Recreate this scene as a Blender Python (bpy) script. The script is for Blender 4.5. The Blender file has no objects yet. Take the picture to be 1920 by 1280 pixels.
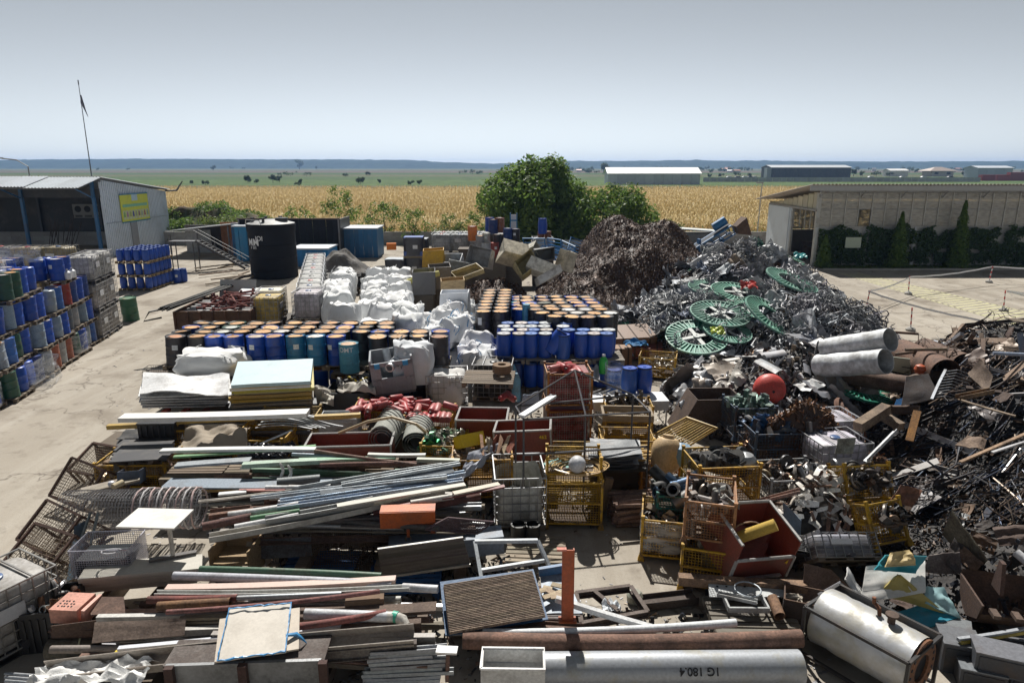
import bpy, math, random
from mathutils import Vector as V, Matrix as Mx, noise, Euler
R = random.Random(11)
sc = bpy.context.scene
# ---------------------------------------------------------------- camera, sky, sun, exposure
H, F, PITCH = 7.0, 1280.0, math.radians(14.37)
CP, SP = math.cos(PITCH), math.sin(PITCH)
cd = bpy.data.cameras.new('camera'); cam = bpy.data.objects.new('camera', cd)
sc.collection.objects.link(cam); sc.camera = cam
cd.sensor_width = 36; cd.lens = 24; cd.clip_start = .1; cd.clip_end = 20000
cam.location = (0, 0, H); cam.rotation_euler = (math.pi/2-PITCH, 0, 0)
SUN_EL, SUN_AZ = math.radians(50), math.radians(-5)      # azimuth from +Y towards +X
world = bpy.data.worlds.new('World'); sc.world = world; world.use_nodes = True
wn = world.node_tree; bg = wn.nodes['Background']
sky = wn.nodes.new('ShaderNodeTexSky'); sky.sky_type = 'NISHITA'; sky.sun_disc = False
sky.sun_elevation = SUN_EL; sky.sun_rotation = SUN_AZ; sky.altitude = 50
sky.air_density = .55; sky.dust_density = 0.0; sky.ozone_density = 1.0
hs = wn.nodes.new('ShaderNodeHueSaturation'); hs.inputs['Saturation'].default_value = .2; hs.inputs['Hue'].default_value = .478
gm = wn.nodes.new('ShaderNodeGamma'); gm.inputs[1].default_value = 1.32
wn.links.new(sky.outputs[0], hs.inputs['Color']); wn.links.new(hs.outputs[0], gm.inputs[0]); wn.links.new(gm.outputs[0], bg.inputs[0])
bg.inputs[1].default_value = .032
ld = bpy.data.lights.new('sun', 'SUN'); ld.energy = 4.3; ld.angle = math.radians(.53); ld.color = (1, .96, .89)
lo = bpy.data.objects.new('sun', ld); sc.collection.objects.link(lo)
sv = V((math.sin(SUN_AZ)*math.cos(SUN_EL), math.cos(SUN_AZ)*math.cos(SUN_EL), math.sin(SUN_EL)))
lo.rotation_euler = sv.to_track_quat('Z', 'Y').to_euler(); lo.location = sv*100
sc.view_settings.view_transform = 'Standard'; sc.view_settings.look = 'None'
sc.view_settings.exposure = .52; sc.view_settings.gamma = 1.0; sc.view_settings.use_curve_mapping = False
sc.render.engine = 'CYCLES'
try:
    sc.cycles.use_denoising = True; sc.cycles.denoiser = 'OPENIMAGEDENOISE'
except Exception: pass
sc.cycles.max_bounces = 8; sc.cycles.diffuse_bounces = 5; sc.cycles.glossy_bounces = 3
sc.cycles.transmission_bounces = 4; sc.cycles.transparent_max_bounces = 12; sc.cycles.volume_bounces = 0
sc.cycles.caustics_reflective = False; sc.cycles.caustics_refractive = False
sc.cycles.use_adaptive_sampling = True; sc.cycles.adaptive_threshold = .02
# ---------------------------------------------------------------- pixel of the photograph -> point of the yard
def at(px, py, z=0.):
    v = py-640; t = (H-z)/(v*CP+F*SP)
    return V(((px-960)*t, (F*CP-v*SP)*t, z))
def aty(px, py, Y):
    v = py-640; t = Y/(F*CP-v*SP)
    return V(((px-960)*t, Y, H-(v*CP+F*SP)*t))
# ---------------------------------------------------------------- materials (base colour = the object's own colour)
MATS = {}
def mat(name, rough=.6, metal=0., dirt=(.10,.075,.05), amt=.4, scale=2.5, lo_=.45, hi_=.75, var=.25, bump=.15, bscale=25., spec=.5, stretch=None, base=None, coat=0.):
    m = bpy.data.materials.new(name); m.use_nodes = True; t = m.node_tree; N = t.nodes; L = t.links
    b = N['Principled BSDF']; b.inputs['Roughness'].default_value = rough; b.inputs['Metallic'].default_value = metal
    b.inputs['Specular IOR Level'].default_value = spec; b.inputs['Coat Weight'].default_value = coat
    oi = N.new('ShaderNodeObjectInfo'); tc = N.new('ShaderNodeTexCoord')
    off = N.new('ShaderNodeVectorMath'); off.operation = 'ADD'
    mul = N.new('ShaderNodeMath'); mul.operation = 'MULTIPLY'; mul.inputs[1].default_value = 57.
    L.new(oi.outputs['Random'], mul.inputs[0])
    if stretch:
        mp = N.new('ShaderNodeMapping'); mp.inputs['Scale'].default_value = stretch
        L.new(tc.outputs['Object'], mp.inputs[0]); L.new(mp.outputs[0], off.inputs[0])
    else: L.new(tc.outputs['Object'], off.inputs[0])
    L.new(mul.outputs[0], off.inputs[1])
    n1 = N.new('ShaderNodeTexNoise'); n1.inputs['Scale'].default_value = scale; n1.inputs['Detail'].default_value = 6; n1.inputs['Roughness'].default_value = .65
    L.new(off.outputs[0], n1.inputs['Vector'])
    mr = N.new('ShaderNodeMapRange'); mr.inputs[1].default_value = lo_; mr.inputs[2].default_value = hi_; mr.inputs[4].default_value = amt
    L.new(n1.outputs['Fac'], mr.inputs[0])
    n2 = N.new('ShaderNodeTexNoise'); n2.inputs['Scale'].default_value = bscale; n2.inputs['Detail'].default_value = 4
    L.new(off.outputs[0], n2.inputs['Vector'])
    mv = N.new('ShaderNodeMapRange'); mv.inputs[1].default_value = .3; mv.inputs[2].default_value = .7
    mv.inputs[3].default_value = 1-var; mv.inputs[4].default_value = 1+var*.5
    L.new(n2.outputs['Fac'], mv.inputs[0])
    vm = N.new('ShaderNodeVectorMath'); vm.operation = 'SCALE'
    if base is None: L.new(oi.outputs['Color'], vm.inputs[0])
    else: vm.inputs[0].default_value = base[:3]
    L.new(mv.outputs[0], vm.inputs['Scale'])
    mx = N.new('ShaderNodeMix'); mx.data_type = 'RGBA'
    L.new(mr.outputs[0], mx.inputs[0]); L.new(vm.outputs[0], mx.inputs[6]); mx.inputs[7].default_value = (*dirt, 1)
    L.new(mx.outputs[2], b.inputs['Base Color'])
    if metal > 0:
        ms = N.new('ShaderNodeMath'); ms.operation = 'MULTIPLY_ADD'; ms.inputs[1].default_value = -metal/max(amt, .01)*.9; ms.inputs[2].default_value = metal; ms.use_clamp = True
        L.new(mr.outputs[0], ms.inputs[0]); L.new(ms.outputs[0], b.inputs['Metallic'])
    if bump:
        bp = N.new('ShaderNodeBump'); bp.inputs['Strength'].default_value = bump; bp.inputs['Distance'].default_value = .02
        L.new(n2.outputs['Fac'], bp.inputs['Height']); L.new(bp.outputs[0], b.inputs['Normal'])
    MATS[name] = m
    return m
PAINT = mat('painted_steel', .5, 0, (.09,.055,.035), .55, 2.2, .5, .72, .22)
DRUMP = mat('drum_paint', .42, 0, (.10,.06,.04), .5, 3., .52, .75, .2, .05)
LID = mat('rusty_lid', .65, 0, (.22,.10,.04), .7, 3., .42, .7, .25, .1)
RUST = mat('rusty_steel', .85, 0, (.055,.035,.028), .75, 3.5, .4, .68, .4, .25, 30)
GALV = mat('galvanised_steel', .42, .75, (.28,.26,.24), .5, 4., .45, .75, .2, .08)
DULL = mat('dull_wire', .6, .3, (.09,.075,.065), .7, 4., .42, .66, .3, .1)
ALU = mat('dented_aluminium', .62, .25, (.16,.15,.14), .75, 3., .42, .68, .25, .12, 8)
DARK = mat('dark_scrap_steel', .6, .25, (.10,.05,.03), .6, 4., .45, .7, .4, .2)
PLAS = mat('moulded_plastic', .38, 0, (.16,.14,.12), .35, 3., .5, .8, .12, .03)
DPLAS = mat('dirty_plastic', .55, 0, (.12,.10,.07), .7, 3.5, .42, .68, .2, .08)
FAB = mat('woven_fabric', .9, 0, (.42,.38,.32), .35, 3., .5, .8, .12, .25, 60)
WORN = mat('worn_crate_paint', .6, 0, (.085,.05,.03), .85, 4.5, .47, .62, .3, .1)
WOOD = mat('weathered_wood', .85, 0, (.10,.075,.05), .6, 3., .4, .7, .35, .2, 30, stretch=(1,8,8))
BOARD = mat('laminated_board', .55, 0, (.25,.21,.16), .4, 2.5, .5, .78, .08, .03)
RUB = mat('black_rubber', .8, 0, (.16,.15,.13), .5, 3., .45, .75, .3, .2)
WALLM = mat('concrete_wall', .9, 0, (.2,.18,.16), .5, 1.2, .4, .7, .2, .2, 18)
CORRM = mat('profiled_sheet', .5, .1, (.2,.17,.15), .35, .8, .5, .8, .1, .03)
CARD = mat('paper_and_card', .9, 0, (.2,.16,.12), .3, 4., .5, .8, .12, .1)
FOAM = mat('insulation_foam', .9, 0, (.3,.2,.06), .4, 4., .5, .8, .2, .2)
def plain(name, col, rough=.8):
    m = bpy.data.materials.new(name); m.use_nodes = True; b = m.node_tree.nodes['Principled BSDF']
    b.inputs['Base Color'].default_value = (*col, 1); b.inputs['Roughness'].default_value = rough
    return m
INK = plain('dark_lettering', (.03, .03, .035)); WHITE = plain('white_marking', (.75, .77, .8)); YEL = plain('yellow_marking', (.8, .55, .03))
def film_mat(name, opac, col):
    m = bpy.data.materials.new(name); m.use_nodes = True; t = m.node_tree; N = t.nodes; L = t.links
    b = N['Principled BSDF']; b.inputs['Base Color'].default_value = (*col, 1); b.inputs['Roughness'].default_value = .28
    tr = N.new('ShaderNodeBsdfTransparent'); mx = N.new('ShaderNodeMixShader'); out = N['Material Output']
    tc = N.new('ShaderNodeTexCoord'); mp = N.new('ShaderNodeMapping'); mp.inputs['Scale'].default_value = (1.5, 1.5, 5)
    n = N.new('ShaderNodeTexNoise'); n.inputs['Scale'].default_value = 1.6; n.inputs['Detail'].default_value = 4
    L.new(tc.outputs['Object'], mp.inputs[0]); L.new(mp.outputs[0], n.inputs['Vector'])
    mr = N.new('ShaderNodeMapRange'); mr.inputs[1].default_value = .35; mr.inputs[2].default_value = .7
    mr.inputs[3].default_value = max(0, opac-.22); mr.inputs[4].default_value = min(1, opac+.3)
    bp = N.new('ShaderNodeBump'); bp.inputs['Strength'].default_value = .35; bp.inputs['Distance'].default_value = .03
    L.new(n.outputs['Fac'], bp.inputs['Height']); L.new(bp.outputs[0], b.inputs['Normal'])
    L.new(n.outputs['Fac'], mr.inputs[0]); L.new(mr.outputs[0], mx.inputs[0])
    L.new(tr.outputs[0], mx.inputs[1]); L.new(b.outputs[0], mx.inputs[2]); L.new(mx.outputs[0], out.inputs[0])
    return m
FILM = film_mat('stretch_film', .26, (.72, .75, .78)); POLY = film_mat('polycarbonate', .66, (.43, .42, .39)); MILK = film_mat('milky_plastic', .85, (.68, .67, .62))
# ---------------------------------------------------------------- mesh helpers
class MB:
    def __init__(s): s.v = []; s.f = []
    def add(s, vs, fs, m=None):
        o = len(s.v)
        s.v += [tuple(m @ V(p)) if m is not None else tuple(p) for p in vs]
        s.f += [tuple(i+o for i in f) for f in fs]; return s
    def box(s, c, d, m=None):
        x, y, z = c; a, b, e = d[0]/2, d[1]/2, d[2]/2
        vs = [(x+i*a, y+j*b, z+k*e) for k in (-1, 1) for j in (-1, 1) for i in (-1, 1)]
        return s.add(vs, [(0,2,3,1),(4,5,7,6),(0,1,5,4),(2,6,7,3),(0,4,6,2),(1,3,7,5)], m)
    def tube(s, pts, r, n=6, cap=True, m=None):
        pts = [V(p) for p in pts]; o = len(s.v); rr = r if isinstance(r, (list, tuple)) else [r]*len(pts)
        up = None
        for i, p in enumerate(pts):
            d = (pts[min(i+1, len(pts)-1)]-pts[max(i-1, 0)])
            d = d.normalized() if d.length > 1e-9 else V((0,0,1))
            if up is None:
                up = V((0,0,1)) if abs(d.z) < .9 else V((1,0,0))
            x = d.cross(up)
            if x.length < 1e-4: x = d.orthogonal()
            x.normalize(); y = x.cross(d); up = y
            for k in range(n):
                a = 2*math.pi*(k+.5)/n; q = p+x*(math.cos(a)*rr[i])+y*(math.sin(a)*rr[i])
                s.v.append(tuple(m @ q) if m is not None else tuple(q))
        for i in range(len(pts)-1):
            for k in range(n):
                k2 = (k+1) % n
                s.f.append((o+i*n+k, o+i*n+k2, o+(i+1)*n+k2, o+(i+1)*n+k))
        if cap:
            s.f.append(tuple(o+k for k in range(n))[::-1]); e = o+(len(pts)-1)*n
            s.f.append(tuple(e+k for k in range(n)))
        return s
    def lathe(s, prof, n=20, m=None, cap=True):
        o = len(s.v)
        for r, z in prof:
            for k in range(n):
                a = 2*math.pi*k/n; q = V((r*math.cos(a), r*math.sin(a), z))
                s.v.append(tuple(m @ q) if m is not None else tuple(q))
        for i in range(len(prof)-1):
            for k in range(n):
                k2 = (k+1) % n; s.f.append((o+i*n+k, o+i*n+k2, o+(i+1)*n+k2, o+(i+1)*n+k))
        if cap:
            s.f.append(tuple(o+k for k in range(n))[::-1]); e = o+(len(prof)-1)*n
            s.f.append(tuple(e+k for k in range(n)))
        return s
    def prism(s, poly, z0, z1, m=None):
        n = len(poly); vs = [(x, y, z0) for x, y in poly]+[(x, y, z1) for x, y in poly]
        return s.add(vs, [tuple(range(n))[::-1], tuple(range(n, 2*n))]+[(i, (i+1) % n, n+(i+1) % n, n+i) for i in range(n)], m)
    def grid(s, nx, ny, fn, thick=0., m=None):
        P = [[V(fn(i/nx, j/ny)) for i in range(nx+1)] for j in range(ny+1)]
        vs = [P[j][i] for j in range(ny+1) for i in range(nx+1)]; w = nx+1
        fs = [(j*w+i, j*w+i+1, (j+1)*w+i+1, (j+1)*w+i) for j in range(ny) for i in range(nx)]
        if thick:
            nn = (P[0][nx]-P[0][0]).cross(P[ny][0]-P[0][0]).normalized()*thick; k = len(vs)
            vs += [p-nn for p in vs]; fs += [tuple(q+k for q in f)[::-1] for f in fs]
            rim = [i for i in range(nx+1)]+[j*w+nx for j in range(1, ny+1)]+[ny*w+i for i in range(nx-1, -1, -1)]+[j*w for j in range(ny-1, 0, -1)]
            for a, b in zip(rim, rim[1:]+rim[:1]): fs.append((a, a+k, b+k, b))
        return s.add(vs, fs, m)
    def mesh(s, smooth=None, name='mesh'):
        me = bpy.data.meshes.new(name); me.from_pydata(s.v, [], s.f)
        if smooth:
            me.polygons.foreach_set('use_smooth', [True]*len(me.polygons)); me.set_sharp_from_angle(angle=math.radians(smooth))
        me.update(); return me
LINK = sc.collection.objects.link
def tag(o, label=None, cat=None, group=None, kind=None):
    if label: o['label'] = label
    if cat: o['category'] = cat
    if group: o['group'] = group
    if kind: o['kind'] = kind
    return o
def ob(name, me, m=None, col=None, parent=None, mx=None, label=None, cat=None, group=None, kind=None):
    if isinstance(me, MB): me = me.mesh(name=name)
    o = bpy.data.objects.new(name, me); LINK(o)
    if m is not None and len(me.materials) == 0: me.materials.append(m)
    if col is not None: o.color = (*col[:3], 1)
    if parent is not None: o.parent = parent
    if mx is not None: o.matrix_local = mx
    return tag(o, label, cat, group, kind)
def thing(name, label, cat, mx=None, group=None):
    o = bpy.data.objects.new(name, None); LINK(o); o.empty_display_size = .2
    if mx is not None: o.matrix_local = mx
    return tag(o, label, cat, group)
def T(x, y=None, z=0.): return Mx.Translation(V((x, y, z)) if y is not None else V(x))
def RZ(a): return Mx.Rotation(math.radians(a), 4, 'Z')
def RX(a): return Mx.Rotation(math.radians(a), 4, 'X')
def RY(a): return Mx.Rotation(math.radians(a), 4, 'Y')
def frame(a, b, roll=0.):                              # local X runs from a to b, origin at the middle
    a, b = V(a), V(b); d = (b-a).normalized(); up = V((0,0,1)) if abs(d.z) < .95 else V((0,1,0))
    y = up.cross(d).normalized(); z = d.cross(y)
    m = Mx(((d.x, y.x, z.x, 0), (d.y, y.y, z.y, 0), (d.z, y.z, z.z, 0), (0,0,0,1)))
    return T((a+b)/2) @ m @ Mx.Rotation(math.radians(roll), 4, 'X')
def adopt(p, o):                                       # make o a part of p where it lies
    m = p.matrix_basis.inverted() @ o.matrix_basis; o.parent = p; o.matrix_basis = m
    for k in ('label', 'category', 'group'):
        if k in o: del o[k]
    return o
CACHE = {}
def cached(key, fn):
    if key not in CACHE: CACHE[key] = fn()
    return CACHE[key]
ORD = 'first second third fourth fifth sixth seventh eighth ninth tenth eleventh twelfth thirteenth fourteenth fifteenth sixteenth seventeenth eighteenth nineteenth twentieth'.split()
def jit(c, d=.08):
    b = 1+R.uniform(-d, d); return tuple(max(0, k*b*(1+R.uniform(-.12, .12)*d)) for k in c)
def fbm(p, o=3): return noise.fractal(V(p), 1., 2., o)
def P3(p): return p if isinstance(p, V) else at(*p)
def smo(mb, name='mesh', a=35): return mb.mesh(a, name)
# ================================================================ THE SETTING
def ground_mat():
    m = bpy.data.materials.new('plain_ground'); m.use_nodes = True; t = m.node_tree; N = t.nodes; L = t.links
    b = N['Principled BSDF']; b.inputs['Roughness'].default_value = .95; b.inputs['Specular IOR Level'].default_value = .1
    g = N.new('ShaderNodeNewGeometry'); sp = N.new('ShaderNodeSeparateXYZ'); L.new(g.outputs['Position'], sp.inputs[0])
    n = N.new('ShaderNodeTexNoise'); n.inputs['Scale'].default_value = .012; n.inputs['Detail'].default_value = 3
    mp = N.new('ShaderNodeMapping'); mp.inputs['Scale'].default_value = (.12, 1, 1); L.new(g.outputs['Position'], mp.inputs[0]); L.new(mp.outputs[0], n.inputs['Vector'])
    ma = N.new('ShaderNodeMath'); ma.operation = 'MULTIPLY_ADD'; ma.inputs[1].default_value = 60; L.new(n.outputs['Fac'], ma.inputs[0]); L.new(sp.outputs['Y'], ma.inputs[2])
    mr = N.new('ShaderNodeMapRange'); mr.inputs[1].default_value = 60; mr.inputs[2].default_value = 1760; L.new(ma.outputs[0], mr.inputs[0])
    cr = N.new('ShaderNodeValToRGB'); cr.color_ramp.interpolation = 'CONSTANT'; e = cr.color_ramp.elements
    st = [(0,(.16,.13,.06)),(.078,(.10,.11,.045)),(.11,(.13,.12,.06)),(.135,(.085,.13,.045)),(.2,(.07,.11,.04)),(.27,(.11,.115,.06)),(.34,(.06,.1,.035)),(.45,(.13,.10,.075)),(.62,(.09,.10,.05)),(.78,(.2,.16,.1)),(.86,(.08,.10,.05))]
    e[0].position = 0; e[0].color = (*st[0][1], 1); e[1].position = st[1][0]; e[1].color = (*st[1][1], 1)
    for p, c in st[2:]:
        q = e.new(p); q.color = (*c, 1)
    L.new(mr.outputs[0], cr.inputs[0])
    n2 = N.new('ShaderNodeTexNoise'); n2.inputs['Scale'].default_value = .15; n2.inputs['Detail'].default_value = 8; L.new(g.outputs['Position'], n2.inputs['Vector'])
    mv = N.new('ShaderNodeMapRange'); mv.inputs[1].default_value = .3; mv.inputs[2].default_value = .7; mv.inputs[3].default_value = .6; mv.inputs[4].default_value = 1.35; L.new(n2.outputs['Fac'], mv.inputs[0])
    vm = N.new('ShaderNodeVectorMath'); vm.operation = 'SCALE'; L.new(cr.outputs[0], vm.inputs[0]); L.new(mv.outputs[0], vm.inputs['Scale'])
    L.new(vm.outputs[0], b.inputs['Base Color']); return m
def yard_mat():
    m = bpy.data.materials.new('yard_concrete'); m.use_nodes = True; t = m.node_tree; N = t.nodes; L = t.links
    b = N['Principled BSDF']; b.inputs['Roughness'].default_value = .92; b.inputs['Specular IOR Level'].default_value = .2
    g = N.new('ShaderNodeNewGeometry')
    def nz(scale, det, st=(1,1,1)):
        mp = N.new('ShaderNodeMapping'); mp.inputs['Scale'].default_value = st; L.new(g.outputs['Position'], mp.inputs[0])
        n = N.new('ShaderNodeTexNoise'); n.inputs['Scale'].default_value = scale; n.inputs['Detail'].default_value = det; n.inputs['Roughness'].default_value = .62; L.new(mp.outputs[0], n.inputs['Vector']); return n
    def rng(n, a, c, x, y):
        r = N.new('ShaderNodeMapRange'); r.inputs[1].default_value = a; r.inputs[2].default_value = c; r.inputs[3].default_value = x; r.inputs[4].default_value = y; L.new(n.outputs['Fac'], r.inputs[0]); return r
    def mix(f, a, c):
        x = N.new('ShaderNodeMix'); x.data_type = 'RGBA'; L.new(f.outputs[0], x.inputs[0])
        if isinstance(a, tuple): x.inputs[6].default_value = (*a, 1)
        else: L.new(a.outputs[2], x.inputs[6])
        x.inputs[7].default_value = (*c, 1); return x
    a = mix(rng(nz(.12, 6), .35, .7, 0, 1), (.39,.35,.295), (.30,.268,.225))
    a = mix(rng(nz(.5, 8, (3.2, .3, 1)), .45, .68, 0, .75), a, (.45,.415,.36))
    a = mix(rng(nz(.35, 9), .52, .68, 0, .8), a, (.17,.14,.11))
    a = mix(rng(nz(1.6, 8), .55, .72, 0, .6), a, (.13,.105,.085))
    a = mix(rng(nz(22, 4), .45, .75, 0, .25), a, (.2,.17,.13))
    wp = N.new('ShaderNodeVectorMath'); wp.operation = 'SCALE'; wp.inputs['Scale'].default_value = 2.2; L.new(nz(.6, 4).outputs['Color'], wp.inputs[0]); wa = N.new('ShaderNodeVectorMath'); L.new(g.outputs['Position'], wa.inputs[0]); L.new(wp.outputs[0], wa.inputs[1])
    vo = N.new('ShaderNodeTexVoronoi'); vo.feature = 'DISTANCE_TO_EDGE'; vo.inputs['Scale'].default_value = .17; L.new(wa.outputs[0], vo.inputs['Vector'])
    vr = N.new('ShaderNodeMapRange'); vr.inputs[2].default_value = .007; vr.inputs[3].default_value = .7; vr.inputs[4].default_value = 0; L.new(vo.outputs[0], vr.inputs[0]); a = mix(vr, a, (.11,.09,.075))
    L.new(a.outputs[2], b.inputs['Base Color'])
    bp = N.new('ShaderNodeBump'); bp.inputs['Strength'].default_value = .35; bp.inputs['Distance'].default_value = .02
    L.new(nz(14, 8).outputs['Fac'], bp.inputs['Height']); L.new(bp.outputs[0], b.inputs['Normal']); return m
ob('ground', MB().add([(-7000,-400,-.03),(7000,-400,-.03),(7000,9000,-.03),(-7000,9000,-.03)], [(0,1,2,3)]), ground_mat(), kind='structure')
yard = ob('yard_pavement', MB().box((0, 31, -.011), (130, 66, .03)), yard_mat(), kind='structure')
def strip(a, b, w, z):                                # flat band from a to b on the ground
    a, b = V(a), V(b); d = (b-a).normalized(); n = V((-d.y, d.x, 0))*w/2
    return MB().add([(*(a-n).xy, z), (*(b-n).xy, z), (*(b+n).xy, z), (*(a+n).xy, z)], [(0,1,2,3)])
JOINT = plain('joint_filler', (.09,.075,.06), .9)
for a, b in [((1640,583),(1716,553)),((1650,588),(1912,582)),((1905,582),(1990,562)),((1560,545),(1640,583)),((1700,640),(1560,545)),((1716,553),(1990,533))]:
    ob('expansion_joint', strip(at(*a), at(*b), .035, .0085), JOINT, parent=yard)
# ---- painted walkway with oblique stripes
PW = mat('worn_road_paint', .8, 0, (.34,.3,.24), .75, 2.5, .4, .66, .1, .05, base=(.55,.53,.30))
wk = ob('painted_walkway', strip(at(1572,512), at(2100,668), .12, .0095), PW, kind='structure')
A, B = at(1572,512), at(2100,668); A2, B2 = at(1606,511), at(2160,640)
ob('edge_line', strip(A2, B2, .12, .0095), PW, parent=wk)
for i in range(44):
    u = (i+.5)/44; p = A.lerp(B, u); q = A2.lerp(B2, min(1, u+.018))
    ob('stripe', strip(p, q, .21, .0095), PW, parent=wk)
# ---- far ridge covered by forest
def ridge():
    mb = MB(); n = 260; rows = [(2300, 0), (2420, .62), (2520, .9), (2650, 1), (2900, .8)]
    for j, (Y, k) in enumerate(rows):
        for i in range(n+1):
            x = -3000+6000*i/n
            h = 27+6*noise.noise(V((x*.0011, 3.3, 0)))+3*noise.noise(V((x*.004, 1, 0))) + (4 if x < -320 else 0)
            h -= 9*math.exp(-((x+60)/190)**2)
            mb.v.append((x, Y+70*noise.noise(V((x*.003, j, 2))), k*h+(3.5*noise.noise(V((x*.05, j*4, 0)))+2.5*noise.noise(V((x*.21, j*4, 7))) if k else -.5)))
    for j in range(len(rows)-1):
        for i in range(n): mb.f.append((j*(n+1)+i, j*(n+1)+i+1, (j+1)*(n+1)+i+1, (j+1)*(n+1)+i))
    return mb
FOREST = mat('far_forest', .95, 0, (.02,.035,.02), .8, .03, .4, .6, .4, .6, .12, spec=.05, base=(.045,.07,.035))
ob('hills', ridge(), FOREST, kind='structure')
# ---- leaves
def leaf_mat(name, c1, c2):
    m = bpy.data.materials.new(name); m.use_nodes = True; t = m.node_tree; N = t.nodes; L = t.links; b = N['Principled BSDF']
    b.inputs['Roughness'].default_value = .55; b.inputs['Specular IOR Level'].default_value = .35
    g = N.new('ShaderNodeNewGeometry'); cr = N.new('ShaderNodeValToRGB'); cr.color_ramp.elements[0].color = (*c1, 1); cr.color_ramp.elements[1].color = (*c2, 1)
    L.new(g.outputs['Random Per Island'], cr.inputs[0]); L.new(cr.outputs[0], b.inputs['Base Color'])
    tl = N.new('ShaderNodeBsdfTranslucent'); L.new(cr.outputs[0], tl.inputs[0]); mx = N.new('ShaderNodeMixShader'); mx.inputs[0].default_value = .5
    L.new(b.outputs[0], mx.inputs[1]); L.new(tl.outputs[0], mx.inputs[2]); L.new(mx.outputs[0], N['Material Output'].inputs[0]); return m
LEAF = leaf_mat('green_leaves', (.065,.135,.026), (.21,.30,.065)); LEAFD = leaf_mat('dark_leaves', (.03,.07,.024), (.08,.14,.045))
LEAFY = leaf_mat('pale_leaves', (.08,.13,.03), (.20,.24,.07)); CORN = leaf_mat('dry_corn', (.58,.475,.26), (.78,.67,.41)); FARL = leaf_mat('far_leaves', (.04,.08,.03), (.10,.14,.055))
BARK = mat('bark', .95, 0, (.05,.04,.03), .5, 5., .4, .7, .3, .4, base=(.13,.10,.075))
def leaf(mb, p, s, d=None):
    d = d or V((R.gauss(0,1), R.gauss(0,1), R.gauss(0,1))); d = d.normalized() if d.length > 1e-6 else V((0,0,1))
    u = d.orthogonal().normalized(); u.rotate(Mx.Rotation(R.uniform(0, 6.28), 3, d)); w = d.cross(u)
    o = len(mb.v)
    for a, b in ((-1,0),(0,-.45),(1,0),(0,.45)): mb.v.append(tuple(p+u*(a*s)+w*(b*s)))
    mb.f.append((o, o+1, o+2, o+3))
def crown(clumps, per, ls, shell=.38):                 # clumps: (x,y,z,r)
    mb = MB()
    for x, y, z, r in clumps:
        for k in range(int(per*r*r)):
            d = V((R.gauss(0,1), R.gauss(0,1), R.gauss(0,1))).normalized()
            rr = r*(shell+(1-shell)*R.random()**.6)*(1+.25*noise.noise(d*2+V((x,y,z))))
            leaf(mb, V((x, y, z))+d*rr, ls*R.uniform(.6, 1.25), d+V((R.gauss(0,.7), R.gauss(0,.7), R.gauss(0,.7)+.3)))
    return mb
def tree(name, label, cat, pos, h, w, nclump, per, ls, lm, trunk_r=.14, low=.1, group=None, airy=False):
    t = thing(name, label, cat, T(pos), group); cl = []; limbs = MB()
    limbs.tube([(0,0,0),(.03*h,0,h*.3),(0,.02*h,h*.6)], [trunk_r, trunk_r*.75, trunk_r*.4], 7)
    for i in range(nclump):
        a = R.uniform(0, 6.28); zz = R.uniform(low, .97)**.9; prof = math.sin(math.pi*min(1, .12+zz*.86))**.55
        rad = w/2*prof*R.uniform(.45, .92); r = (w*.15 if not airy else w*.13)*R.uniform(.45, 1.35)
        c = V((math.cos(a)*rad, math.sin(a)*rad, max(r*.6, zz*h-r*.5))); cl.append((*c, r))
        if i % 2 == 0: limbs.tube([(0,0,h*.18), c*.55+V((0,0,h*.06)), c], [trunk_r*.5, trunk_r*.28, .012], 4)
    if not airy: cl.append((0, 0, h*.5, w*.24)); cl.append((0, 0, h*.72, w*.2))
    ob('crown', crown(cl, per, ls), lm, parent=t); ob('trunk', limbs, BARK, parent=t); return t
p = at(1010, 455); p.y = 62; p.x = (1012-960)/1290*62
tree('walnut_tree', 'big dense round green tree behind the stacked drums', 'tree', (p.x-.4, 62, 0), 7.5, 10.2, 100, 230, .22, LEAF, .22, .05)
tree('loose_tree', 'loose feathery green tree growing beside the big round tree', 'tree', (9.4, 61, 0), 5.4, 7.6, 70, 170, .17, LEAF, .12, .1, airy=True)
for i, (px, w, h, lb) in enumerate([(640,5.0,5.3,'tallest leafy shrub standing over the black shed wall'),(560,4.2,3.6,'feathery shrub with drooping twigs beside the black tank'),(720,4.0,3.9,'leafy shrub behind the blue sheds'),(775,3.2,3.4,'thin shrub behind the dark wrapped pallets'),(838,4.2,2.8,'low yellowish shrub behind the caged tanks'),(893,3.0,3.0,'small shrub touching the big round tree'),(1262,3.0,2.4,'low weeds shrub behind the brown shavings heap'),(400,5.0,2.6,'low weedy bush on the edge of the grassy mound'),(335,4.0,2.2,'small bush on the grassy mound behind the shed'),(455,4,2.7,'pale weedy bush above the small canopy')]):
    tree('shrub', lb, 'shrub', ((px-960)/1292*(63+i % 3), 63+i % 3, 0), h, w, 34, 190, .13, [LEAF, LEAFY][i in (4, 7, 9, 6)], .05, .05, airy=True)
tree('shrub', 'leafy treetop poking over the corrugated shed roof', 'shrub', (-47.5, 70, 0), 6.6, 3.2, 30, 130, .16, LEAFY, .08, .4, airy=True)
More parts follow.
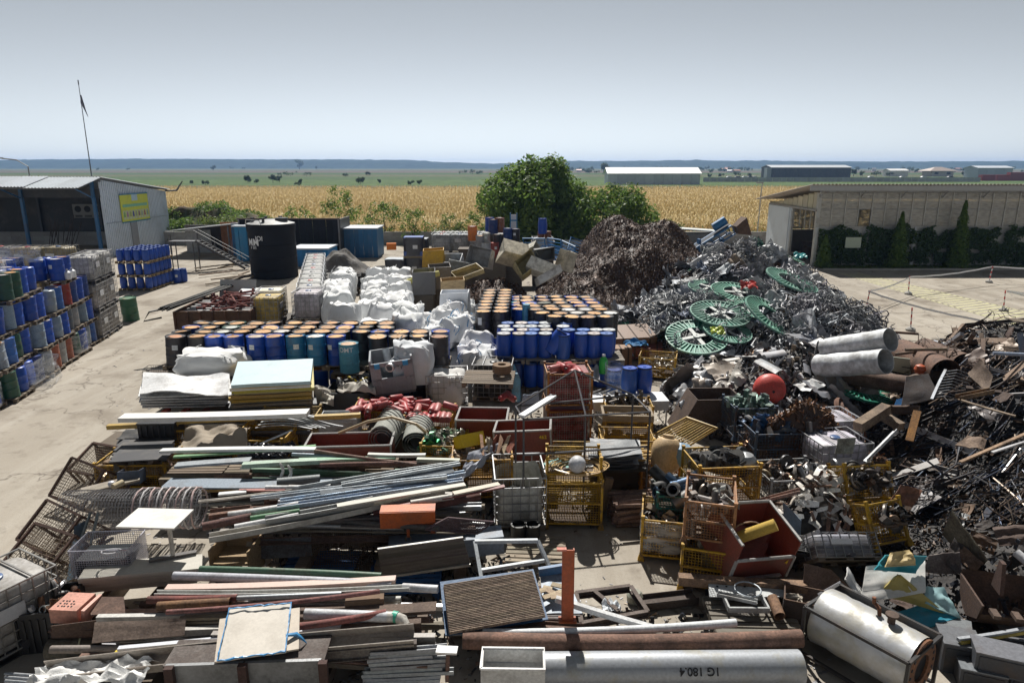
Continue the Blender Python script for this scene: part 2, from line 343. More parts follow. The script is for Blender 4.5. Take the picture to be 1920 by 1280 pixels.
# ---- weedy earth mound behind the shed
def heap(cx, cy, rx, ry, h, n=60, rough=.25, fr=1.2, z0=-.05, sharp=1.5):
    def z(x, y):
        d = math.hypot((x-cx)/rx, (y-cy)/ry)
        if d >= 1: return z0
        return h*(1-d**sharp)**1.1*(1+rough*.6*noise.noise(V((x*.5, y*.5, 1))))+rough*noise.noise(V((x*fr, y*fr, 5)))*(1-d)
    mb = MB(); mb.grid(n, n, lambda u, v: (cx+rx*(2*u-1), cy+ry*(2*v-1), z(cx+rx*(2*u-1), cy+ry*(2*v-1)))); return mb, z
EARTH = mat('weedy_earth', .95, 0, (.05,.085,.02), .9, .5, .4, .56, .35, .5, 6, base=(.13,.09,.06))
mb, zf = heap(-30.5, 69, 11, 5, 3.2, 50, .5, .8); ob('earth_mound', mb, EARTH, kind='structure')
mb = MB()
for k in range(13000):
    a, d = R.uniform(0, 6.28), R.random()**.5; x, y = -30.5+11*d*math.cos(a), 69+5*d*math.sin(a)
    if noise.noise(V((x*.4, y*.4, 3))) > -.12: leaf(mb, V((x, y, zf(x, y)+R.uniform(.05, .4))), R.uniform(.08, .17))
ob('weeds', mb, LEAF, kind='stuff')
mb = MB()
for k in range(9000):
    x, y = R.uniform(-40, 45), R.uniform(63.5, 69); hh = 1.6*max(0, .5+noise.noise(V((x*.25, y*.4, 9))))
    leaf(mb, V((x, y, R.uniform(.05, .1+hh))), R.uniform(.07, .16))
ob('undergrowth', mb, LEAFY, kind='stuff')
# ---- dry maize field
def corn_plant(k):
    r = random.Random(k); mb = MB(); mb.tube([(0,0,0),(r.uniform(-.08,.08),r.uniform(-.08,.08),2.05)], [.022,.012], 3, False)
    for i in range(9):
        a = r.uniform(0, 6.28); z = .4+i*.19; l = r.uniform(.35, .65); d = V((math.cos(a), math.sin(a), 0)); n = V((-d.y, d.x, 0))*.045
        b, c, e = V((0,0,z)), d*l*.55+V((0,0,z+r.uniform(.05,.28))), d*l+V((0,0,z-r.uniform(.05,.35)))
        mb.add([b-n, b+n, c+n, c-n], [(0,1,2,3)]); mb.add([c-n, c+n, e], [(0,1,2)])
    mb.add([(-.03,0,1.2),(.03,0,1.2),(.05,.02,1.5),(-.02,.05,1.52)], [(0,1,2,3)])
    for i in range(3): mb.tube([(0,0,2.05),(r.uniform(-.12,.12),r.uniform(-.12,.12),2.35)], .012, 3, False)
    return mb
def corn_field():
    pts = []; row = 0; y = 69.5
    while y < 176:
        hw = .8*y+10; dx = .34 if y < 95 else (.55 if y < 130 else .8); n = int(2*hw/dx)
        for i in range(n):
            x = -hw+dx*i+R.uniform(-.12, .12)
            if -40 < x < -19 and y < 74: continue
            pts.append((x, y+R.uniform(-.18, .18)+.9*noise.noise(V((x*.03, row, 0))), 0))
        row += 1; y += .75 if y < 110 else 1.1
    col = bpy.data.collections.new('corn_source')
    srcs = []
    for k in range(5):
        o = bpy.data.objects.new('corn_stalk_source', corn_plant(k).mesh(name='corn_stalk')); o.data.materials.append(CORN); col.objects.link(o)
    me = bpy.data.meshes.new('corn_points'); me.from_pydata(pts, [], [])
    o = bpy.data.objects.new('corn_field', me); LINK(o); tag(o, 'dry golden maize standing across the field beyond the yard', 'crop', kind='stuff')
    ng = bpy.data.node_groups.new('corn_scatter', 'GeometryNodeTree'); ng.interface.new_socket('Geometry', in_out='INPUT', socket_type='NodeSocketGeometry'); ng.interface.new_socket('Geometry', in_out='OUTPUT', socket_type='NodeSocketGeometry')
    N, L = ng.nodes, ng.links; gi, go = N.new('NodeGroupInput'), N.new('NodeGroupOutput')
    ci = N.new('GeometryNodeCollectionInfo'); ci.inputs[0].default_value = col; ci.inputs['Separate Children'].default_value = True; ci.inputs['Reset Children'].default_value = True
    ip = N.new('GeometryNodeInstanceOnPoints'); ip.inputs['Pick Instance'].default_value = True
    rv = N.new('FunctionNodeRandomValue'); rv.data_type = 'FLOAT_VECTOR'; rv.inputs[0].default_value = (-.08,-.08,0); rv.inputs[1].default_value = (.08,.08,6.28)
    rs = N.new('FunctionNodeRandomValue'); rs.data_type = 'FLOAT'; rs.inputs[2].default_value = .8; rs.inputs[3].default_value = 1.12
    L.new(gi.outputs[0], ip.inputs['Points']); L.new(ci.outputs[0], ip.inputs['Instance']); L.new(rv.outputs[0], ip.inputs['Rotation']); L.new(rs.outputs[1], ip.inputs['Scale']); L.new(ip.outputs[0], go.inputs[0])
    md = o.modifiers.new('scatter', 'NODES'); md.node_group = ng
    return len(pts)
NCORN = corn_field()
SOIL = plain('field_soil', (.38,.28,.14), .95)
ob('field_soil', MB().box((0, 123, -.012), (320, 108, .04)), SOIL, kind='structure')
# ---- trees and bushes of the far plain
FAR = [(465,343,14,14),(482,344,8,16),(512,343,15,18),(524,342,13,14),(562,318,20,14),(545,331,10,34),(575,331,9,26),(528,331,8,20),(593,318,7,6),(676,345,14,18),(648,332,8,14),(690,330,8,10),(711,344,8,8),(770,347,9,16),(787,346,9,14),(868,327,9,22),(886,327,10,26),(900,328,9,18),(563,347,12,8),(385,347,10,16),(360,345,7,8),(400,320,10,10),(437,318,6,16),(457,318,5,8),(185,320,5,10),(240,320,5,10),(560,349,8,20),(1131,326,22,22),(1181,345,14,13),(1196,345,12,12),(1217,345,12,20),(1238,345,10,16),(1272,345,9,14),(1292,345,9,18),(1062,322,10,16),(1085,321,8,20),(1108,322,9,14),(1330,333,8,12),(1352,333,9,16),(1380,331,10,20),(1404,332,8,12),(1438,334,12,12),(1600,331,16,10),(1617,331,10,14),(1643,331,12,22),(1668,331,9,18),(1808,330,9,14),(1822,329,10,18)]
for i, (px, py, h, w) in enumerate(FAR):
    g = at(px, py); s = g.y/1290; hm, wm = h*s, w*s
    t = thing('field_tree', 'small rounded tree or bush on the far plain '+('behind the open shed' if px < 480 else 'above the black tank' if px < 620 else 'between black shed and big tree' if px < 910 else 'by the white hall' if px < 1320 else 'by the dark hall'), 'tree', T(g), 'trees dotted over the far plain')
    cl = [(R.uniform(-.32,.32)*wm, R.uniform(-.2,.2)*wm, hm*R.uniform(.35,.78), min(hm, wm)*R.uniform(.2,.3)) for _ in range(7)]
    cl = [(x, y, z, r) for x, y, z, r in cl]; per = 900/(hm*wm+1)
    ob('crown', crown(cl, per*2.2, .055*hm+.12), FARL, parent=t); ob('trunk', MB().tube([(0,0,0),(0,0,hm*.6)], [hm*.035, hm*.02], 5), BARK, parent=t)
for i in range(70):
    px = R.uniform(990, 1930); py = R.uniform(318.5, 326); g = at(px, py); s = g.y/1290; hm = R.uniform(5, 9)*s; wm = R.uniform(8, 22)*s
    t = thing('distant_tree', 'tiny dark tree in the village strip '+('behind the big tree' if px < 1140 else 'above the white hall' if px < 1330 else 'near the dark hall' if px < 1620 else 'above the red containers'), 'tree', T(g), 'trees of the far village')
    ob('crown', crown([(R.uniform(-.35,.35)*wm, 0, hm*R.uniform(.4,.7), hm*.33) for _ in range(4)], 500/(hm*hm), .12*hm), FARL, parent=t); ob('trunk', MB().tube([(0,0,0),(0,0,hm*.5)], [hm*.04, hm*.03], 4), BARK, parent=t)
for i in range(22):
    px = R.uniform(1040, 1900); g = at(px, R.uniform(319, 325)); s = g.y/1290; w, h = R.uniform(6, 14)*s, R.uniform(2.5, 4)*s
    t = thing('distant_house', 'tiny pale house in the village strip '+('behind the big tree' if px < 1140 else 'above the white hall' if px < 1330 else 'near the dark hall' if px < 1620 else 'above the red containers'), 'house', T(g) @ RZ(R.uniform(-25, 25)), 'houses of the far village')
    ob('wall', MB().box((0, 0, h/2), (w, w*.6, h)), WALLM, (.75,.74,.7), t)
    ob('roof', MB().prism([(-w*.34, 0), (w*.34, 0), (0, h*.6)], -w*.52, w*.52, T(0,0,h) @ RZ(90) @ RX(90)), CORRM, [(.5,.25,.18),(.6,.6,.62)][i % 2], t)
# ---- far halls
def far_hall(name, label, x0, x1, base, wallz, ridgez, depth, wc, rc, bays, cat='barn', doors=0):
    a, b = at(x0, base), at(x1, base); w = b.x-a.x
    t = thing(name, label, cat, T((a.x+b.x)/2, a.y, 0)); n = bays; bw = w/n
    for i in range(n): ob('wall_panel', MB().box((-w/2+bw*(i+.5), 0, wallz/2), (bw-.12, .2, wallz)), CORRM, jit(wc, .1), t)
    ob('wall', MB().prism([(0,0),(depth,0),(depth,wallz),(depth/2,ridgez),(0,wallz)], -w/2+.05, w/2-.05, T(0,.12,0) @ Mx(((0,0,1,0),(1,0,0,0),(0,1,0,0),(0,0,0,1)))), CORRM, wc, t)
    for sgn in (0, 1):
        y0, z0, y1, z1 = (-.5, wallz-.1, depth/2, ridgez) if sgn == 0 else (depth/2, ridgez, depth+.5, wallz-.1)
        ob('roof', MB().grid(2, 1, lambda u, v: (-w/2-.5+(w+1)*u, y0+(y1-y0)*v, z0+(z1-z0)*v+.2), .15), CORRM, rc, t)
    return t
far_hall('white_hall', 'long white hall with pale ridged roof beyond the maize', 1140, 1312, 346, 4.2, 6.4, 12, (.5,.54,.58), (.86,.87,.88), 10)
t = far_hall('dark_hall', 'long dark open hall with grey end beyond the maize', 1446, 1594, 334.5, 6.3, 7.6, 18, (.055,.06,.075), (.5,.53,.56), 6)
ob('side_wall', MB().box((-24.5, 3, 3.1), (4, 5, 6.2)), CORRM, (.35,.38,.42), t)
g = at(1757, 331); t = thing('far_house', 'square pale house with hipped roof near the horizon', 'house', T(g)); s = g.y/1290
ob('wall', MB().box((0,0,5*s), (40*s,30*s,10*s)), WALLM, (.6,.58,.54), t); ob('roof', MB().add([(-26*s,-20*s,10*s),(26*s,-20*s,10*s),(26*s,20*s,10*s),(-26*s,20*s,10*s),(-6*s,0,17*s),(6*s,0,17*s)], [(0,1,5,4),(1,2,5),(2,3,4,5),(3,0,4),(3,2,1,0)]), CORRM, (.4,.33,.29), t)
for k in (-1, 1): ob('window', MB().box((k*11*s,-15.1*s,6*s), (7*s,.5*s,4*s)), INK, None, t)
far_hall('white_shed', 'small white flat building near the hipped house', 1668, 1702, 331, 4, 5.2, 10, (.7,.7,.68), (.8,.8,.8), 3)
far_hall('grey_shed', 'low blue grey hall behind the red containers', 1832, 1897, 333, 6, 7.2, 14, (.42,.47,.54), (.6,.64,.7), 4)
for i, (x0, x1, c) in enumerate([(1836,1862,(.33,.05,.05)),(1864,1889,(.38,.06,.05)),(1888,1925,(.30,.06,.06))]):
    a, b = at(x0, 339), at(x1, 339); mb = MB(); w = b.x-a.x; hz = 3.0+(i == 2)*1.2
    mb.box((0,0,hz/2), (w*.94,3,hz*.97))
    for k in range(12): mb.box((-w/2+w*(k+.5)/12, -1.52, hz/2), (w/30, .1, hz*.9))
    ob('shipping_container', mb, PAINT, c, None, T((a.x+b.x)/2, a.y, 0), ['first red container of the three beyond the maize','middle red container of the three beyond the maize','taller dark red container closing the row beyond the maize'][i], 'container')
a, b = at(1318, 341), at(1838, 341)
t = thing('concrete_fence', 'long low grey concrete fence beyond the maize field', 'fence', T((a.x+b.x)/2, a.y, 0)); w = b.x-a.x
for i in range(40): ob('fence_panel', MB().box((-w/2+w*(i+.5)/40, 0, 1.0), (w/40-.12, .15, 2.0)), WALLM, jit((.45,.47,.5), .1), t)
for i in range(9):
    g = at([1372,1388,1402,1420,1412,1640,1700,1790,1740][i], 335.5); s = 1.15
    c = [(.75,.76,.78),(.05,.05,.06),(.7,.72,.75)][i % 3]
    t = thing('parked_car', 'tiny parked car behind the far concrete fence', 'car', T(g.x, g.y+4, 0), 'cars parked behind the far fence')
    ob('body', MB().prism([(-2.1,.35),(2.1,.35),(2.1,.85),(1.1,1.0),(.6,1.45),(-1.2,1.45),(-1.9,.95),(-2.1,.9)], -.85, .85, RX(90)), PAINT, c, t)
    ob('wheel', MB().tube([(-1.3,-.9,.33),(-1.3,.9,.33)], .33, 10), RUB, (.03,.03,.03), t); ob('wheel', MB().tube([(1.3,-.9,.33),(1.3,.9,.33)], .33, 10), RUB, (.03,.03,.03), t)
# ---- boundary wall of the yard, made of blocks
t = thing('block_wall', 'grey concrete block wall closing the yard toward the field', 'wall', T(0, 63.2, 0))
bl = MB().box((0,0,0), (1.98,.22,.392)).mesh(name='block')
for r in range(3):
    for i in range(48):
        ob('block', bl, WALLM, jit((.36,.36,.36), .12), t, T(-48+i*2+(r % 2), R.uniform(-.008, .008), .2+r*.4))
# ---- haze
HZ = bpy.data.materials.new('haze_air'); HZ.use_nodes = True; N = HZ.node_tree.nodes; N.remove(N['Principled BSDF'])
pv = N.new('ShaderNodeVolumePrincipled'); pv.inputs['Color'].default_value = (.36,.58,1,1); pv.inputs['Density'].default_value = .0002; pv.inputs['Anisotropy'].default_value = .3
HZ.node_tree.links.new(pv.outputs[0], N['Material Output'].inputs['Volume'])
ob('haze', MB().box((0, 1900, 22), (7600, 4600, 46.5)), HZ, kind='stuff', label='thin blue haze hanging over the whole plain', cat='haze')
# ================================================================ BUILDINGS
def corr(mb, L, W, pitch, depth, m, thick=.02):        # trapezoidal sheet: L along x, W along y, ribs run along y
    xs = []; n = max(1, int(L/pitch))
    for i in range(n):
        x = i*L/n; p = L/n; xs += [(x, 0), (x+p*.3, 0), (x+p*.4, depth), (x+p*.85, depth), (x+p*.95, 0)]
    xs.append((L, 0)); k = len(xs)
    vs = [(x, y, z) for y in (0, W) for x, z in xs]+[(x, y, z-thick) for y in (0, W) for x, z in xs]
    fs = [(i, i+1, k+i+1, k+i) for i in range(k-1)]+[(2*k+i, 3*k+i, 3*k+i+1, 2*k+i+1) for i in range(k-1)]
    fs += [(i, 2*k+i, 2*k+i+1, i+1) for i in range(k-1)]+[(k+i, k+i+1, 3*k+i+1, 3*k+i) for i in range(k-1)]+[(0,k,3*k,2*k),(k-1,3*k-1,4*k-1,2*k-1)]
    return mb.add(vs, fs, m)
def basis(o, x, y):                                    # matrix with given origin, x axis, y axis
    x = V(x).normalized(); y = V(y); z = x.cross(y).normalized(); y = z.cross(x)
    return Mx(((x.x,y.x,z.x,o[0]),(x.y,y.y,z.y,o[1]),(x.z,y.z,z.z,o[2]),(0,0,0,1)))
# ---- open shed on the left
S = thing('open_shed', 'open corrugated steel shed with blue posts and yellow sign', 'shed', T(-32, 54.2, 0))
bx = lambda name, c, d, m, col, par=S, mx=None: ob(name, MB().box(c, d), m, col, par, mx)
SLOPE = (6.15-4.95)/10.2
for i in range(5):                                     # end wall in bays of ribbed sheet, with a low top following the roof
    y0 = i*2.04; h0 = 6.05-SLOPE*y0-.1; h1 = h0-SLOPE*2.04
    mb = MB(); n = 8; p = 2.04/n
    for k in range(n):
        for (a, b, d) in ((0, .45, 0.), (.45, 1., .05)):
            ya, yb = y0+p*(k+a), y0+p*(k+b); mb.add([(d,ya,0),(d,yb,0),(d,yb,6.0-SLOPE*yb),(d,ya,6.0-SLOPE*ya),(-.04,ya,0),(-.04,yb,0),(-.04,yb,6.0-SLOPE*yb),(-.04,ya,6.0-SLOPE*ya)], [(0,1,2,3),(7,6,5,4),(0,3,7,4),(1,5,6,2),(3,2,6,7)])
    ob('wall_sheet', mb, CORRM, jit((.60,.68,.78), .04), S)
ob('door', MB().box((.075, 4.1, 1.25), (.05, 1.0, 2.5)), CORRM, (.27,.29,.33), S)
ob('seam', MB().box((.07, 5.2, 2.62), (.03, 10.0, .05)), CORRM, (.33,.38,.45), S)
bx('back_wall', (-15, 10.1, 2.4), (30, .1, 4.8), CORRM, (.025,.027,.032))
for i in range(15):
    mb = MB(); corr(mb, 2.0, 10.7, .25, .045, T(-30+i*2.02, -.05, 6.2) @ RX(-math.degrees(math.atan(SLOPE)))); ob('roof_sheet', mb, CORRM, jit((.62,.66,.70), .06), S)
    mb = MB(); corr(mb, 2.0, 3.1, .25, .045, T(-30+i*2.02+R.uniform(-.02,.02), -3.0-R.uniform(0,.15), 5.5+R.uniform(-.04,.04)) @ RX(13)); ob('awning_sheet', mb, CORRM, jit((.62,.66,.71), .08), S)
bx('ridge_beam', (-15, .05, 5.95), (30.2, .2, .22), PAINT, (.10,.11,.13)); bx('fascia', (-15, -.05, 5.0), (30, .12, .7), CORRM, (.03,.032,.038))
for i in range(5):
    bx('post', (-.45-i*5.6, -.15, 2.95), (.22, .22, 5.9), PAINT, (.03,.13,.30)); ob('bracket', MB().tube([(-.45-i*5.6,-.2,4.6),(-.45-i*5.6,-2.6,5.5)], .06, 5), PAINT, (.03,.13,.30), S)
    bx('rear_post', (-.45-i*5.6, 9.85, 2.4), (.2,.2,4.8), PAINT, (.05,.06,.08))
for i in range(6): bx('purlin', (-15, -2.9+i*.5, 5.42+i*.115), (30, .06, .1), PAINT, (.12,.12,.13))
ob('gutter', MB().tube([(.1,-.1,6.1),(.12,10.3,4.92)], .06, 6), PAINT, (.12,.13,.15), S)
ob('gutter_end', MB().tube([(0,10.2,4.8),(.9,10.6,4.85),(1.5,10.7,5.7)], [.06,.09,.05], 6), PAINT, (.10,.11,.12), S)
sg = ob('sign_board', MB().box((0,0,0), (.06, 4.3, 2.15)), BOARD, (.62,.66,.06), S, T(.12, 4.55, 4.0-.35))
ob('sign_border', MB().box((.02,0,-1.12), (.06,4.36,.1)).box((.02,0,1.12), (.06,4.36,.1)), PAINT, (.03,.22,.4), sg)
ob('sign_emblem', MB().box((.035,0,.82), (.02,.9,.5)), BOARD, (.45,.62,.75), sg); ob('sign_text_band', MB().box((.035,0,.2), (.02,3.8,.22)), BOARD, (.2,.5,.35), sg)
for i in range(9):
    c = [(.2,.4,.12),(.4,.2,.35),(.35,.4,.1),(.05,.06,.3),(.3,.35,.2),(.25,.12,.12),(.3,.4,.35),(.35,.1,.1),(.25,.4,.3)][i]
    ob('sign_square', MB().box((.035, -1.8+i*.45, -.55), (.02,.36,.72)), BOARD, (.55,.6,.4), sg); ob('sign_symbol', MB().prism([(-.13,-.2),(.13,-.2),(.09,.12),(0,.26),(-.09,.12)], 0, .012, T(.047,-1.8+i*.45,-.5) @ Mx(((0,0,1,0),(1,0,0,0),(0,1,0,0),(0,0,0,1)))), BOARD, c, sg)
for b in range(2):
    bn = ob('banner', MB().box((0,0,0), (3.6,.05,1.25)), BOARD, (.28,.28,.28), S, T(-5.2+b*4.2-1.6, 9.95, 3.0))
    for i in range(4):
        if b == 0: ob('warning_disc', MB().lathe([(.3,0),(.3,.02)], 14, T(-1.3+i*.87,-.035,.18) @ RX(90)), INK, None, bn)
        else: ob('warning_triangle', MB().prism([(-.36,-.3),(.36,-.3),(0,.34)], 0, .02, T(-1.3+i*.87,-.035,.16) @ RX(90)), BOARD, (.6,.55,.05), bn)
        ob('caption_bar', MB().box((-1.3+i*.87,-.03,-.45), (.66,.02,.2)), BOARD, [(.05,.05,.05),(.6,.55,.05)][b], bn)
for i in range(14):
    x = -6-i*.16+R.uniform(-.1,.1); a = R.uniform(-.7,.7)
    ob('leaning_rod', MB().tube([(0,0,0),(a,.9,R.uniform(1.8,3.2))], .03, 5), RUST, jit((.10,.08,.07),.3), None, T(-32+x+1.6, 56.6, 0), 'thin rod leaning in a fan inside the dark shed', 'rod', 'rods leaning inside the shed')
# ---- antenna mast
t = thing('antenna_mast', 'tall thin mast with a loose flag rag rising behind the shed', 'mast', T(-39.5, 66, 0))
ob('pole', MB().tube([(0,0,0),(0,0,7),(.05,0,14.2)], [.07,.055,.03], 6), PAINT, (.10,.11,.13), t); ob('flag_rag', MB().tube([(.1,0,13.3),(.12,0,12.6),(.3,0,12),(.45,.05,11.4)], [.05,.14,.06,.02], 5), FAB, (.12,.12,.16), t); ob('tip', MB().tube([(.05,0,14.2),(.05,0,14.6)], .05, 5), PAINT, (.08,.08,.1), t)
t = thing('street_lamp', 'bent lamp arm showing above the corrugated shed roof', 'lamp', T(-47.4, 69, 0)); ob('pole', MB().tube([(0,0,0),(0,0,7),(-1,0,7.6),(-2.4,0,7.75)], .06, 6), PAINT, (.25,.25,.25), t); ob('lamp_head', MB().box((-2.7,0,7.78), (.7,.25,.12)), PAINT, (.3,.3,.3), t)
# ---- low canopy shed, blue sheds, black wall
C = thing('canopy_shed', 'low grey canopy shed with orange inside and blue door', 'shed', T(-24.9, 56, 0))
ob('roof', MB().grid(10, 2, lambda u, v: (-2.6+7.0*u, -1.5+5*v, 2.05+u*.75-.15*v), .07), CORRM, (.5,.52,.54), C)
ob('back_wall', MB().box((.6,2.6,1.1), (7,.1,2.2)), PAINT, (.10,.09,.09), C); ob('inner_panel', MB().box((1.6,2.2,1.25), (2.6,.08,2.4)), PAINT, (.34,.12,.03), C)
ob('inner_plate', MB().box((-1.2,1.2,.95), (2.1,.08,1.9)), PAINT, (.30,.32,.34), C); ob('door', MB().box((3.1,-.6,1.3), (1.5,.12,2.6)), PAINT, (.02,.17,.40), C); ob('notice', MB().box((3.75,-.7,1.7), (.4,.03,1.2)), BOARD, (.6,.63,.66), C)
for x in (-2.4,-.2,2.3): ob('post', MB().box((x,-1.2,1.05+x*.07), (.1,.1,2.1+x*.14)), PAINT, (.13,.13,.14), C)
ob('gas_bottle', MB().lathe([(.02,0),(.2,.02),(.2,1.0),(.08,1.25),(.06,1.35)], 12, T(1.9,.6,0)), PAINT, (.3,.18,.2), None, T(-24.9,56,0), 'pale gas bottle standing inside the canopy shed', 'gas bottle')
st = thing('steel_stair', 'sloping dark steel stair with handrails beside the canopy shed', 'stair', T(-20.9, 47.5, 0) @ Mx.Scale(.7, 4))
for s in (-.45, .45): ob('stringer', MB().box((0,0,0), (5.4,.06,.24)), PAINT, (.05,.05,.055), st, T(1.1,s*1.2,1.55) @ RY(30))
for i in range(13): ob('tread', MB().box((0,0,0), (.26,1.0,.04)), PAINT, (.07,.07,.075), st, T(-1.1+i*.375,0,2.85-i*.217))
for s in (-.5,.5):
    ob('handrail', MB().tube([(-2.4,s,3.9),(-1.3,s,3.95),(3.6,s,1.15)], .025, 5), PAINT, (.22,.23,.24), st)
    for i in range(4): ob('baluster', MB().tube([(-1.1+i*1.3,s,2.8-i*.75),(-1.1+i*1.3,s,3.8-i*.75)], .025, 5), PAINT, (.25,.25,.26), st)
ob('landing', MB().box((-2.6,0,2.85), (2.6,1.2,.08)), PAINT, (.07,.07,.08), st)
for x in (-3.7,-1.5):
    for s in (-.5,.5): ob('leg', MB().box((x,s,1.4), (.08,.08,2.8)), PAINT, (.06,.06,.07), st)
BTW = mat('black_tank_wall', .75, 0, (.022,.024,.03), .5, 1., .4, .7, .1, .02, spec=.2)
W = thing('black_shed', 'tall black ribbed shed wall behind the black tank', 'shed', T(0, 53, 0)); a = (448-960)/1292*53; b = (637-960)/1292*53; n = 15; w = (b-a)/n
for i in range(n): ob('wall_sheet', MB().box((a+w*(i+.5), (i % 2)*.03, 1.55), (w-.02, .08, 3.1)), BTW, jit((.012,.014,.02), .15), W)
ob('top_rail', MB().box(((a+b)/2,-.07,3.12), (b-a+.1,.1,.09)), PAINT, (.10,.06,.05), W); ob('side_wall', MB().box((b,1.6,1.55), (.1,3.2,3.1)), CORRM, (.04,.045,.05), W)
for x in (a+.05, b-.05): ob('corner_post', MB().box((x,-.06,1.55), (.1,.1,3.15)), PAINT, (.2,.2,.22), W)
for i, (x0, x1, z, Y, lb, c) in enumerate([(638,706,2.25,54,'blue ribbed shed with a whitish roof edge right of the black shed wall',(.015,.12,.28)),(545,612,1.25,49,'bright blue low container partly hidden behind the black tank',(.02,.20,.50)),(440,462,2.6,52,'narrow blue shed squeezed between canopy and black tank',(.015,.2,.42))]):
    lb = lb.replace('right of', 'next to'); xa, xb = (x0-960)/1290*Y, (x1-960)/1290*Y; w = xb-xa; t = thing('blue_shed', lb, 'shed', T((xa+xb)/2, Y, 0)); n = max(3, int(w/.35))
    for k in range(n): ob('wall_sheet', MB().box((-w/2+w*(k+.5)/n, (k % 2)*.04, z/2), (w/n-.01,.07,z)), CORRM, jit(c,.12), t)
    ob('side_wall', MB().box((w/2,1.3,z/2), (.08,2.6,z)), CORRM, c, t); ob('roof', MB().box((0,1.2,z+.05), (w+.25,2.9,.09)), CORRM, (.5,.54,.6), t)
# ---- black tank
TK = thing('storage_tank', 'big black plastic storage tank with white stencilled letters', 'tank', T(-15.55, 44.5, 0))
pr = [(1.4,0),(1.47,.05),(1.47,.5),(1.5,.54),(1.47,.58),(1.47,1.3),(1.5,1.34),(1.47,1.38),(1.47,2.1),(1.5,2.14),(1.47,2.18),(1.47,2.9),(1.5,3.0),(1.53,3.42),(1.50,3.46),(.9,3.62),(.35,3.7)]
ob('shell', smo(MB().lathe(pr, 48)), BTW, (.012,.014,.02), TK); ob('roof_dust', smo(MB().lathe([(1.49,3.47),(.9,3.63),(.34,3.71),(.01,3.71)], 40)), DPLAS, (.36,.37,.38), TK)
ob('manhole', smo(MB().lathe([(.36,3.6),(.4,3.62),(.4,3.78),(.36,3.82),(.01,3.84)], 20, T(.75,-.1,0))), PLAS, (.03,.03,.035), TK)
for x, y in ((-1.0,-.4),(-.5,.6),(.35,.9),(-.15,-.9)): ob('nozzle', MB().lathe([(.09,3.5),(.09,3.78),(.13,3.78),(.13,3.86)], 10, T(x,y,0)), PLAS, (.04,.04,.045), TK)
ob('rail', MB().tube([(-1.4,-.6,3.45),(-1.25,-.9,3.75),(-.2,-1.5,3.75),(-.1,-1.52,3.45)], .025, 5), GALV, (.5,.5,.5), TK)
def text(name, s, size, mx, m, parent, ext=.002, wide=1.):
    cu = bpy.data.curves.new(name, 'FONT'); cu.body = s; cu.size = size; cu.extrude = ext; cu.align_x = 'CENTER'; cu.align_y = 'CENTER'; cu.offset = size*.012
    o = bpy.data.objects.new(name, cu); LINK(o); dg = bpy.context.evaluated_depsgraph_get(); me = bpy.data.meshes.new_from_object(o.evaluated_get(dg)); bpy.data.objects.remove(o)
    return me
def lettering(s, size, mx, m, parent, wrap=None, name='lettering'):
    me = text('t', s, size, mx, m, parent)
    if wrap:                                           # bend round a vertical cylinder of that radius
        for v in me.vertices:
            a = v.co.x/wrap; r = wrap+v.co.z; v.co = (r*math.sin(a), -r*math.cos(a), v.co.y)
    o = ob(name, me, m, None, parent, mx); return o
lettering('MM', .62, T(0,0,2.35) @ RZ(-32), WHITE, TK, 1.485); lettering('1 01', .34, T(0,0,2.05) @ RZ(-32), WHITE, TK, 1.485, 'small_lettering'); lettering('IOI', .4, T(0,0,2.6) @ RZ(-13), WHITE, TK, 1.485, 'side_lettering')
# ---- hall on the right
HX, HY = 21.9, 49.6
Hh = thing('long_hall', 'long single pitch hall with dusty translucent panels and ivy', 'hall', T(HX, HY, 0)); LEN = 26; DEP = 9.3; ZF, ZB = 5.55, 4.25
hb = lambda name, c, d, m, col, par=Hh, mx=None: ob(name, MB().box(c, d), m, col, par, mx)
for i in range(26):
    mb = MB(); corr(mb, 1.04, DEP+1.9, .26, .05, T(-1.1+i*1.045, -1.0, ZF+.22) @ RX(-7.6)); ob('roof_sheet', mb, CORRM, jit((.42,.37,.33), .08), Hh)
hb('eave_fascia', (LEN/2-.6, -.85, ZF-.02), (LEN+1, .06, .36), CORRM, (.36,.37,.38)); hb('eave_beam', (LEN/2, -.02, ZF-.2), (LEN, .16, .3), PAINT, (.32,.33,.34))
for i in range(10): ob('eave_bracket', MB().tube([(i*2.9,-.02,ZF-.7),(i*2.9,-.8,ZF-.1)], .04, 5), PAINT, (.3,.3,.3), Hh)
n = 27; pw = .95
for i in range(n):
    for (z0, z1) in ((2.82, 4.02), (4.06, 5.18)):
        if R.random() < .04: continue
        ob('panel', MB().box((pw*(i+.5), .02, (z0+z1)/2), (pw-.06, .02, z1-z0)), POLY, None, Hh)
    ob('mullion', MB().box((pw*i, -.03, 4.0), (.055, .07, 2.45)), PAINT, (.50,.50,.48), Hh)
hb('mid_rail', (LEN/2,-.01,4.04), (LEN,.05,.05), PAINT, (.3,.3,.3)); hb('sill_rail', (LEN/2,-.03,2.78), (LEN,.1,.1), PAINT, (.45,.44,.42))
for i in range(8):
    hb('wall_bay', (1.77+i*3.55, .05, 1.36), (3.4, .14, 2.72), WALLM, jit((.55,.55,.53), .06)); hb('column', (i*3.55, -.06, 1.38), (.2, .22, 2.76), PAINT, (.66,.68,.70))
for i in range(26):                                    # rear wall lets the field show through
    hb('rear_panel', (pw*(i+.5), DEP, 3.0), (pw-.05,.02,2.3), MILK if i % 6 == 9 else POLY, None); hb('rear_post', (pw*i, DEP, 2.1), (.05,.06,4.2), PAINT, (.35,.35,.34))
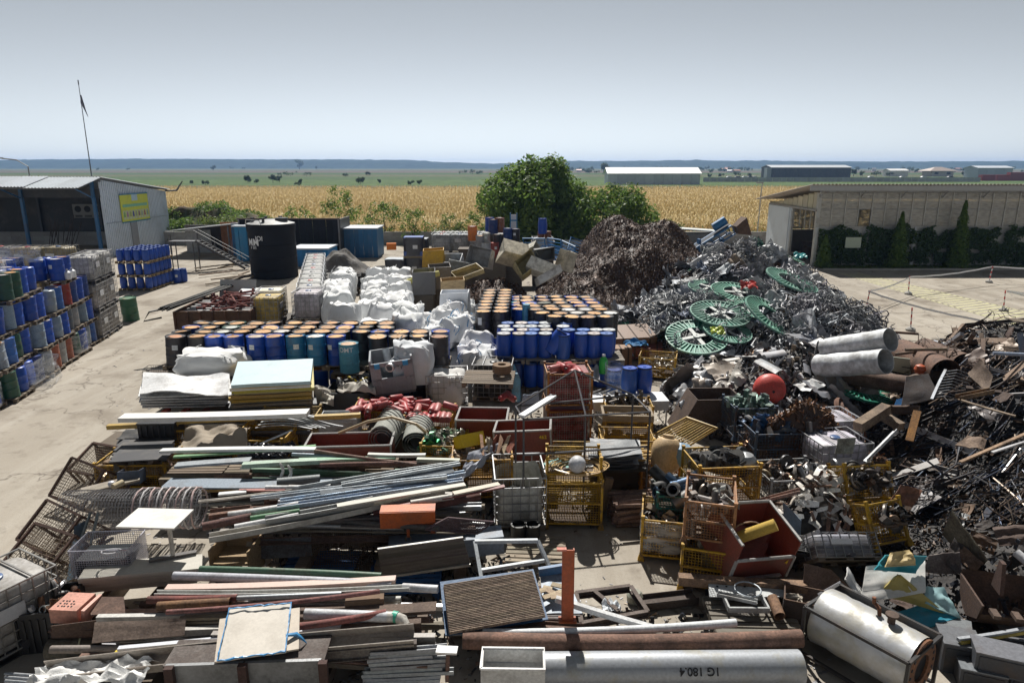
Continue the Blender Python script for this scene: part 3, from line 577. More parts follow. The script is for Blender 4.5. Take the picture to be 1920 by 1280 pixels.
hb('rear_wall', (LEN/2, DEP, .9), (LEN, .12, 1.8), WALLM, (.3,.29,.27)); hb('right_end', (LEN, DEP/2, 2.3), (.12, DEP, 4.6), CORRM, (.3,.3,.3)); hb('floor_slab', (LEN/2, DEP/2, .02), (LEN,DEP,.05), WALLM, (.2,.18,.16))
hb('sliding_door', (-.12, 7.0, 1.95), (.1, 4.4, 3.9), CORRM, (.66,.72,.78)); hb('sliding_door', (-.05, 5.0, 1.95), (.08, .9, 3.9), CORRM, (.60,.66,.72)); hb('door_rail', (-.1, 4.6, 3.95), (.14, 9.3, .14), PAINT, (.3,.29,.28))
hb('door_post', (0, 4.4, 2.0), (.16,.16,4.0), PAINT, (.42,.43,.42)); hb('corner_post', (0, 0.02, 2.6), (.24,.24,5.2), PAINT, (.45,.45,.43))
for i in range(10): hb('gable_panel', (0, .5+.92*i, 4.02+(ZF-.35-.13*(.5+.92*i)-3.95)/2), (.04,.86, max(.15, ZF-.35-.14*(.5+.92*i)-3.95)), CORRM, jit((.55,.5,.36),.12))
for i in range(4): hb('frame_post', (.35, 1.0+i*.95, 3.2), (.06,.06,1.5), PAINT, (.5,.5,.48))
for i in range(7): ob('machine', MB().box((0,0,.5), (.5+R.random()*.5,.6,R.uniform(.7,1.6))), PAINT, jit((.10,.09,.09),.4), None, T(HX+1.4+R.uniform(0,2.5), HY+1.2+i*.8, 0), 'dim machine part standing inside the hall doorway', 'machine', 'machines inside the hall doorway')
def ivy(x0, x1, z0, z1, n, y=-.3):
    mb = MB()
    for k in range(n):
        x, z = R.uniform(x0, x1), R.uniform(z0, z1)
        if noise.noise(V((x*1.1, z*1.3, 4))) > -.36 and z > 1.6*max(0, noise.noise(V((x*1.5, 0, 8)))) and z < 2.75+.55*noise.noise(V((x*.9, 3, 8))): leaf(mb, V((x, y-R.random()**2*.35, z+.15*noise.noise(V((x*2, 0, 1))))), R.uniform(.07,.15), V((R.gauss(0,.5),-1,R.gauss(.3,.5))))
    return mb
for i in range(7):
    ob('ivy', ivy(i*3.55+.1, i*3.55+3.5, .2, 3.25, 3400), LEAFD, None, None, T(HX, HY, 0), 'dark ivy covering the %s wall bay of the hall, counted from the doorway' % ORD[i], 'ivy', 'ivy on the hall wall')
def conifer(px, ht, w, lb):
    x = (px-960)/1280*(HY-1.2); t = thing('conifer', lb, 'tree', T(x, HY-1.0, 0)); mb = MB()
    for k in range(int(2600*ht/4)):
        z = R.random()**1.25; r = w/2*(1-z)**.75*(R.random()**.4)*(1+.3*noise.noise(V((z*9, px, R.random()*.1)))); a = R.uniform(0, 6.28)
        leaf(mb, V((r*math.cos(a), r*math.sin(a), .15+z*(ht-.15))), R.uniform(.07,.14), V((math.cos(a), math.sin(a), .8)))
    ob('crown', mb, LEAF, None, t); ob('trunk', MB().tube([(0,0,0),(0,0,ht*.8)], [.08,.02], 6), BARK, None, t)
conifer(1685, 3.9, 1.75, 'middle pointed conifer standing against the hall wall'); conifer(1799, 4.7, 1.7, 'tallest pointed conifer standing against the hall wall'); conifer(1548, 2.3, 1.3, 'small young conifer at the corner of the hall')
kb = ob('kerb', MB().box((HX+13, HY-2.25, .06), (26.4, .16, .12)), WALLM, (.42,.4,.36), kind='structure')
mb = MB()
for k in range(6000): leaf(mb, V((HX+R.uniform(0,26), HY-R.uniform(.1,2.1), .03+R.random()*.08)), R.uniform(.04,.09), V((R.gauss(0,.6),R.gauss(0,.6),1)))
ob('verge_soil', MB().box((HX+13, HY-1.1, .01), (26, 2.2, .06)), EARTH, (.1,.08,.05), kind='structure'); ob('grass', mb, LEAF, kind='stuff')
ob('wall_board', MB().box((0,0,0), (1.1,.05,.75)), BOARD, (.45,.52,.42), None, T(HX+2.4, HY-.75, 1.75), 'small pale notice board hanging among the ivy', 'sign')
t = thing('street_lamp', 'slim grey street lamp standing behind the yard wall by the hall', 'lamp', T(aty(1418, 455, 64).x, 64, 0)); ob('pole', MB().tube([(0,0,0),(.05,0,5.0),(.1,0,5.5)], [.07,.05,.04], 6), GALV, (.5,.5,.5), t); ob('lamp_head', MB().box((-.15,0,5.55), (.6,.22,.1)), PAINT, (.35,.34,.32), t)
# ---- chained marker posts
MK = [(1703,552),(1623,583),(1707,620),(1854,530),(1881,583)]; tops = []
for i, (px, py) in enumerate(MK):
    g = at(px, py); t = thing('marker_post', ['striped marker post in the middle of the painted walkway','striped marker post closest to the green reels','striped marker post in front of the silver ducts','striped marker post in the hall shadow','striped marker post beside the far end of the walkway'][i], 'post', T(g) @ RY(4*(1 if i % 2 else -1)))
    ob('base', smo(MB().lathe([(.2,0),(.2,.1),(.12,.16)], 12)), WALLM, (.4,.39,.37), t)
    for k in range(6): ob('band', MB().lathe([(.03,.14+k*.15),(.03,.29+k*.15)], 8), PAINT, (.55,.04,.04) if k % 2 else (.75,.75,.75), t)
    tops.append(g+V((0,0,1.0)))
def tape(a, b, lb, sag=.12):
    a, b = V(a), V(b); d = (b-a).normalized(); mb = MB()
    mb.grid(14, 1, lambda u, v: a.lerp(b, u)+V((0,0,-sag*4*u*(1-u)+(v-.5)*.085+.01*math.sin(u*30))), .002)
    ob('barrier_tape', mb, PLAS, (.75,.77,.82), None, None, lb, 'tape')
tape(tops[1], tops[0], 'white barrier tape from the walkway post to the post by the reels'); tape(tops[0], tops[3], 'white barrier tape rising to the post in the hall shadow'); tape(tops[3], V((40, 41, 1)), 'white barrier tape running from the shadowed post out of the yard')
tape(tops[1], at(1830, 640)+V((0,0,.9)), 'long white barrier tape sagging toward the dark scrap heap'); tape(tops[4], V((29, 33, .95)), 'white barrier tape starting at the far walkway post'); tape(tops[4], V((27.5, 30, .8)), 'short white barrier tape dropping from the far walkway post')
# ================================================================ CONTAINERS: builders
BLUE, NAVY, BLK, GRN, REDB, TEAL, SKY_, GREY = (.008,.07,.42), (.012,.045,.20), (.030,.028,.032), (.012,.07,.045), (.27,.03,.022), (.02,.17,.36), (.10,.36,.50), (.36,.38,.40)
TAN, DTAN, WHT = (.58,.30,.095), (.40,.17,.06), (.75,.75,.73)
def steel_body(k=0):
    p = [(.27,0),(.292,.004),(.292,.03),(.286,.04)]
    for z in (.10,.16,.22): p += [(.286,z-.012),(.289,z),(.286,z+.012)]
    p += [(.286,.275),(.297,.295),(.286,.315),(.286,.42),(.289,.44),(.286,.46),(.286,.565),(.297,.585),(.286,.605)]
    for z in (.68,.74,.80): p += [(.286,z-.012),(.289,z),(.286,z+.012)]
    p += [(.286,.845),(.296,.855),(.298,.875),(.292,.882),(.284,.878),(.282,.86)]
    mb = MB().lathe(p, 24); mb.v = [(x*(1+.05*k*min(0, noise.noise(V((x*3.2+k*7, y*3.2, z*2.4))))), y*(1+.05*k*min(0, noise.noise(V((x*3.2+k*7, y*3.2, z*2.4))))), z) for x, y, z in mb.v]; return smo(mb, 'drum_body', 50)
def steel_lid():
    mb = MB().lathe([(.281,.850),(.281,.858),(.20,.861),(.1,.864),(.01,.864)], 20); mb.lathe([(.035,.862),(.035,.876)], 8, T(.17,.05,0)); mb.lathe([(.02,.862),(.02,.874)], 8, T(-.2,-.02,0)); return smo(mb, 'drum_lid', 30)
def plas_body(): return smo(MB().lathe([(.20,0),(.215,.01),(.222,.05),(.236,.2),(.242,.4),(.238,.56),(.222,.68),(.208,.735),(.205,.75)], 20), 'barrel_body', 40)
def plas_lid(): return smo(MB().lathe([(.215,.752),(.215,.782),(.205,.79),(.19,.775),(.05,.775),(.045,.79),(.01,.79)], 18), 'barrel_lid', 30)
def plas_ring(): return smo(MB().lathe([(.212,.735),(.222,.742),(.222,.758),(.212,.765)], 18, None, False), 'barrel_ring', 30)
def tight_body(): return smo(MB().lathe([(.2,0),(.26,.01),(.283,.05),(.285,.27),(.291,.285),(.285,.3),(.285,.55),(.291,.565),(.285,.58),(.285,.78),(.27,.84),(.235,.865),(.23,.85),(.02,.845)], 22), 'barrel_body', 40)
def drum_label(r, h=.16, w=.8, z=.45):
    mb = MB(); mb.grid(5, 1, lambda u, v: ((r+.003)*math.sin((u-.5)*w), -(r+.003)*math.cos((u-.5)*w), z+v*h), .001); return mb.mesh(name='paper_label')
def drum(x, y, z, col, lid=None, label='', group=None, kind='steel', rot=None, tilt=None, sticker=None, mx=None, sc_=1., name=None, lidm=None):
    m = mx if mx is not None else T(x, y, z) @ (tilt or Mx()) @ RZ(R.uniform(0, 360) if rot is None else rot) @ Mx.Scale(sc_, 4)
    if kind == 'steel':
        t = thing(name or 'steel_drum', label, 'drum', m, group); kk = R.choice([0,1,1,2,3,4]); b = ob('body', cached(('sb', kk), lambda: steel_body(kk)), DRUMP, jit(col, .2), t)
        ob('lid', cached('sl', steel_lid), lidm or LID, jit(lid or TAN, .3), t, Mx.Scale(R.choice([1,1,.998]), 4)); r = .291
    elif kind == 'barrel':
        t = thing(name or 'plastic_drum', label, 'drum', m, group); ob('body', cached('pb', plas_body), PLAS, jit(col, .08), t); ob('lid', cached('pl', plas_lid), PLAS, jit(lid or (.55,.56,.58), .15), t); ob('clamp_ring', cached('pr', plas_ring), PLAS, (.03,.03,.03), t); r = .241
    else:
        t = thing(name or 'plastic_drum', label, 'drum', m, group); ob('body', cached('tb', tight_body), PLAS, jit(col, .1), t); ob('bung', cached('bung', lambda: smo(MB().lathe([(.04,.84),(.04,.885),(.01,.885)], 10, T(.14,0,0)).lathe([(.04,.84),(.04,.885),(.01,.885)], 10, T(-.14,0,0)))), PLAS, (.02,.02,.03), t); r = .286
    if sticker is None: sticker = R.random() < .16
    if sticker:
        a = math.degrees(math.atan2(-x, -y)) if (x or y) else 0.
        yaw = m.to_euler().z; ob('paper_label', cached(('lab', kind, sticker if isinstance(sticker, tuple) else 0), lambda: drum_label(r, *(sticker if isinstance(sticker, tuple) else (.15, .55, .5 if kind != 'barrel' else .35)))), CARD, jit((.7,.72,.74), .1), t, RZ(math.degrees(-yaw)+R.uniform(-35, 25)))
    return t
def pallet(x, y, z, rot, label, group=None, sx=1.2, sy=1.2, n=7, col=(.24,.19,.14), detail=True, mx=None):
    m = mx if mx is not None else T(x, y, z) @ RZ(rot)
    t = thing('wooden_pallet', label, 'pallet', m, group); w = sy/(n*1.35)
    bd = cached(('bd', sx, round(w, 4)), lambda: MB().box((0,0,0), (sx, w, .02)).mesh(name='deck_board'))
    for i in range(n): ob('deck_board', bd, WOOD, jit(col, .25), t, T(0, -sy/2+w/2+(sy-w)*i/(n-1), .132) @ RZ(R.uniform(-.6,.6)))
    cb = cached(('cb', sy), lambda: MB().box((0,0,0), (.1, sy, .022)).mesh(name='stringer')); fb = cached(('fb', sy), lambda: MB().box((0,0,0), (.1, sy, .02)).mesh(name='bottom_board')); bk = cached('bk', lambda: MB().box((0,0,0), (.12,.12,.085)).mesh(name='block'))
    for xx in (-sx/2+.06, 0, sx/2-.06):
        ob('stringer', cb, WOOD, jit(col, .2), t, T(xx, 0, .11)); ob('bottom_board', fb, WOOD, jit(col, .2), t, T(xx, 0, .011))
        for yy in (-sy/2+.07, 0, sy/2-.07): ob('block', bk, WOOD, jit(col, .25), t, T(xx, yy, .06))
    return t
def wrap_mesh(w, d, h, ripple=.02, n=40, seed=0):
    def fn(u, v):
        a = u*2*math.pi; c, s = math.cos(a), math.sin(a); k = .45; x = w/2*math.copysign(abs(c)**k, c); y = d/2*math.copysign(abs(s)**k, s)
        q = 1+ripple*noise.noise(V((x*2.5+seed, y*2.5, v*h*4))); return (x*q, y*q, h*v+.04*noise.noise(V((x*3, y*3+seed, v))))
    mb = MB(); mb.grid(n, 8, fn); return smo(mb, 'film', 60)
def wrap(mx, w, d, h, label, z0=.15, m=None, seed=0): return ob('stretch_film', wrap_mesh(w, d, h, .025, 40, seed), m or FILM, None, None, mx @ T(0,0,z0), label, 'film')
def ibc_cage(L=1.2, W=1.0, Hh=1.0):
    mb = MB(); r = .011
    for z in [0,.13,.3,.47,.64,.81,Hh]:
        rr = .016 if z in (0, Hh) else r
        mb.tube([(-L/2,-W/2,z),(L/2,-W/2,z)], rr, 4, False); mb.tube([(-L/2,W/2,z),(L/2,W/2,z)], rr, 4, False); mb.tube([(-L/2,-W/2,z),(-L/2,W/2,z)], rr, 4, False); mb.tube([(L/2,-W/2,z),(L/2,W/2,z)], rr, 4, False)
    for i in range(8):
        x = -L/2+L*i/7
        for s in (-1, 1): mb.tube([(x,s*W/2,0),(x,s*W/2,Hh)], r, 4, False)
    for i in range(1, 6):
        y = -W/2+W*i/6
        for s in (-1, 1): mb.tube([(s*L/2,y,0),(s*L/2,y,Hh)], r, 4, False)
    return smo(mb, 'cage', 60)
def ibc_bottle(L=1.14, W=.94, Hh=.97):
    n = 28; prof = [(.0,.9),(.03,.965),(.1,1.0),(.5,1.0),(.86,1.0),(.94,.97),(.985,.88)]
    mb = MB(); o = 0
    for zf, k in prof:
        for i in range(n):
            a = 2*math.pi*(i+.5)/n; c, s = math.cos(a), math.sin(a); e = .32
            mb.v.append((L/2*k*math.copysign(abs(c)**e, c), W/2*k*math.copysign(abs(s)**e, s), zf*Hh))
    for j in range(len(prof)-1):
        for i in range(n): mb.f.append((j*n+i, j*n+(i+1) % n, (j+1)*n+(i+1) % n, (j+1)*n+i))
    mb.f.append(tuple(range(n))[::-1]); mb.f.append(tuple((len(prof)-1)*n+i for i in range(n)))
    return smo(mb, 'bottle', 40)
def ibc(x, y, z, rot, label, group=None, bot=(.66,.67,.66), cage=(.45,.46,.48), open_top=False, bottle=True, mx=None, bm=None, fill=None, plate=True):
    m = mx if mx is not None else T(x, y, z) @ RZ(rot)
    t = thing('caged_tank', label, 'tank', m, group)
    def base():
        mb = MB(); mb.box((0,0,.12), (1.2,1.0,.03))
        for a in (-.53,0,.53):
            for b in (-.43,0,.43): mb.box((a,b,.06), (.13,.13,.1))
        for b in (-.43,0,.43): mb.box((0,b,.012), (1.2,.11,.02))
        return mb.mesh(name='base')
    ob('base', cached('ibase', base), PLAS, jit((.05,.05,.055) if R.random() < .6 else (.25,.2,.15), .2), t)
    ob('cage', cached('icage', ibc_cage), GALV, jit(cage, .15), t, T(0,0,.14))
    if bottle:
        b = ob('bottle', cached('ibot', ibc_bottle), bm or DPLAS, jit(bot, .06), t, T(0,0,.145)); ob('cap', cached('icap', lambda: smo(MB().lathe([(.11,0),(.11,.035),(.09,.045),(.01,.045)], 16))), PLAS, R.choice([(.03,.03,.03),(.5,.05,.04),(.04,.1,.25)]), t, T(0,0,1.1))
        if not open_top:
            for xx in (-.28,.28): ob('top_bar', cached('itb', lambda: MB().tube([(0,-.5,0),(0,.5,0)], .016, 4).mesh(name='top_bar')), GALV, cage, t, T(xx,0,1.14))
        ob('valve', cached('ival', lambda: smo(MB().lathe([(.05,0),(.05,.09),(.065,.09),(.065,.12)], 12, RX(90)))), PLAS, (.04,.04,.05), t, T(0,-.46,.2))
        if plate: ob('name_plate', cached('inp', lambda: MB().box((0,0,0), (.4,.012,.22)).mesh(name='name_plate')), BOARD, jit((.55,.56,.58), .15), t, T(-.1,-.518,.75))
    return t
def bag_mesh(k, s=1.05, h=1.1, sag=.16):
    r = random.Random(k); n, m = 34, 16; off = r.uniform(0, 90); mb = MB()
    for j in range(m+1):
        v = j/m
        if v < .8: rad = .92+.14*math.sin(v/.8*math.pi); z = v/.8*h
        else: w = (v-.8)/.2; rad = 1.0*(1-w*.88); z = h+sag*.35*math.sin(w*3.1)+.05*w
        for i in range(n):
            a = 2*math.pi*i/n; c, q = math.cos(a), math.sin(a); e = .62
            x, y = s/2*rad*math.copysign(abs(c)**e, c), s/2*rad*math.copysign(abs(q)**e, q)
            d = .15*noise.noise(V((x*2.2+off, y*2.2, z*1.3)))+.09*noise.noise(V((x*5+off, y*5, z*1.8+9)))+.03*noise.noise(V((x*13+off, y*13, z*3)))
            zz = z+(.2*noise.noise(V((x*3, y*3+off, 2)))+.07*noise.noise(V((x*9, y*9+off, 2))) if v > .6 else 0)
            mb.v.append((x*(1+d*1.5), y*(1+d*1.5), max(0, zz)))
    for j in range(m):
        for i in range(n): mb.f.append((j*n+i, j*n+(i+1) % n, (j+1)*n+(i+1) % n, (j+1)*n+i))
    mb.f.append(tuple(range(n))[::-1]); mb.f.append(tuple(m*n+i for i in range(n))); return mb.mesh(75, 'sack')
def bigbag(x, y, z, label, group=None, s=1., col=(.78,.79,.80), k=None, tilt=None, blue=False):
    k = R.randrange(6) if k is None else k; t = thing('bulk_bag', label, 'bag', T(x, y, z) @ (tilt or Mx()) @ RZ(R.choice([0,90,180,270])+R.uniform(-9,9)) @ Mx.Diagonal((s, s*R.uniform(.95,1.05), s*R.uniform(.85,1.05), 1)), group)
    ob('sack', cached(('bag', k), lambda: bag_mesh(k)), FAB, jit(col, .05), t)
    for i in range(4):
        sx, sy = (1 if i % 2 else -1), (1 if i > 1 else -1); mb = cached(('loop', i), lambda: smo(MB().tube([(sx*.47,sy*.44,.75),(sx*.49,sy*.42,1.05),(sx*.36,sy*.26,1.16+.05*i),(sx*.22,sy*.38,1.12),(sx*.34,sy*.49,.85)], .018, 5)))
        ob('lifting_loop', mb, FAB, (.05,.25,.5) if blue else (.72,.73,.74), t)
    return t
def wire_panel(w, h, sp, r=.004):
    mb = MB(); nx, nz = max(2, int(w/sp)), max(2, int(h/sp))
    for i in range(1, nx): mb.tube([(-w/2+w*i/nx,0,0),(-w/2+w*i/nx,0,h)], r, 3, False)
    for i in range(1, nz): mb.tube([(-w/2,.006,h*i/nz),(w/2,.006,h*i/nz)], r, 3, False)
    return mb.mesh(name='mesh_panel')
YELL = (.52,.30,.015)
def stillage(label, mx, L=1.2, W=.8, Hh=.9, col=YELL, group=None, sp=.05, front=1., mid=True, wc=None, m=None, name='mesh_stillage', wr=.0055):
    t = thing(name, label, 'stillage', mx, group); m = m or WORN; z0 = .12
    def post():
        mb = MB().box((0,0,(Hh+.06)/2+.03), (.046,.046,Hh)); mb.add([(-.06,-.06,0),(.06,-.06,0),(.06,.06,0),(-.06,.06,0),(-.03,-.03,.13),(.03,-.03,.13),(.03,.03,.13),(-.03,.03,.13)], [(3,2,1,0),(4,5,6,7),(0,1,5,4),(1,2,6,5),(2,3,7,6),(3,0,4,7)]); mb.box((0,0,Hh+.055), (.062,.062,.04)); return mb.mesh(name='post')
    for sx in (-1, 1):
        for sy in (-1, 1): ob('post', cached(('post', Hh), post), m, jit(col, .08), t, T(sx*(L/2-.03), sy*(W/2-.03), 0))
    for side, (w, yy, rz) in enumerate(((L, -W/2+.02, 0), (L, W/2-.02, 180), (W, -L/2+.02, -90), (W, L/2-.02, 90))):
        hh = Hh-z0; hh = hh*front if side == 0 else hh; M2 = RZ(rz) @ T(0, yy if side == 0 else -abs(yy), z0)
        ob('mesh_panel', cached(('wp', w, round(hh,3), sp, wr), lambda: wire_panel(w-.06, hh, sp, wr)), m, wc or jit(col, .1), t, M2)
        for z in [0, hh]+([hh*.5] if mid else []): ob('rail', cached(('rail', w), lambda: MB().box((0,0,0), (w-.06,.026,.034)).mesh(name='rail')), m, jit(col, .1), t, M2 @ T(0,-.006,z))
    ob('base_tray', cached(('tray', L, W), lambda: MB().box((0,0,z0-.02), (L-.05,W-.05,.03)).mesh(name='base_tray')), RUST, (.14,.10,.07), t); return t
# ================================================================ drum blocks in the middle of the yard
COLA = [BLK,BLK,BLUE,BLUE,BLUE,BLUE,TEAL,TEAL,BLUE,BLUE,BLK,BLK,BLK,BLK]
CN = {BLK:'black', BLUE:'blue', TEAL:'stained teal', GRN:'green', NAVY:'navy', REDB:'dark red', SKY_:'pale blue', GREY:'grey'}
def row_label(c, kind, i, j, what): return '%s %s %s along %s row of the %s' % (CN.get(c, 'dark'), kind, ORD[i], ORD[j], what)
X0, Y0, PX, PY_ = -10.25, 20.06, .617, .605
for i in range(14):
    for j in range(4 if i < 11 else 2):
        c = COLA[i] if j == 0 else R.choice([BLK,BLK,BLK,BLK,BLK,(.05,.035,.03),BLUE,NAVY]); lid = TAN if R.random() < .75 else R.choice([DTAN, (.5,.42,.32), (.6,.6,.56)])
        if (i, j) == (2, 1): c, lid = BLK, (.55,.55,.5)
        if (i, j) in ((2, 2), (2, 3)): c, lid = GRN, [(.55,.6,.55), TAN][j-2]
        tl = RX(R.uniform(-1.5,1.5)) @ RY(R.uniform(-1.5,1.5)) if R.random() < .8 else RX(R.uniform(-5,5)) @ RY(R.uniform(-5,5))
        x = X0+PX*i+R.uniform(-.03,.03)+(.1 if i == 1 and j == 0 else 0); y = Y0+PY_*j+R.uniform(-.04,.04)
        if i == 9 and j == 0: continue
        drum(x, y, 1.165, c, lid, row_label(c, 'steel drum', i, j, 'long upper drum block'), 'upper tier of the long drum block', tilt=tl)
om = thing('steel_drum', 'rusty pale blue steel drum lettered OMT on its own pallet', 'drum', T(-4.86, 19.62, 1.05) @ RZ(0)); ob('body', cached(('sb', 2), lambda: steel_body(2)), mat('flaking_paint', .6, 0, (.06,.07,.05), .8, 4, .47, .62, .2, .1), SKY_, om); ob('lid', cached('sl', steel_lid), LID, (.6,.4,.25), om)
lettering('OMT', .2, T(0,0,.72) @ RZ(-4), WHITE, om, .293)
for i in range(2): drum(-5.15+.6*i, 19.62, .01, NAVY, TAN, '%s navy drum on the ground carrying the lettered drum pallet' % ['first','second'][i], sticker=False)
pallet(-4.9, 19.75, .9, 0, 'short weathered pallet carrying the lettered pale blue drum', None, .95, .8, 5)
for i in range(7):
    for tier in (0, 1):
        pallet(X0+PX*(2*i+.5), Y0+PY_*.5, tier*1.02, 0, '%s pallet along the long drum block front, %s tier' % (ORD[i], ['ground','upper'][tier]), 'pallets of the long drum block', 1.22, 1.2, 7)
        if tier == 1 and i < 6: pallet(X0+PX*(2*i+.5), Y0+PY_*2.55, 1.02, 0, '%s pallet along the rear of the long drum block' % ORD[i], 'pallets of the long drum block', 1.22, 1.2, 5)
for i in range(14):
    for j in range(2):
        c = [BLK,BLK,BLUE,NAVY,BLUE,BLUE,BLUE,BLUE,BLUE,NAVY,NAVY,NAVY,BLK,BLK][i]
        if j == 1 and 0 < i < 13: continue
        drum(X0+PX*i, Y0+PY_*j, .145, c, TAN, row_label(c, 'steel drum', i, j, 'lower long block'), 'ground tier of the long drum block')
for j in range(8):                                     # narrow double file
    for i in range(2):
        y = 23.75+.61*j; c = BLK; drum(-1.03+.62*i+.02*j, y, 1.165, c, R.choice([TAN,TAN,(.55,.36,.18)]), 'black drum of the narrow double file, %s pair from the front, %s one' % (ORD[j], ['outer','inner'][i]), 'narrow double file of drums', sticker=((.26,.5,.42) if (i, j) == (0, 0) else False))
for j in range(4): pallet(-.72, 24.05+j*1.22, 1.02, 0, '%s pallet from the front below the narrow double file' % ORD[j], 'pallets of the narrow file', 1.25, 1.2, 5)
for i in range(2): drum(-1.0+.62*i, 23.7, .145, [BLUE,NAVY][i], TAN, ['blue','navy'][i]+' steel drum on the ground under the narrow double file', None)
CC = {0:(1.44,4),1:(1.1,5),2:(.85,5),3:(.8,5),4:(.65,5),5:(.6,5),6:(.55,5)}
for j in range(7):
    for i in range(CC[j][1]):
        c = BLK if j < 3 else R.choice([BLK,BLK,NAVY,BLUE]); lid = TAN
        if j in (1, 2) and i in (3, 4, 2): lid = R.choice([(.6,.62,.62), TAN])
        if j == 4 and i == 1: lid = GRN
        drum(CC[j][0]+.585*i, 22.85+.6*j, 1.165+R.uniform(-.01,.03), c, lid, row_label(c, 'steel drum', i, j, 'square drum block'), 'square drum block', tilt=RX(R.uniform(-2,2)) @ RY(R.uniform(-2,2)))
for j in range(3):
    for i in range(2): pallet(1.55+i*1.25-.2*j, 23.15+j*1.21, 1.02, 0, 'pallet %s across and %s deep below the square drum block' % (ORD[i], ORD[j]), 'pallets of the square block', 1.19, 1.2, 5)
for i in range(4): drum(1.44+.585*i, 22.85, .145, NAVY, TAN, '%s navy drum on the ground below the square drum block' % ORD[i], 'ground drums of the square block')
for k in range(5): drum(.3, 25.0+k*.6, .9+R.uniform(-.02,.02), BLUE if k != 2 else SKY_, TAN, '%s drum in the blue side file left of the square block'.replace('left of', 'flanking') % ORD[k], 'blue side file of drums', sc_=1.12)
for k in range(6): drum(.52, 24.2, .9+k*.16, SKY_, (.2,.45,.6), 'pale blue pail, %s from the bottom of the nested pail stack' % ORD[k], 'nested pale blue pails', kind='barrel', sc_=.62, name='pail', sticker=False)
# blue plastic drums
XD = [-.26,.24,.62,1.04,1.72,2.2,2.62,3.02]
for j in range(4):
    for i in range(8):
        if (i, j) == (4, 0): continue
        x = XD[i]+R.uniform(-.03,.03)+(.1 if j % 2 else 0); y = 21.1+.5*j
        if (i > 4 and j > 1) : continue
        drum(x, y, 1.09, BLUE, R.choice([(.6,.62,.64),(.55,.5,.48),(.1,.2,.5)]), 'blue barrel with pale lid, %s along row %s of upper rack' % (ORD[i], ['one','two','three','four'][j]), 'upper tier of blue barrels', kind='barrel', sticker=False)
drum(1.62, 20.95, 1.09, (.02,.09,.40), (.02,.09,.40), 'grimy blue barrel with flat top standing in front of the leaning barrel', kind='barrel', sticker=False)
drum(0, 0, 0, BLUE, (.01,.07,.35), 'blue barrel leaning sideways against the barrel rack', None, 'barrel', mx=T(1.2, 20.95, 1.28) @ RY(32) @ RX(-8), sticker=False)
for i in range(9):
    c = BLUE if i not in (1,) else NAVY; drum(-.35+.46*i+R.uniform(-.03,.03), 21.0+R.uniform(-.05,.05), .15, c, (.05,.12,.4), 'blue barrel, %s along the rack ground tier' % ORD[i], 'ground tier of blue barrels', kind='barrel', sticker=i == 4)
for i in range(4):
    pallet(-.1+i*1.05, 21.3, .95, 0, '%s pallet of the barrel rack, upper tier' % ORD[i], 'pallets of the barrel rack', 1.02, 1.2, 6, (.3,.27,.23)); pallet(-.1+i*1.05, 21.3, 0, 0, '%s pallet of the barrel rack, on the ground' % ORD[i], 'pallets of the barrel rack', 1.02, 1.2, 6)
for i, (px, py, z, c, lid, kd, s, lb) in enumerate([
    (918,690,.2,BLUE,(.6,.62,.64),'barrel',1,'short blue barrel with a grey rim below the narrow file'),(898,668,.5,BLUE,WHT,'barrel',1,'blue barrel topped with white film in front of the narrow file'),(930,668,.45,BLUE,WHT,'barrel',1,'blue barrel with a domed white cover beside the rack'),
    (908,648,.6,BLUE,(.5,.6,.7),'barrel',1.1,'blue barrel with a shiny lid under the labelled black drum'),(888,697,.15,NAVY,(.5,.5,.5),'barrel',.95,'navy barrel with an open grey rim by the white sacks'),(870,640,.9,BLUE,WHT,'barrel',.9,'blue barrel half sunk among the white sacks')]):
    g = at(px, py, z); drum(g.x, g.y+.25, max(0, z-.1), c, lid, lb, None, kd, sc_=s, sticker=False)
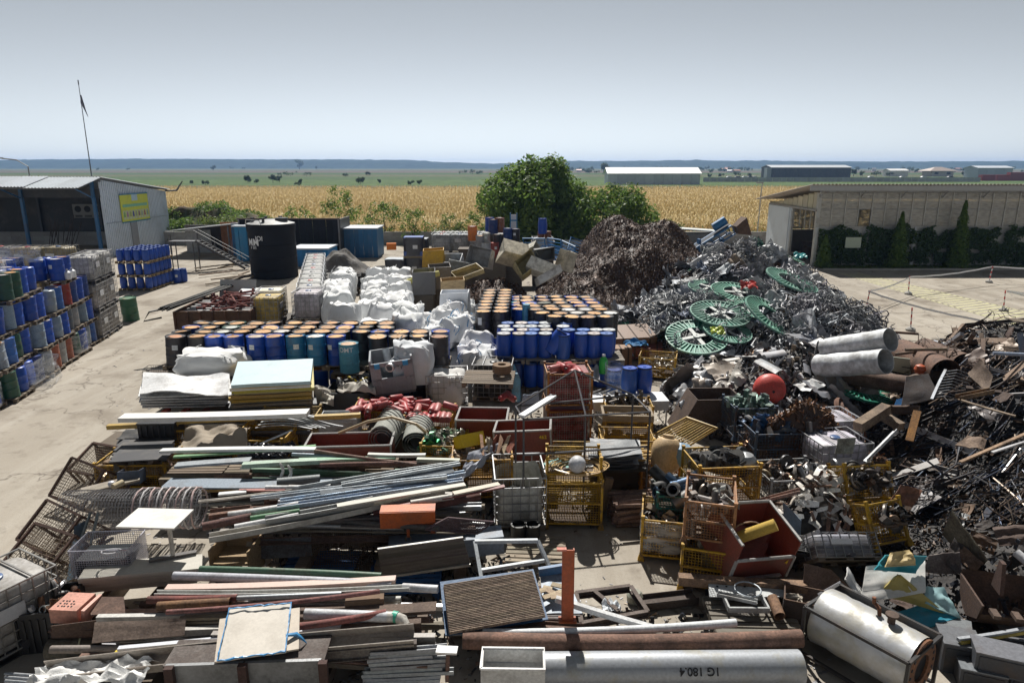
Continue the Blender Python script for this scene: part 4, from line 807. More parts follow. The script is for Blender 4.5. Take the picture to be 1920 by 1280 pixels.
# ================================================================ long pallet stacks along the road
Dv = V((-.215, .977, 0)).normalized(); Nv = V((-Dv.y, Dv.x, 0)); ANG = math.degrees(math.atan2(-Dv.x, Dv.y))
TIER = ['ground','second','third','top']
for c in range(9):
    for tier in range([3,4,4,3,4,4,3,4,3][c]):
        o = V((-14.45, 16.4, 0))+Dv*(1.32*c+R.uniform(-.03,.03))+Nv*(.6+R.uniform(-.12,.16)+.05*tier); z = tier*.93
        what = 'roadside stack, %s from the camera' % ORD[c]
        pallet(o.x, o.y, z, ANG+R.uniform(-4,4), '%s tier pallet of the %s' % (TIER[tier], what), 'pallets of the roadside stacks', 1.2, 1.2, 5, (.2,.16,.12))
        cols = R.choice([[BLUE]*4,[BLUE]*4,[BLUE,NAVY,BLUE,NAVY],[GRN,BLUE,BLUE,BLUE],[(.2,.27,.36),BLUE,BLUE,GREY],[(.03,.12,.40)]*4,[(.25,.3,.36),(.03,.12,.4)]*2,[(.10,.13,.17),(.3,.31,.32),BLUE,BLUE]])
        if (c, tier) == (7, 2): cols = [REDB, NAVY, REDB, BLUE]
        if (c, tier) in ((3, 3), (4, 3)): cols = [GRN, GRN, BLUE, GRN]
        if (c, tier) in ((5, 0), (6, 0)): cols = [GREY, (.3,.09,.05), NAVY, NAVY]
        for k, (a, b) in enumerate(((-.3,-.3),(-.3,.3),(.3,-.3),(.3,.3))):
            if a > 0 and tier < 3: continue
            q = o+Nv*a+Dv*b; drum(q.x, q.y, z+.145, cols[k], R.choice([TAN, cols[k], (.5,.5,.5)]), '%s drum, %s tier, %s, roadside stack number %s' % (CN.get(cols[k],'brown'), TIER[tier], ['road side near corner','road side far corner','inner near corner','inner far corner'][k], ['one','two','three','four','five','six','seven','eight','nine'][c]), 'drums of the roadside stacks', 'steel' if R.random() < .7 else 'tight', sticker=R.random() < .35, sc_=.9, tilt=RX(R.uniform(-1.5,1.5)) @ RY(R.uniform(-1.5,1.5)))
        if R.random() < .2 or (c in (2, 4) and tier == 0): wrap(T(o.x, o.y, z) @ RZ(ANG), 1.24, 1.24, R.uniform(.5,.8), 'crinkled stretch film round the %s tier of the %s' % (TIER[tier], what), seed=c*4+tier)
for c in range(2):
    for tier in range(3):
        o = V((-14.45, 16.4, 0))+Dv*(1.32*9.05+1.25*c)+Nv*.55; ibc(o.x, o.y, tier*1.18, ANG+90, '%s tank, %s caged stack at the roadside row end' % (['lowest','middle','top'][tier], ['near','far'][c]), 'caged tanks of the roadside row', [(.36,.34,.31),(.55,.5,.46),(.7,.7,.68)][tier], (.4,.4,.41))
for c in range(7):                                     # second file, only its top shows
    o = V((-14.45, 16.4, 0))+Dv*(1.35*c+.4)+Nv*2.0
    pallet(o.x, o.y, 2.79, ANG, 'top pallet of the hidden inner stack, %s from the camera' % ORD[c], 'pallets of the inner stacks', 1.2, 1.2, 5)
    for k, (a, b) in enumerate(((-.3,-.3),(-.3,.3),(.3,-.3),(.3,.3))):
        q = o+Nv*a+Dv*b; cc = R.choice([BLUE, BLUE, (.20,.12,.08), GRN, NAVY]); drum(q.x, q.y, 2.935, cc, R.choice([TAN, (.5,.3,.2), (.6,.6,.6)]), '%s drum on the inner stack top, %s place of pallet %s' % (CN.get(cc,'brown'), ORD[k], ['one','two','three','four','five','six','seven'][c]), 'drums on the inner stack tops', sticker=R.random() < .4)
for k, (a, b) in enumerate(((3.6,5.6),(4.7,5.9),(5.4,4.9))):
    o = V((-14.45,16.4,0))+Dv*(a)+Nv*.5; g = V((-14.45,16.4,0))+Dv*[4.2,5.6,8.2][k]+Nv*1.3
    ob('plastic_cover', wrap_mesh(1.3,1.2,.5,.2,40,k*7), FILM, None, None, T(g.x, g.y, 3.72) @ RZ(k*30), ['loose clear plastic sheet crumpled over the stack top near the frame edge','loose clear plastic sheet over the green drums','loose clear plastic sheet beside the tall blue drums'][k], 'film')
for k, (px, py, s) in enumerate([(96,540,.5),(102,532,.45),(107,541,.5),(90,545,.42)]):
    g = V((-14.45,16.4,0))+Dv*(9.0+.22*k)+Nv*(.12+.1*(k%2)); t = thing('white_canister', ['white canister at the back of the little canister group','tallest white canister of the little group','front white canister of the little group','small white canister at the side of the little group'][k], 'canister', T(g.x, g.y, 2.94) @ Mx.Scale(s, 4)); ob('body', smo(MB().lathe([(.2,0),(.24,.04),(.24,.5),(.1,.62),(.07,.64)], 14)), PLAS, (.7,.71,.74), t); ob('cap', smo(MB().lathe([(.09,.64),(.09,.74)], 10)), PLAS, (.3,.3,.35), t)
for i, (px, Y, c) in enumerate([(-2,30.6,(.12,.12,.12)),(48,30.4,(.55,.42,.22)),(106,30.6,(.4,.34,.2))]):
    x = (px-960)/1289*Y; lb = ['dark','stained yellow','grimy olive'][i]
    for tier in range(3): ibc(x, Y, tier*1.2+.02, 0, '%s caged tank in the shed front stack, %s tier' % (lb, ['ground','middle','top'][tier]), 'caged tanks before the shed', jit(c,.2), (.25,.25,.26), bm=DPLAS)
    for tier in range(1, 3): pallet(x, Y, tier*1.2-.14, 0, '%s pallet under the %s caged tank before the shed' % (['middle','upper'][tier-1], lb), 'pallets before the shed', 1.2, 1.0, 5)
g = at(240, 603); t = drum(g.x, g.y+.3, 0, (.02,.10,.05), (.05,.2,.1), 'lone dark green crushed drum standing at the end of the roadside row', None, 'steel', tilt=RX(4), sc_=1.25)
ob('plastic_sheet', wrap_mesh(1.6,1.2,.9,.25,40,77), FILM, None, None, T(*(V((-14.45,16.4,0))+Dv*5.3+Nv*.35).xy, .02) @ RZ(ANG), 'loose clear plastic skirt hanging off the ground tier onto the road', 'film')
# ================================================================ three tier block of small blue barrels
for tier in range(3):
    for i in range(4):
        for j in range(6):
            if tier < 2 and not (j == 0 or i == 3): continue
            drum(-22.6+.49*i, 39.35+.49*j, tier*.79+.145, BLUE, (.02,.08,.35), 'small blue barrel, %s tier, %s across, %s deep in tidy block' % (TIER[tier], ORD[i], ORD[j]), 'tidy block of small blue barrels', 'barrel', sticker=False, sc_=.82)
    for i in range(2):
        for j in range(3): pallet(-22.35+.98*i, 39.6+.98*j, tier*.79, 0, '%s tier pallet, %s across %s deep, under the tidy barrel block' % (TIER[tier], ORD[i], ORD[j]), 'pallets of the tidy barrel block', .96, .96, 5, (.4,.3,.18))
for k, (px, py) in enumerate([(329,531),(341,529)]): g = at(px, py); drum(g.x, g.y+.25, 0, BLUE, (.02,.08,.35), ['blue barrel with yellow sticker standing on the ground beside the tidy block','plain blue barrel standing on the ground behind the stickered one'][k], None, 'barrel', sc_=1.05, sticker=k == 0)
# ================================================================ caged tank double row
for k in range(10):
    for tier in range(2):
        if tier == 0 and k > 1: continue
        o = V((-7.95, 26.3, 0))+V((-.245, .97, 0))*1.27*k
        ibc(o.x, o.y, tier*1.19, 92+14*(1 if k > 0 else 0), '%s caged tank of the tank row behind the drums, %s tier' % (ORD[k], TIER[tier*3]), 'caged tank row behind the drums', (.72,.66,.72) if k == 0 else jit((.62,.62,.60), .08), (.42,.43,.45), bm=(MILK if k == 0 else DPLAS))
ob('tank_platform', MB().box((0,0,.55), (1.5,11.5,1.1)), WALLM, (.12,.12,.12), None, T(-9.75, 33.2, 0) @ RZ(14), 'dark block plinth under the caged tank row', 'plinth')
ibc(-9.55, 26.35, 1.0, 94, 'yellow caged tank at the front beside the lilac one', None, (.72,.52,.12), (.40,.40,.40)); ibc(-9.9, 27.7, 1.0, 98, 'empty pale caged tank behind the yellow one', None, (.6,.55,.4), (.4,.4,.4), open_top=True)
ob('tank_platform', MB().box((0,0,.5), (1.3,2.6,1.0)), WALLM, (.12,.11,.10), None, T(-9.7, 27.0, 0), 'dark block plinth under the yellow caged tank', 'plinth')
# ================================================================ white bulk bags
for k in range(8):
    u = k/7; x, y = -6.25+(-8.6+6.25)*u, 24.4+(34-24.4)*u; bigbag(x+R.uniform(-.15,.15), y+R.uniform(-.2,.2), 1.02+R.uniform(-.12,.1), '%s upper bulk bag of the narrow bag file next to the caged tanks' % ORD[k], 'narrow file of bulk bags', R.uniform(.98,1.16), tilt=RX(R.uniform(-9,9)) @ RY(R.uniform(-9,9)))
    if k < 3: bigbag(x+.1, y-.05, 0, '%s lower bulk bag of the narrow bag file next to the caged tanks' % ORD[k], 'narrow file of bulk bags', 1.1)
for k in range(9):
    u = k/8; x, y = -4.5+(-6.3+4.5)*u, 22.9+(32.8-22.9)*u
    for s in (0, 1):
        bigbag(x+s*.95-.2+R.uniform(-.15,.15), y+R.uniform(-.3,.3), 1.0+R.uniform(-.2,.15), '%s upper pair of the wide bag file, %s bag' % (ORD[k], ['tank side','heap side'][s]), 'wide file of bulk bags', R.uniform(.95,1.18), tilt=RX(R.uniform(-12,12)) @ RY(R.uniform(-12,12)))
        if k < 2: bigbag(x+s*.95-.2, y, 0, '%s lower pair of the wide bag file, %s bag' % (ORD[k], ['tank side','heap side'][s]), 'wide file of bulk bags', 1.08)
n = 0
for k in range(52):
    u, v = R.random(), R.random(); x = -3.6+2.75*u; y = 21.4+7.0*v; z = max(0, 1.25-.75*abs(u-.4)*2-.08*v*3)*R.uniform(.4,1)
    bigbag(x, y, z, 'slumped white sack in the loose sack heap beside the narrow drum file', 'loose heap of white sacks', R.uniform(.62,.95), (.74,.75,.77), tilt=RX(R.uniform(-35,35)) @ RY(R.uniform(-35,35)), blue=R.random() < .5)
ob('sack_heap_core', heap(-2.4, 24.8, 2.0, 4.4, 1.0, 30, .5, 1.5)[0], FAB, (.6,.6,.6), None, None, 'packed white plastic waste under the loose sacks', 'plastic waste')
# ================================================================ REAR OF THE YARD
def tyre_mesh(): return smo(MB().lathe([(.28,-.13),(.34,-.16),(.46,-.15),(.5,-.11),(.505,-.04),(.49,-.035),(.49,-.015),(.505,-.01),(.505,.05),(.49,.055),(.49,.075),(.505,.08),(.5,.11),(.46,.15),(.34,.16),(.28,.13),(.28,-.13)], 26, None, False), 'tyre', 30)
k = 0
for (px, Y, cnt) in ((694,37.5,3),(719,37.8,4),(668,38.6,2),(735,38.6,3)):
    for i in range(cnt):
        x = (px-960)/1272*Y; ob('truck_tyre', cached('tyre', tyre_mesh), RUB, jit((.035,.034,.033),.2), None, T(x+R.uniform(-.06,.06), Y+R.uniform(-.05,.05), .55+i*.31) @ RX(R.uniform(-6,6)) @ RY(R.uniform(-6,6)), 'black tyre, %s from the bottom of the %s tyre stack' % (ORD[i], ['low front','tall front','short rear','rear corner'][k]), 'tyre', 'tyre stacks')
    ob('tyre_platform', MB().box((0,0,.2), (1.1,1.1,.4)), WOOD, (.12,.1,.08), None, T((px-960)/1272*Y, Y, 0), 'timber platform under the %s tyre stack' % ['low front','tall front','short rear','rear corner'][k], 'platform'); k += 1
GRAV = mat('grey_gravel', .95, 0, (.10,.09,.085), .7, 4, .4, .65, .35, .6, 14, base=(.21,.20,.19))
ob('gravel_heap', heap(-10.6, 42.5, 2.6, 2.2, 1.9, 36, .35, 2.0)[0], GRAV, kind='stuff', label='grey gravel heap before the blue shed', cat='gravel')
def wrapped(px, Y, z, lb, top, wc=(.02,.02,.03), band=(.01,.06,.28)):
    x = (px-960)/1280*Y; t = thing('wrapped_pallet', lb, 'wrapped load', T(x, Y, z) @ RZ(R.uniform(-4,4)))
    pal = MB().box((0,0,.06), (1.1,1.0,.12)); ob('base', pal, WOOD, (.3,.24,.16), t); ob('dark_film', wrap_mesh(1.1,1.0,.98,.03,40,px), PLAS, wc, t, T(0,0,.12)); ob('blue_load', MB().box((0,0,.2), (1.06,.96,.3)).mesh(), PLAS, band, t); ob('top_cover', MB().box((0,0,1.08), (1.02,.92,.06)), PLAS, top, t)
    ob('paper_label', MB().box((.1,-.52,.6), (.25,.02,.2)), CARD, (.6,.6,.62), t)
for a in [(741,36.5,0,'dark wrapped pallet load standing on the ground by the tyres',(.05,.06,.09)),(775,36.8,0,'dark wrapped pallet load on the ground beside the yellow crate',(.04,.05,.08)),(742,36.6,1.12,'wrapped pallet load with an orange box on its top',(.45,.5,.55)),(776,36.9,1.12,'wrapped pallet load in the second tier beside the shrub',(.05,.06,.12)),(777,37,2.24,'blue topped wrapped load crowning the front stack',(.02,.08,.35)),(786,38.5,2.0,'highest wrapped load with a grey lid behind the blue topped one',(.4,.42,.45)),(788,38.6,.9,'wrapped load hidden behind the front stack',(.05,.05,.06))]: wrapped(*a)
ob('orange_box', MB().box((0,0,0), (.5,.4,.34)), CARD, (.55,.16,.03), None, T(aty(734,462,36.4)) @ RZ(8), 'small orange carton on the dark wrapped load', 'carton')
for i in range(4):
    for tier in range(2):
        x = (828+34*i-960)/1288*43; ibc(x, 43+.1*i, .62+tier*1.18, 2, '%s caged tank of the rear tank group, %s tier' % (ORD[i], ['lower','upper'][tier]), 'rear caged tank group', jit((.52,.55,.58),.1), (.3,.32,.33), bm=[DPLAS,MILK][i % 2])
        if tier == 1: ibc(x, 44.4, .62+tier*1.18, 2, '%s caged tank in the second rank of the rear tank group' % ORD[i], 'rear caged tank group', jit((.6,.6,.6),.1), (.35,.36,.36))
    pallet((828+34*i-960)/1288*43, 43, .48, 0, '%s pallet carrying the rear caged tanks' % ORD[i], 'pallets of the rear tanks', 1.2, 1.1, 5)
    ob('sleeper', MB().box((0,0,.24), (1.2,1.0,.48)), WALLM, (.2,.19,.18), None, T((828+34*i-960)/1288*43, 43.2, 0), '%s concrete sleeper under the rear tank pallets' % ORD[i], 'sleeper')
REAR = [(886,441,40,(.55,.16,.03),(.6,.6,.6),.95,'orange topped drum on the rear pallet'),(901,459,39.5,(.3,.3,.32),TAN,.95,'grey drum below the orange topped one'),(925,428,41,NAVY,TAN,.95,'navy drum in the high pair near the big tree'),(937,426,41.3,(.25,.10,.06),(.5,.5,.5),1.0,'rust brown drum in the high pair near the big tree'),(918,424,41.6,BLUE,DTAN,.95,'blue drum behind the high pair'),(912,450,39.5,(.45,.46,.42),(.6,.6,.55),.8,'small pale drum on the rear pallet'),(932,452,39.7,BLK,(.2,.2,.2),.8,'small black drum on the rear pallet'),(912,472,39.2,GREY,TAN,.95,'grey drum on the lower rear pallet'),(927,472,39.3,(.4,.07,.05),(.4,.07,.05),.95,'red tin drum on the lower rear pallet'),(952,445,40,NAVY,NAVY,.95,'navy wrapped drum near the striped panel'),(966,446,40.2,BLK,NAVY,.95,'black drum near the striped panel'),(954,470,39.8,NAVY,BLK,1,'lower navy drum near the striped panel'),(968,470,40,BLK,BLK,1,'lower black drum near the striped panel'),(1014,444,41,(.3,.12,.07),(.3,.12,.07),.7,'brown keg left behind the lone high blue barrel'.replace(' left','')),(1027,443,41.2,(.3,.12,.07),(.3,.12,.07),.7,'second brown keg beside the lone high blue barrel')]
for i, (px, py, Y, c, lid, s, lb) in enumerate(REAR):
    p = aty(px, py+10, Y); drum(p.x, p.y, p.z, c, lid, lb, None, sc_=s, sticker=R.random() < .3)
for i, (px, py, Y, w) in enumerate([(895,465,40.2,2.2),(921,476,39.6,1.9),(928,440,41.3,1.3),(960,480,40.1,1.3),(960,456,40.2,1.3),(1018,452,41.2,1.4)]):
    p = aty(px, py, Y); ob('stacked_crate', MB().box((0,0,0), (w,1.1,.12)).box((0,0,-p.z/2-.03), (w*.9,.9,max(.05,p.z-.1))), WOOD, jit((.16,.14,.12),.2), None, T(p.x, p.y, p.z-.06), 'crate stand under the %s group of rear drums' % ['orange topped','grey and red','high pair','lower navy','upper navy','brown keg'][i], 'crate')
p = aty(1017, 438, 41); drum(p.x, p.y-.1, p.z, BLUE, BLUE, 'lone blue barrel standing high before the big tree', None, 'barrel', sc_=1.15, sticker=False); ibc(p.x, p.y, p.z-1.35, 3, 'caged tank carrying the lone high blue barrel', None, (.55,.57,.6)); 
ibc(aty(985,462,41).x, 41, .9, 5, 'wrapped caged tank next to the blue frames', None, (.5,.52,.55)); ibc(aty(1075,458,40.5).x, 40.5, 1.0, 8, 'film covered caged tank at the foot of the shavings heap', None, (.5,.52,.53)); wrap(T(aty(1075,458,40.5).x, 40.5, 1.9), 1.4, 1.2, .7, 'clear film standing up off the caged tank by the shavings heap')
t = thing('striped_panel', 'tall upright white and blue panel before the big tree', 'panel', T(aty(963,470,43).x, 43, 0)); ob('board', MB().box((0,0,3.0), (.34,.08,2.2)), BOARD, (.6,.64,.68), t); ob('upright', MB().box((-.2,0,2.1), (.06,.1,4.2)), PAINT, (.03,.25,.5), t); ob('upright', MB().box((.2,0,2.1), (.06,.1,4.2)), PAINT, (.03,.25,.5), t); ob('cross_band', MB().box((0,-.05,3.75), (.34,.03,.08)), PAINT, (.03,.25,.5), t)
BL2 = (.02,.19,.46)
for i in range(9):                                     # blue tubular pallet frames thrown together
    p = aty([1005,1030,1052,1018,1066,1080,1040,1000,1074][i], [470,476,480,488,476,462,462,492,490][i], 37.5+.4*(i % 3)); t = thing('tubular_stand', 'bent blue tubular frame, %s in the blue frame tangle' % ORD[i], 'frame', T(p.x, p.y, max(.05, p.z-.3)) @ RZ(R.uniform(0,180)) @ RX(R.uniform(-50,50)) @ RY(R.uniform(-30,30)), 'tangle of blue frames'); w, h = R.uniform(.9,1.4), R.uniform(.7,1.1)
    ob('rim', MB().tube([(-w/2,0,0),(w/2,0,0),(w/2,0,h),(-w/2,0,h),(-w/2,0,0)], .035, 5), PAINT, BL2, t)
    for k in range(3): ob('crossbar', MB().tube([(-w/2,0,h*(k+1)/4),(w/2,0,h*(k+1)/4)], .025, 5), PAINT, BL2, t)
    for s in (-1, 1): ob('leg', MB().tube([(s*w/2,0,0),(s*w/2,.8,.1)], .03, 5), PAINT, BL2, t)
# beige tubs and torn boxes on the small brown heap
SHAV = mat('rusty_shavings', .6, .35, (.045,.028,.022), .85, 2.2, .38, .6, .45, .8, 16, base=(.10,.055,.037))
mb1, zb1 = heap(-.9, 32, 2.8, 3.0, 1.9, 46, .4, 1.6); ob('shavings_heap', mb1, SHAV, kind='stuff', label='small brown heap of metal shavings below the beige tubs', cat='shavings')
def zbig(x, y):
    a, b, c = max(0, hA(x, y)), max(0, hB(x, y)), max(0, hC(x, y)); s = (a**4+b**4+c**4)**.25; return s*.93 if s > .02 else -.05
_, hA = heap(6.2, 38.5, 4.9, 6.2, 4.75, 4, .35, .9, sharp=1.25); _, hB = heap(8.4, 38.3, 5.2, 6.0, 3.95, 4, .3, .9, sharp=1.3); _, hC = heap(3.6, 34.5, 2.6, 3.2, 1.7, 4, .4, 1.2)
mb = MB(); mb.grid(110, 110, lambda u, v: (.8+13.2*u, 31+15*v, zbig(.8+13.2*u, 31+15*v)+.12*noise.noise(V((u*40, v*40, 1)))+.06*noise.noise(V((u*120, v*120, 4)))))
ob('brown_shavings_heap', mb, SHAV, kind='stuff', label='large dark brown heap of metal shavings', cat='shavings')
def curls(n, x0, x1, y0, y1, zf, s0=.05, s1=.16, lim=.06):
    mb = MB(); c = 0
    while c < n:
        x, y = R.uniform(x0, x1), R.uniform(y0, y1); z = zf(x, y)
        if z < lim: continue
        c += 1; s = R.uniform(s0, s1); q = Euler((R.uniform(0,6.3), R.uniform(0,6.3), R.uniform(0,6.3))).to_matrix(); p = V((x, y, z+.02)); w = s*R.uniform(.15,.4); kk = R.uniform(.8, 3.2); o = len(mb.v)
        for i in range(4):
            a = kk*(i/3-.5); b = q @ V((math.sin(a)*s, 0, math.cos(a)*s-s*.6)); e = q @ V((0, w, 0)); mb.v.append(tuple(p+b)); mb.v.append(tuple(p+b+e))
        for i in range(3): mb.f.append((o+2*i, o+2*i+1, o+2*i+3, o+2*i+2))
    return mb
def isl_mat(name, cols, rough, metal):
    m = bpy.data.materials.new(name); m.use_nodes = True; N = m.node_tree.nodes; L = m.node_tree.links; b = N['Principled BSDF']; b.inputs['Roughness'].default_value = rough; b.inputs['Metallic'].default_value = metal
    g = N.new('ShaderNodeNewGeometry'); cr = N.new('ShaderNodeValToRGB'); cr.color_ramp.interpolation = 'CONSTANT'; e = cr.color_ramp.elements
    e[0].color = (*cols[0], 1); e[1].position = 1/len(cols); e[1].color = (*cols[1], 1)
    for i, c in enumerate(cols[2:]):
        q = e.new((i+2)/len(cols)); q.color = (*c, 1)
    L.new(g.outputs['Random Per Island'], cr.inputs[0]); L.new(cr.outputs[0], b.inputs['Base Color']); return m
CURLM = isl_mat('shaving_curls', [(.10,.055,.038),(.06,.036,.027),(.14,.078,.05),(.07,.042,.032),(.19,.115,.075),(.045,.028,.021),(.12,.065,.042)], .6, .2)
ob('loose_shavings', curls(34000, .8, 14, 31, 44, zbig, .035, .11), CURLM, kind='stuff', label='curled shavings strewn over the big brown heap', cat='shavings')
ob('loose_shavings', curls(4000, -3.7, 1.9, 29, 35, zb1), CURLM, kind='stuff', label='curled shavings strewn over the small brown heap', cat='shavings')
def tub_mesh(w, d, h, k):
    mb = MB(); t = .03; r = random.Random(k)
    for (c, s) in (((0,0,t/2),(w,d,t)),((-w/2+t/2,0,h/2),(t,d,h)),((w/2-t/2,0,h/2),(t,d,h)),((0,-d/2+t/2,h/2),(w,t,h)),((0,d/2-t/2,h/2),(w,t,h))): mb.box(c, s)
    mb.v = [(x+.16*noise.noise(V((y*1.3+k, z*1.3, 0))), y+.16*noise.noise(V((x*1.3, z*1.3+k, 4))), z+.12*noise.noise(V((x*1.5+k, y*1.5, 9)))) for x, y, z in mb.v]
    return mb
TUBS = [(962,478,33,1.3,.9,.9,(.62,.56,.44),(-50,20,15),'large cream tub tipped over on the small brown heap'),(985,492,32.6,1.0,.8,.8,(.5,.42,.2),(60,-30,20),'torn ochre foam block below the cream tub'),(905,478,33.6,1.2,.9,.7,(.45,.45,.46),(70,10,-20),'grey tub lying open beside the cream one'),(876,512,31,1.3,.7,.25,(.5,.40,.2),(20,-18,20),'ochre folded sheet leaning on a plywood box'),(1015,470,34,1.0,.6,.7,(.10,.11,.12),(80,0,10),'black rubber sheet box by the blue frames'),(1056,495,33.5,.7,.6,1.0,(.66,.6,.48),(10,12,30),'cream upright slab at the foot of the shavings heap'),(1010,508,32,1.3,.9,.6,(.68,.66,.6),(-30,20,-10),'white cracked tub sunk in the shavings'),(992,470,34.5,.8,.6,.6,(.6,.58,.5),(30,60,0),'small cream bin wedged behind the ochre block'),(1030,520,31,1.2,.8,.35,(.72,.70,.66),(-20,-25,15),'pale crumpled panel at the heap foot'),(860,503,33,1.1,.8,.5,(.25,.27,.28),(0,12,10),'grey rectangular crate tilted beside the bulk bags'),(845,500,34,1.3,.9,.8,(.42,.46,.52),(25,0,-8),'blue grey plastic bin leaning in front of the rear tanks')]
for (px, py, Y, w, d, h, c, e, lb) in TUBS:
    p = aty(px, py, Y); ob('plastic_tub', tub_mesh(w, d, h, px), DPLAS, c, None, T(p.x, p.y, max(0.05, p.z-h*.3)) @ Euler([math.radians(a) for a in e]).to_matrix().to_4x4(), lb, 'tub')
# boxes between the bags and the small brown heap
for (px, py, Y, w, d, h, c, m, lb) in [(848,555,29,1.0,.8,.95,(.55,.40,.22),WOOD,'plywood crate beside the white refrigerator'),(852,575,27.6,1.15,.7,.85,(.68,.71,.76),BOARD,'white appliance cabinet near the plywood crate'),(795,540,30,1.0,1.0,1.0,(.10,.10,.11),PLAS,'dark open bin holding yellow rolls'),(824,530,31,1.0,1.0,1.0,(.16,.14,.12),PLAS,'dark bin full of pale waste behind the cabinet'),(812,490,33.5,1.0,.8,.8,YELL,PAINT,'yellow crate of packaged tins before the wrapped loads')]:
    p = aty(px, py, Y); ob('waste_box', tub_mesh(w, d, h, 3), m, c, None, T(p.x, p.y, max(0, p.z-.2)) @ RZ(R.uniform(-10,10)), lb, 'box')
    if p.z > .35: ob('support_crate', MB().box((0,0,p.z/2-.12), (w*.9,d*.9,p.z-.24)), WOOD, (.15,.13,.11), None, T(p.x,p.y,0), 'timber crate hidden under the '+' '.join(lb.split()[:3]), 'crate')
for i in range(3): p = aty(783+i*10, 527-i*4, 30-.1*i); ob('yellow_roll', smo(MB().tube([(-.5,0,0),(.5,0,0)], .13, 12)), FOAM, (.55,.52,.2), None, T(p.x, p.y, p.z+.05) @ RZ(25) @ RY(-8), '%s yellow foam roll on the dark open bin' % ORD[i], 'roll')
# ---- blue conveyor with a rusty hopper
p = aty(1335, 470, 45); t = thing('conveyor', 'inclined blue lattice conveyor with rusty hopper behind the shavings', 'conveyor', T(p.x, 45, 0))
a, b = V((-1.6,0,1.6)), V((1.0,0,3.3))
for s in (-.5, .5):
    ob('chord', MB().tube([a+V((0,s,0)), b+V((0,s,0))], .07, 5), PAINT, (.02,.14,.34), t); ob('chord', MB().tube([a+V((.2,s,-.55)), b+V((.3,s,-.5))], .06, 5), PAINT, (.02,.12,.3), t)
    for k in range(7): q = a.lerp(b, k/6)+V((0,s,0)); ob('brace', MB().tube([q, a.lerp(b, min(1,(k+.6)/6))+V((.25,s,-.52))], .04, 4), PAINT, (.02,.12,.3), t)
ob('belt', MB().box((0,0,0), (3.2,.8,.08)), RUB, (.03,.04,.06), t, frame(a, b)); ob('drive_motor', smo(MB().tube([(-.5,0,0),(.4,0,0)], .28, 12)), PAINT, (.02,.17,.4), t, T(.4,0,3.4) @ RY(-33))
ob('hopper', MB().add([(-.25,-.45,-.3),(.25,-.45,-.3),(.25,.45,-.3),(-.25,.45,-.3),(-.6,-.6,.45),(.6,-.6,.45),(.6,.6,.45),(-.6,.6,.45)], [(3,2,1,0),(0,1,5,4),(1,2,6,5),(2,3,7,6),(3,0,4,7)]), RUST, (.13,.08,.055), t, T(1.7,0,3.1) @ RY(70)); 
for x in (-.9,.6): ob('leg', MB().box((x,0,1.2), (.12,.6,2.4)), PAINT, (.02,.12,.3), t)
ob('metal_roof_sheet', MB().box((0,0,0), (3.2,1.5,.08)), CORRM, (.6,.62,.6), None, T(aty(1300,430,47).x, 47, aty(1300,430,47).z) @ RY(4), 'pale flat roof sheet showing above the shavings heap', 'sheet'); ob('sheet_stack', MB().box((0,0,1.3), (3.0,1.4,2.6)), WALLM, (.25,.25,.24), None, T(aty(1300,430,47).x, 47.2, 0), 'low grey shed body under the pale flat roof', 'shed')
# ---- rusty bin with rods and signs beside the road
t = thing('rusty_bin', 'large rusty open bin heaped with reddish rods beside the drums', 'bin', T(-11.35, 26.6, 0) @ RZ(4)); W_, D_, H_ = 2.75, 3.0, 1.75
for (c, s) in (((0,-D_/2,H_/2),(W_,.07,H_)),((0,D_/2,H_/2),(W_,.07,H_)),((-W_/2,0,H_/2),(.07,D_,H_)),((W_/2,0,H_/2),(.07,D_,H_))): ob('side_plate', MB().box(c, s), RUST, jit((.17,.095,.06),.12), t)
for i in range(7): ob('stiffener', MB().box((-W_/2+W_*i/6,-D_/2-.06,H_/2), (.08,.07,H_)), RUST, jit((.14,.07,.045),.2), t)
for i in range(7): ob('rack_slat', MB().box((0,-1.2+i*.4,H_-.12), (W_,.16,.03)), GALV, (.45,.45,.46), t)
for i in range(34):
    p = V((R.uniform(-.5,1.2), R.uniform(-1.3,1.0), H_+R.uniform(.0,.35))); d = V((R.uniform(-1,1), R.uniform(-.4,.4), R.uniform(-.12,.12))).normalized()*R.uniform(.35,.7)
    mb = MB().tube([p-d, p+d], .035, 6); mb.tube([p+d*.8, p+d*.8+V((0,0,.1))], .05, 6); ob('red_valve_rod', mb, RUST, jit((.30,.10,.09),.25), None, T(-11.35,26.6,0), 'reddish rod with fitting heaped on the rusty bin', 'rod', 'reddish rods on the rusty bin')
for i in range(9): y = -1.4+i*.09; ob('black_bar', MB().tube([(-1.45+.06*i,-1.9,H_+.1+.05*(i%3)),(-.35+.06*i,1.9,H_+.45+.04*(i % 2))], .035, 5), RUB, (.03,.03,.03), None, T(-11.35-.3,26.6,0), 'long black bar in the bundle on the rusty bin edge', 'bar', 'black bar bundle on the rusty bin')
ob('bent_tube', MB().tube([(0,0,0),(-.5,-.5,-.05),(-.62,-.75,-.35),(-.15,-.35,-.3)], .035, 6), PAINT, (.03,.03,.03), None, T(-12.9,25.2,H_+.1), 'bent black tube handle sticking out over the road', 'tube')
ob('sign_sheet', MB().grid(6, 4, lambda u, v: (-.75+1.5*u, .05*math.sin(u*3), .75*v), .02), BOARD, (.5,.5,.47), None, T(-11.4,27.9,H_) @ RX(-22), 'pale rectangular sheet standing on the rusty bin', 'sheet')
ob('white_board', MB().box((0,0,0), (1.6,.9,.05)), BOARD, (.68,.7,.72), None, T(-10.4,27.6,H_+.25) @ RX(12), 'white board lying behind the standing sheet', 'board')
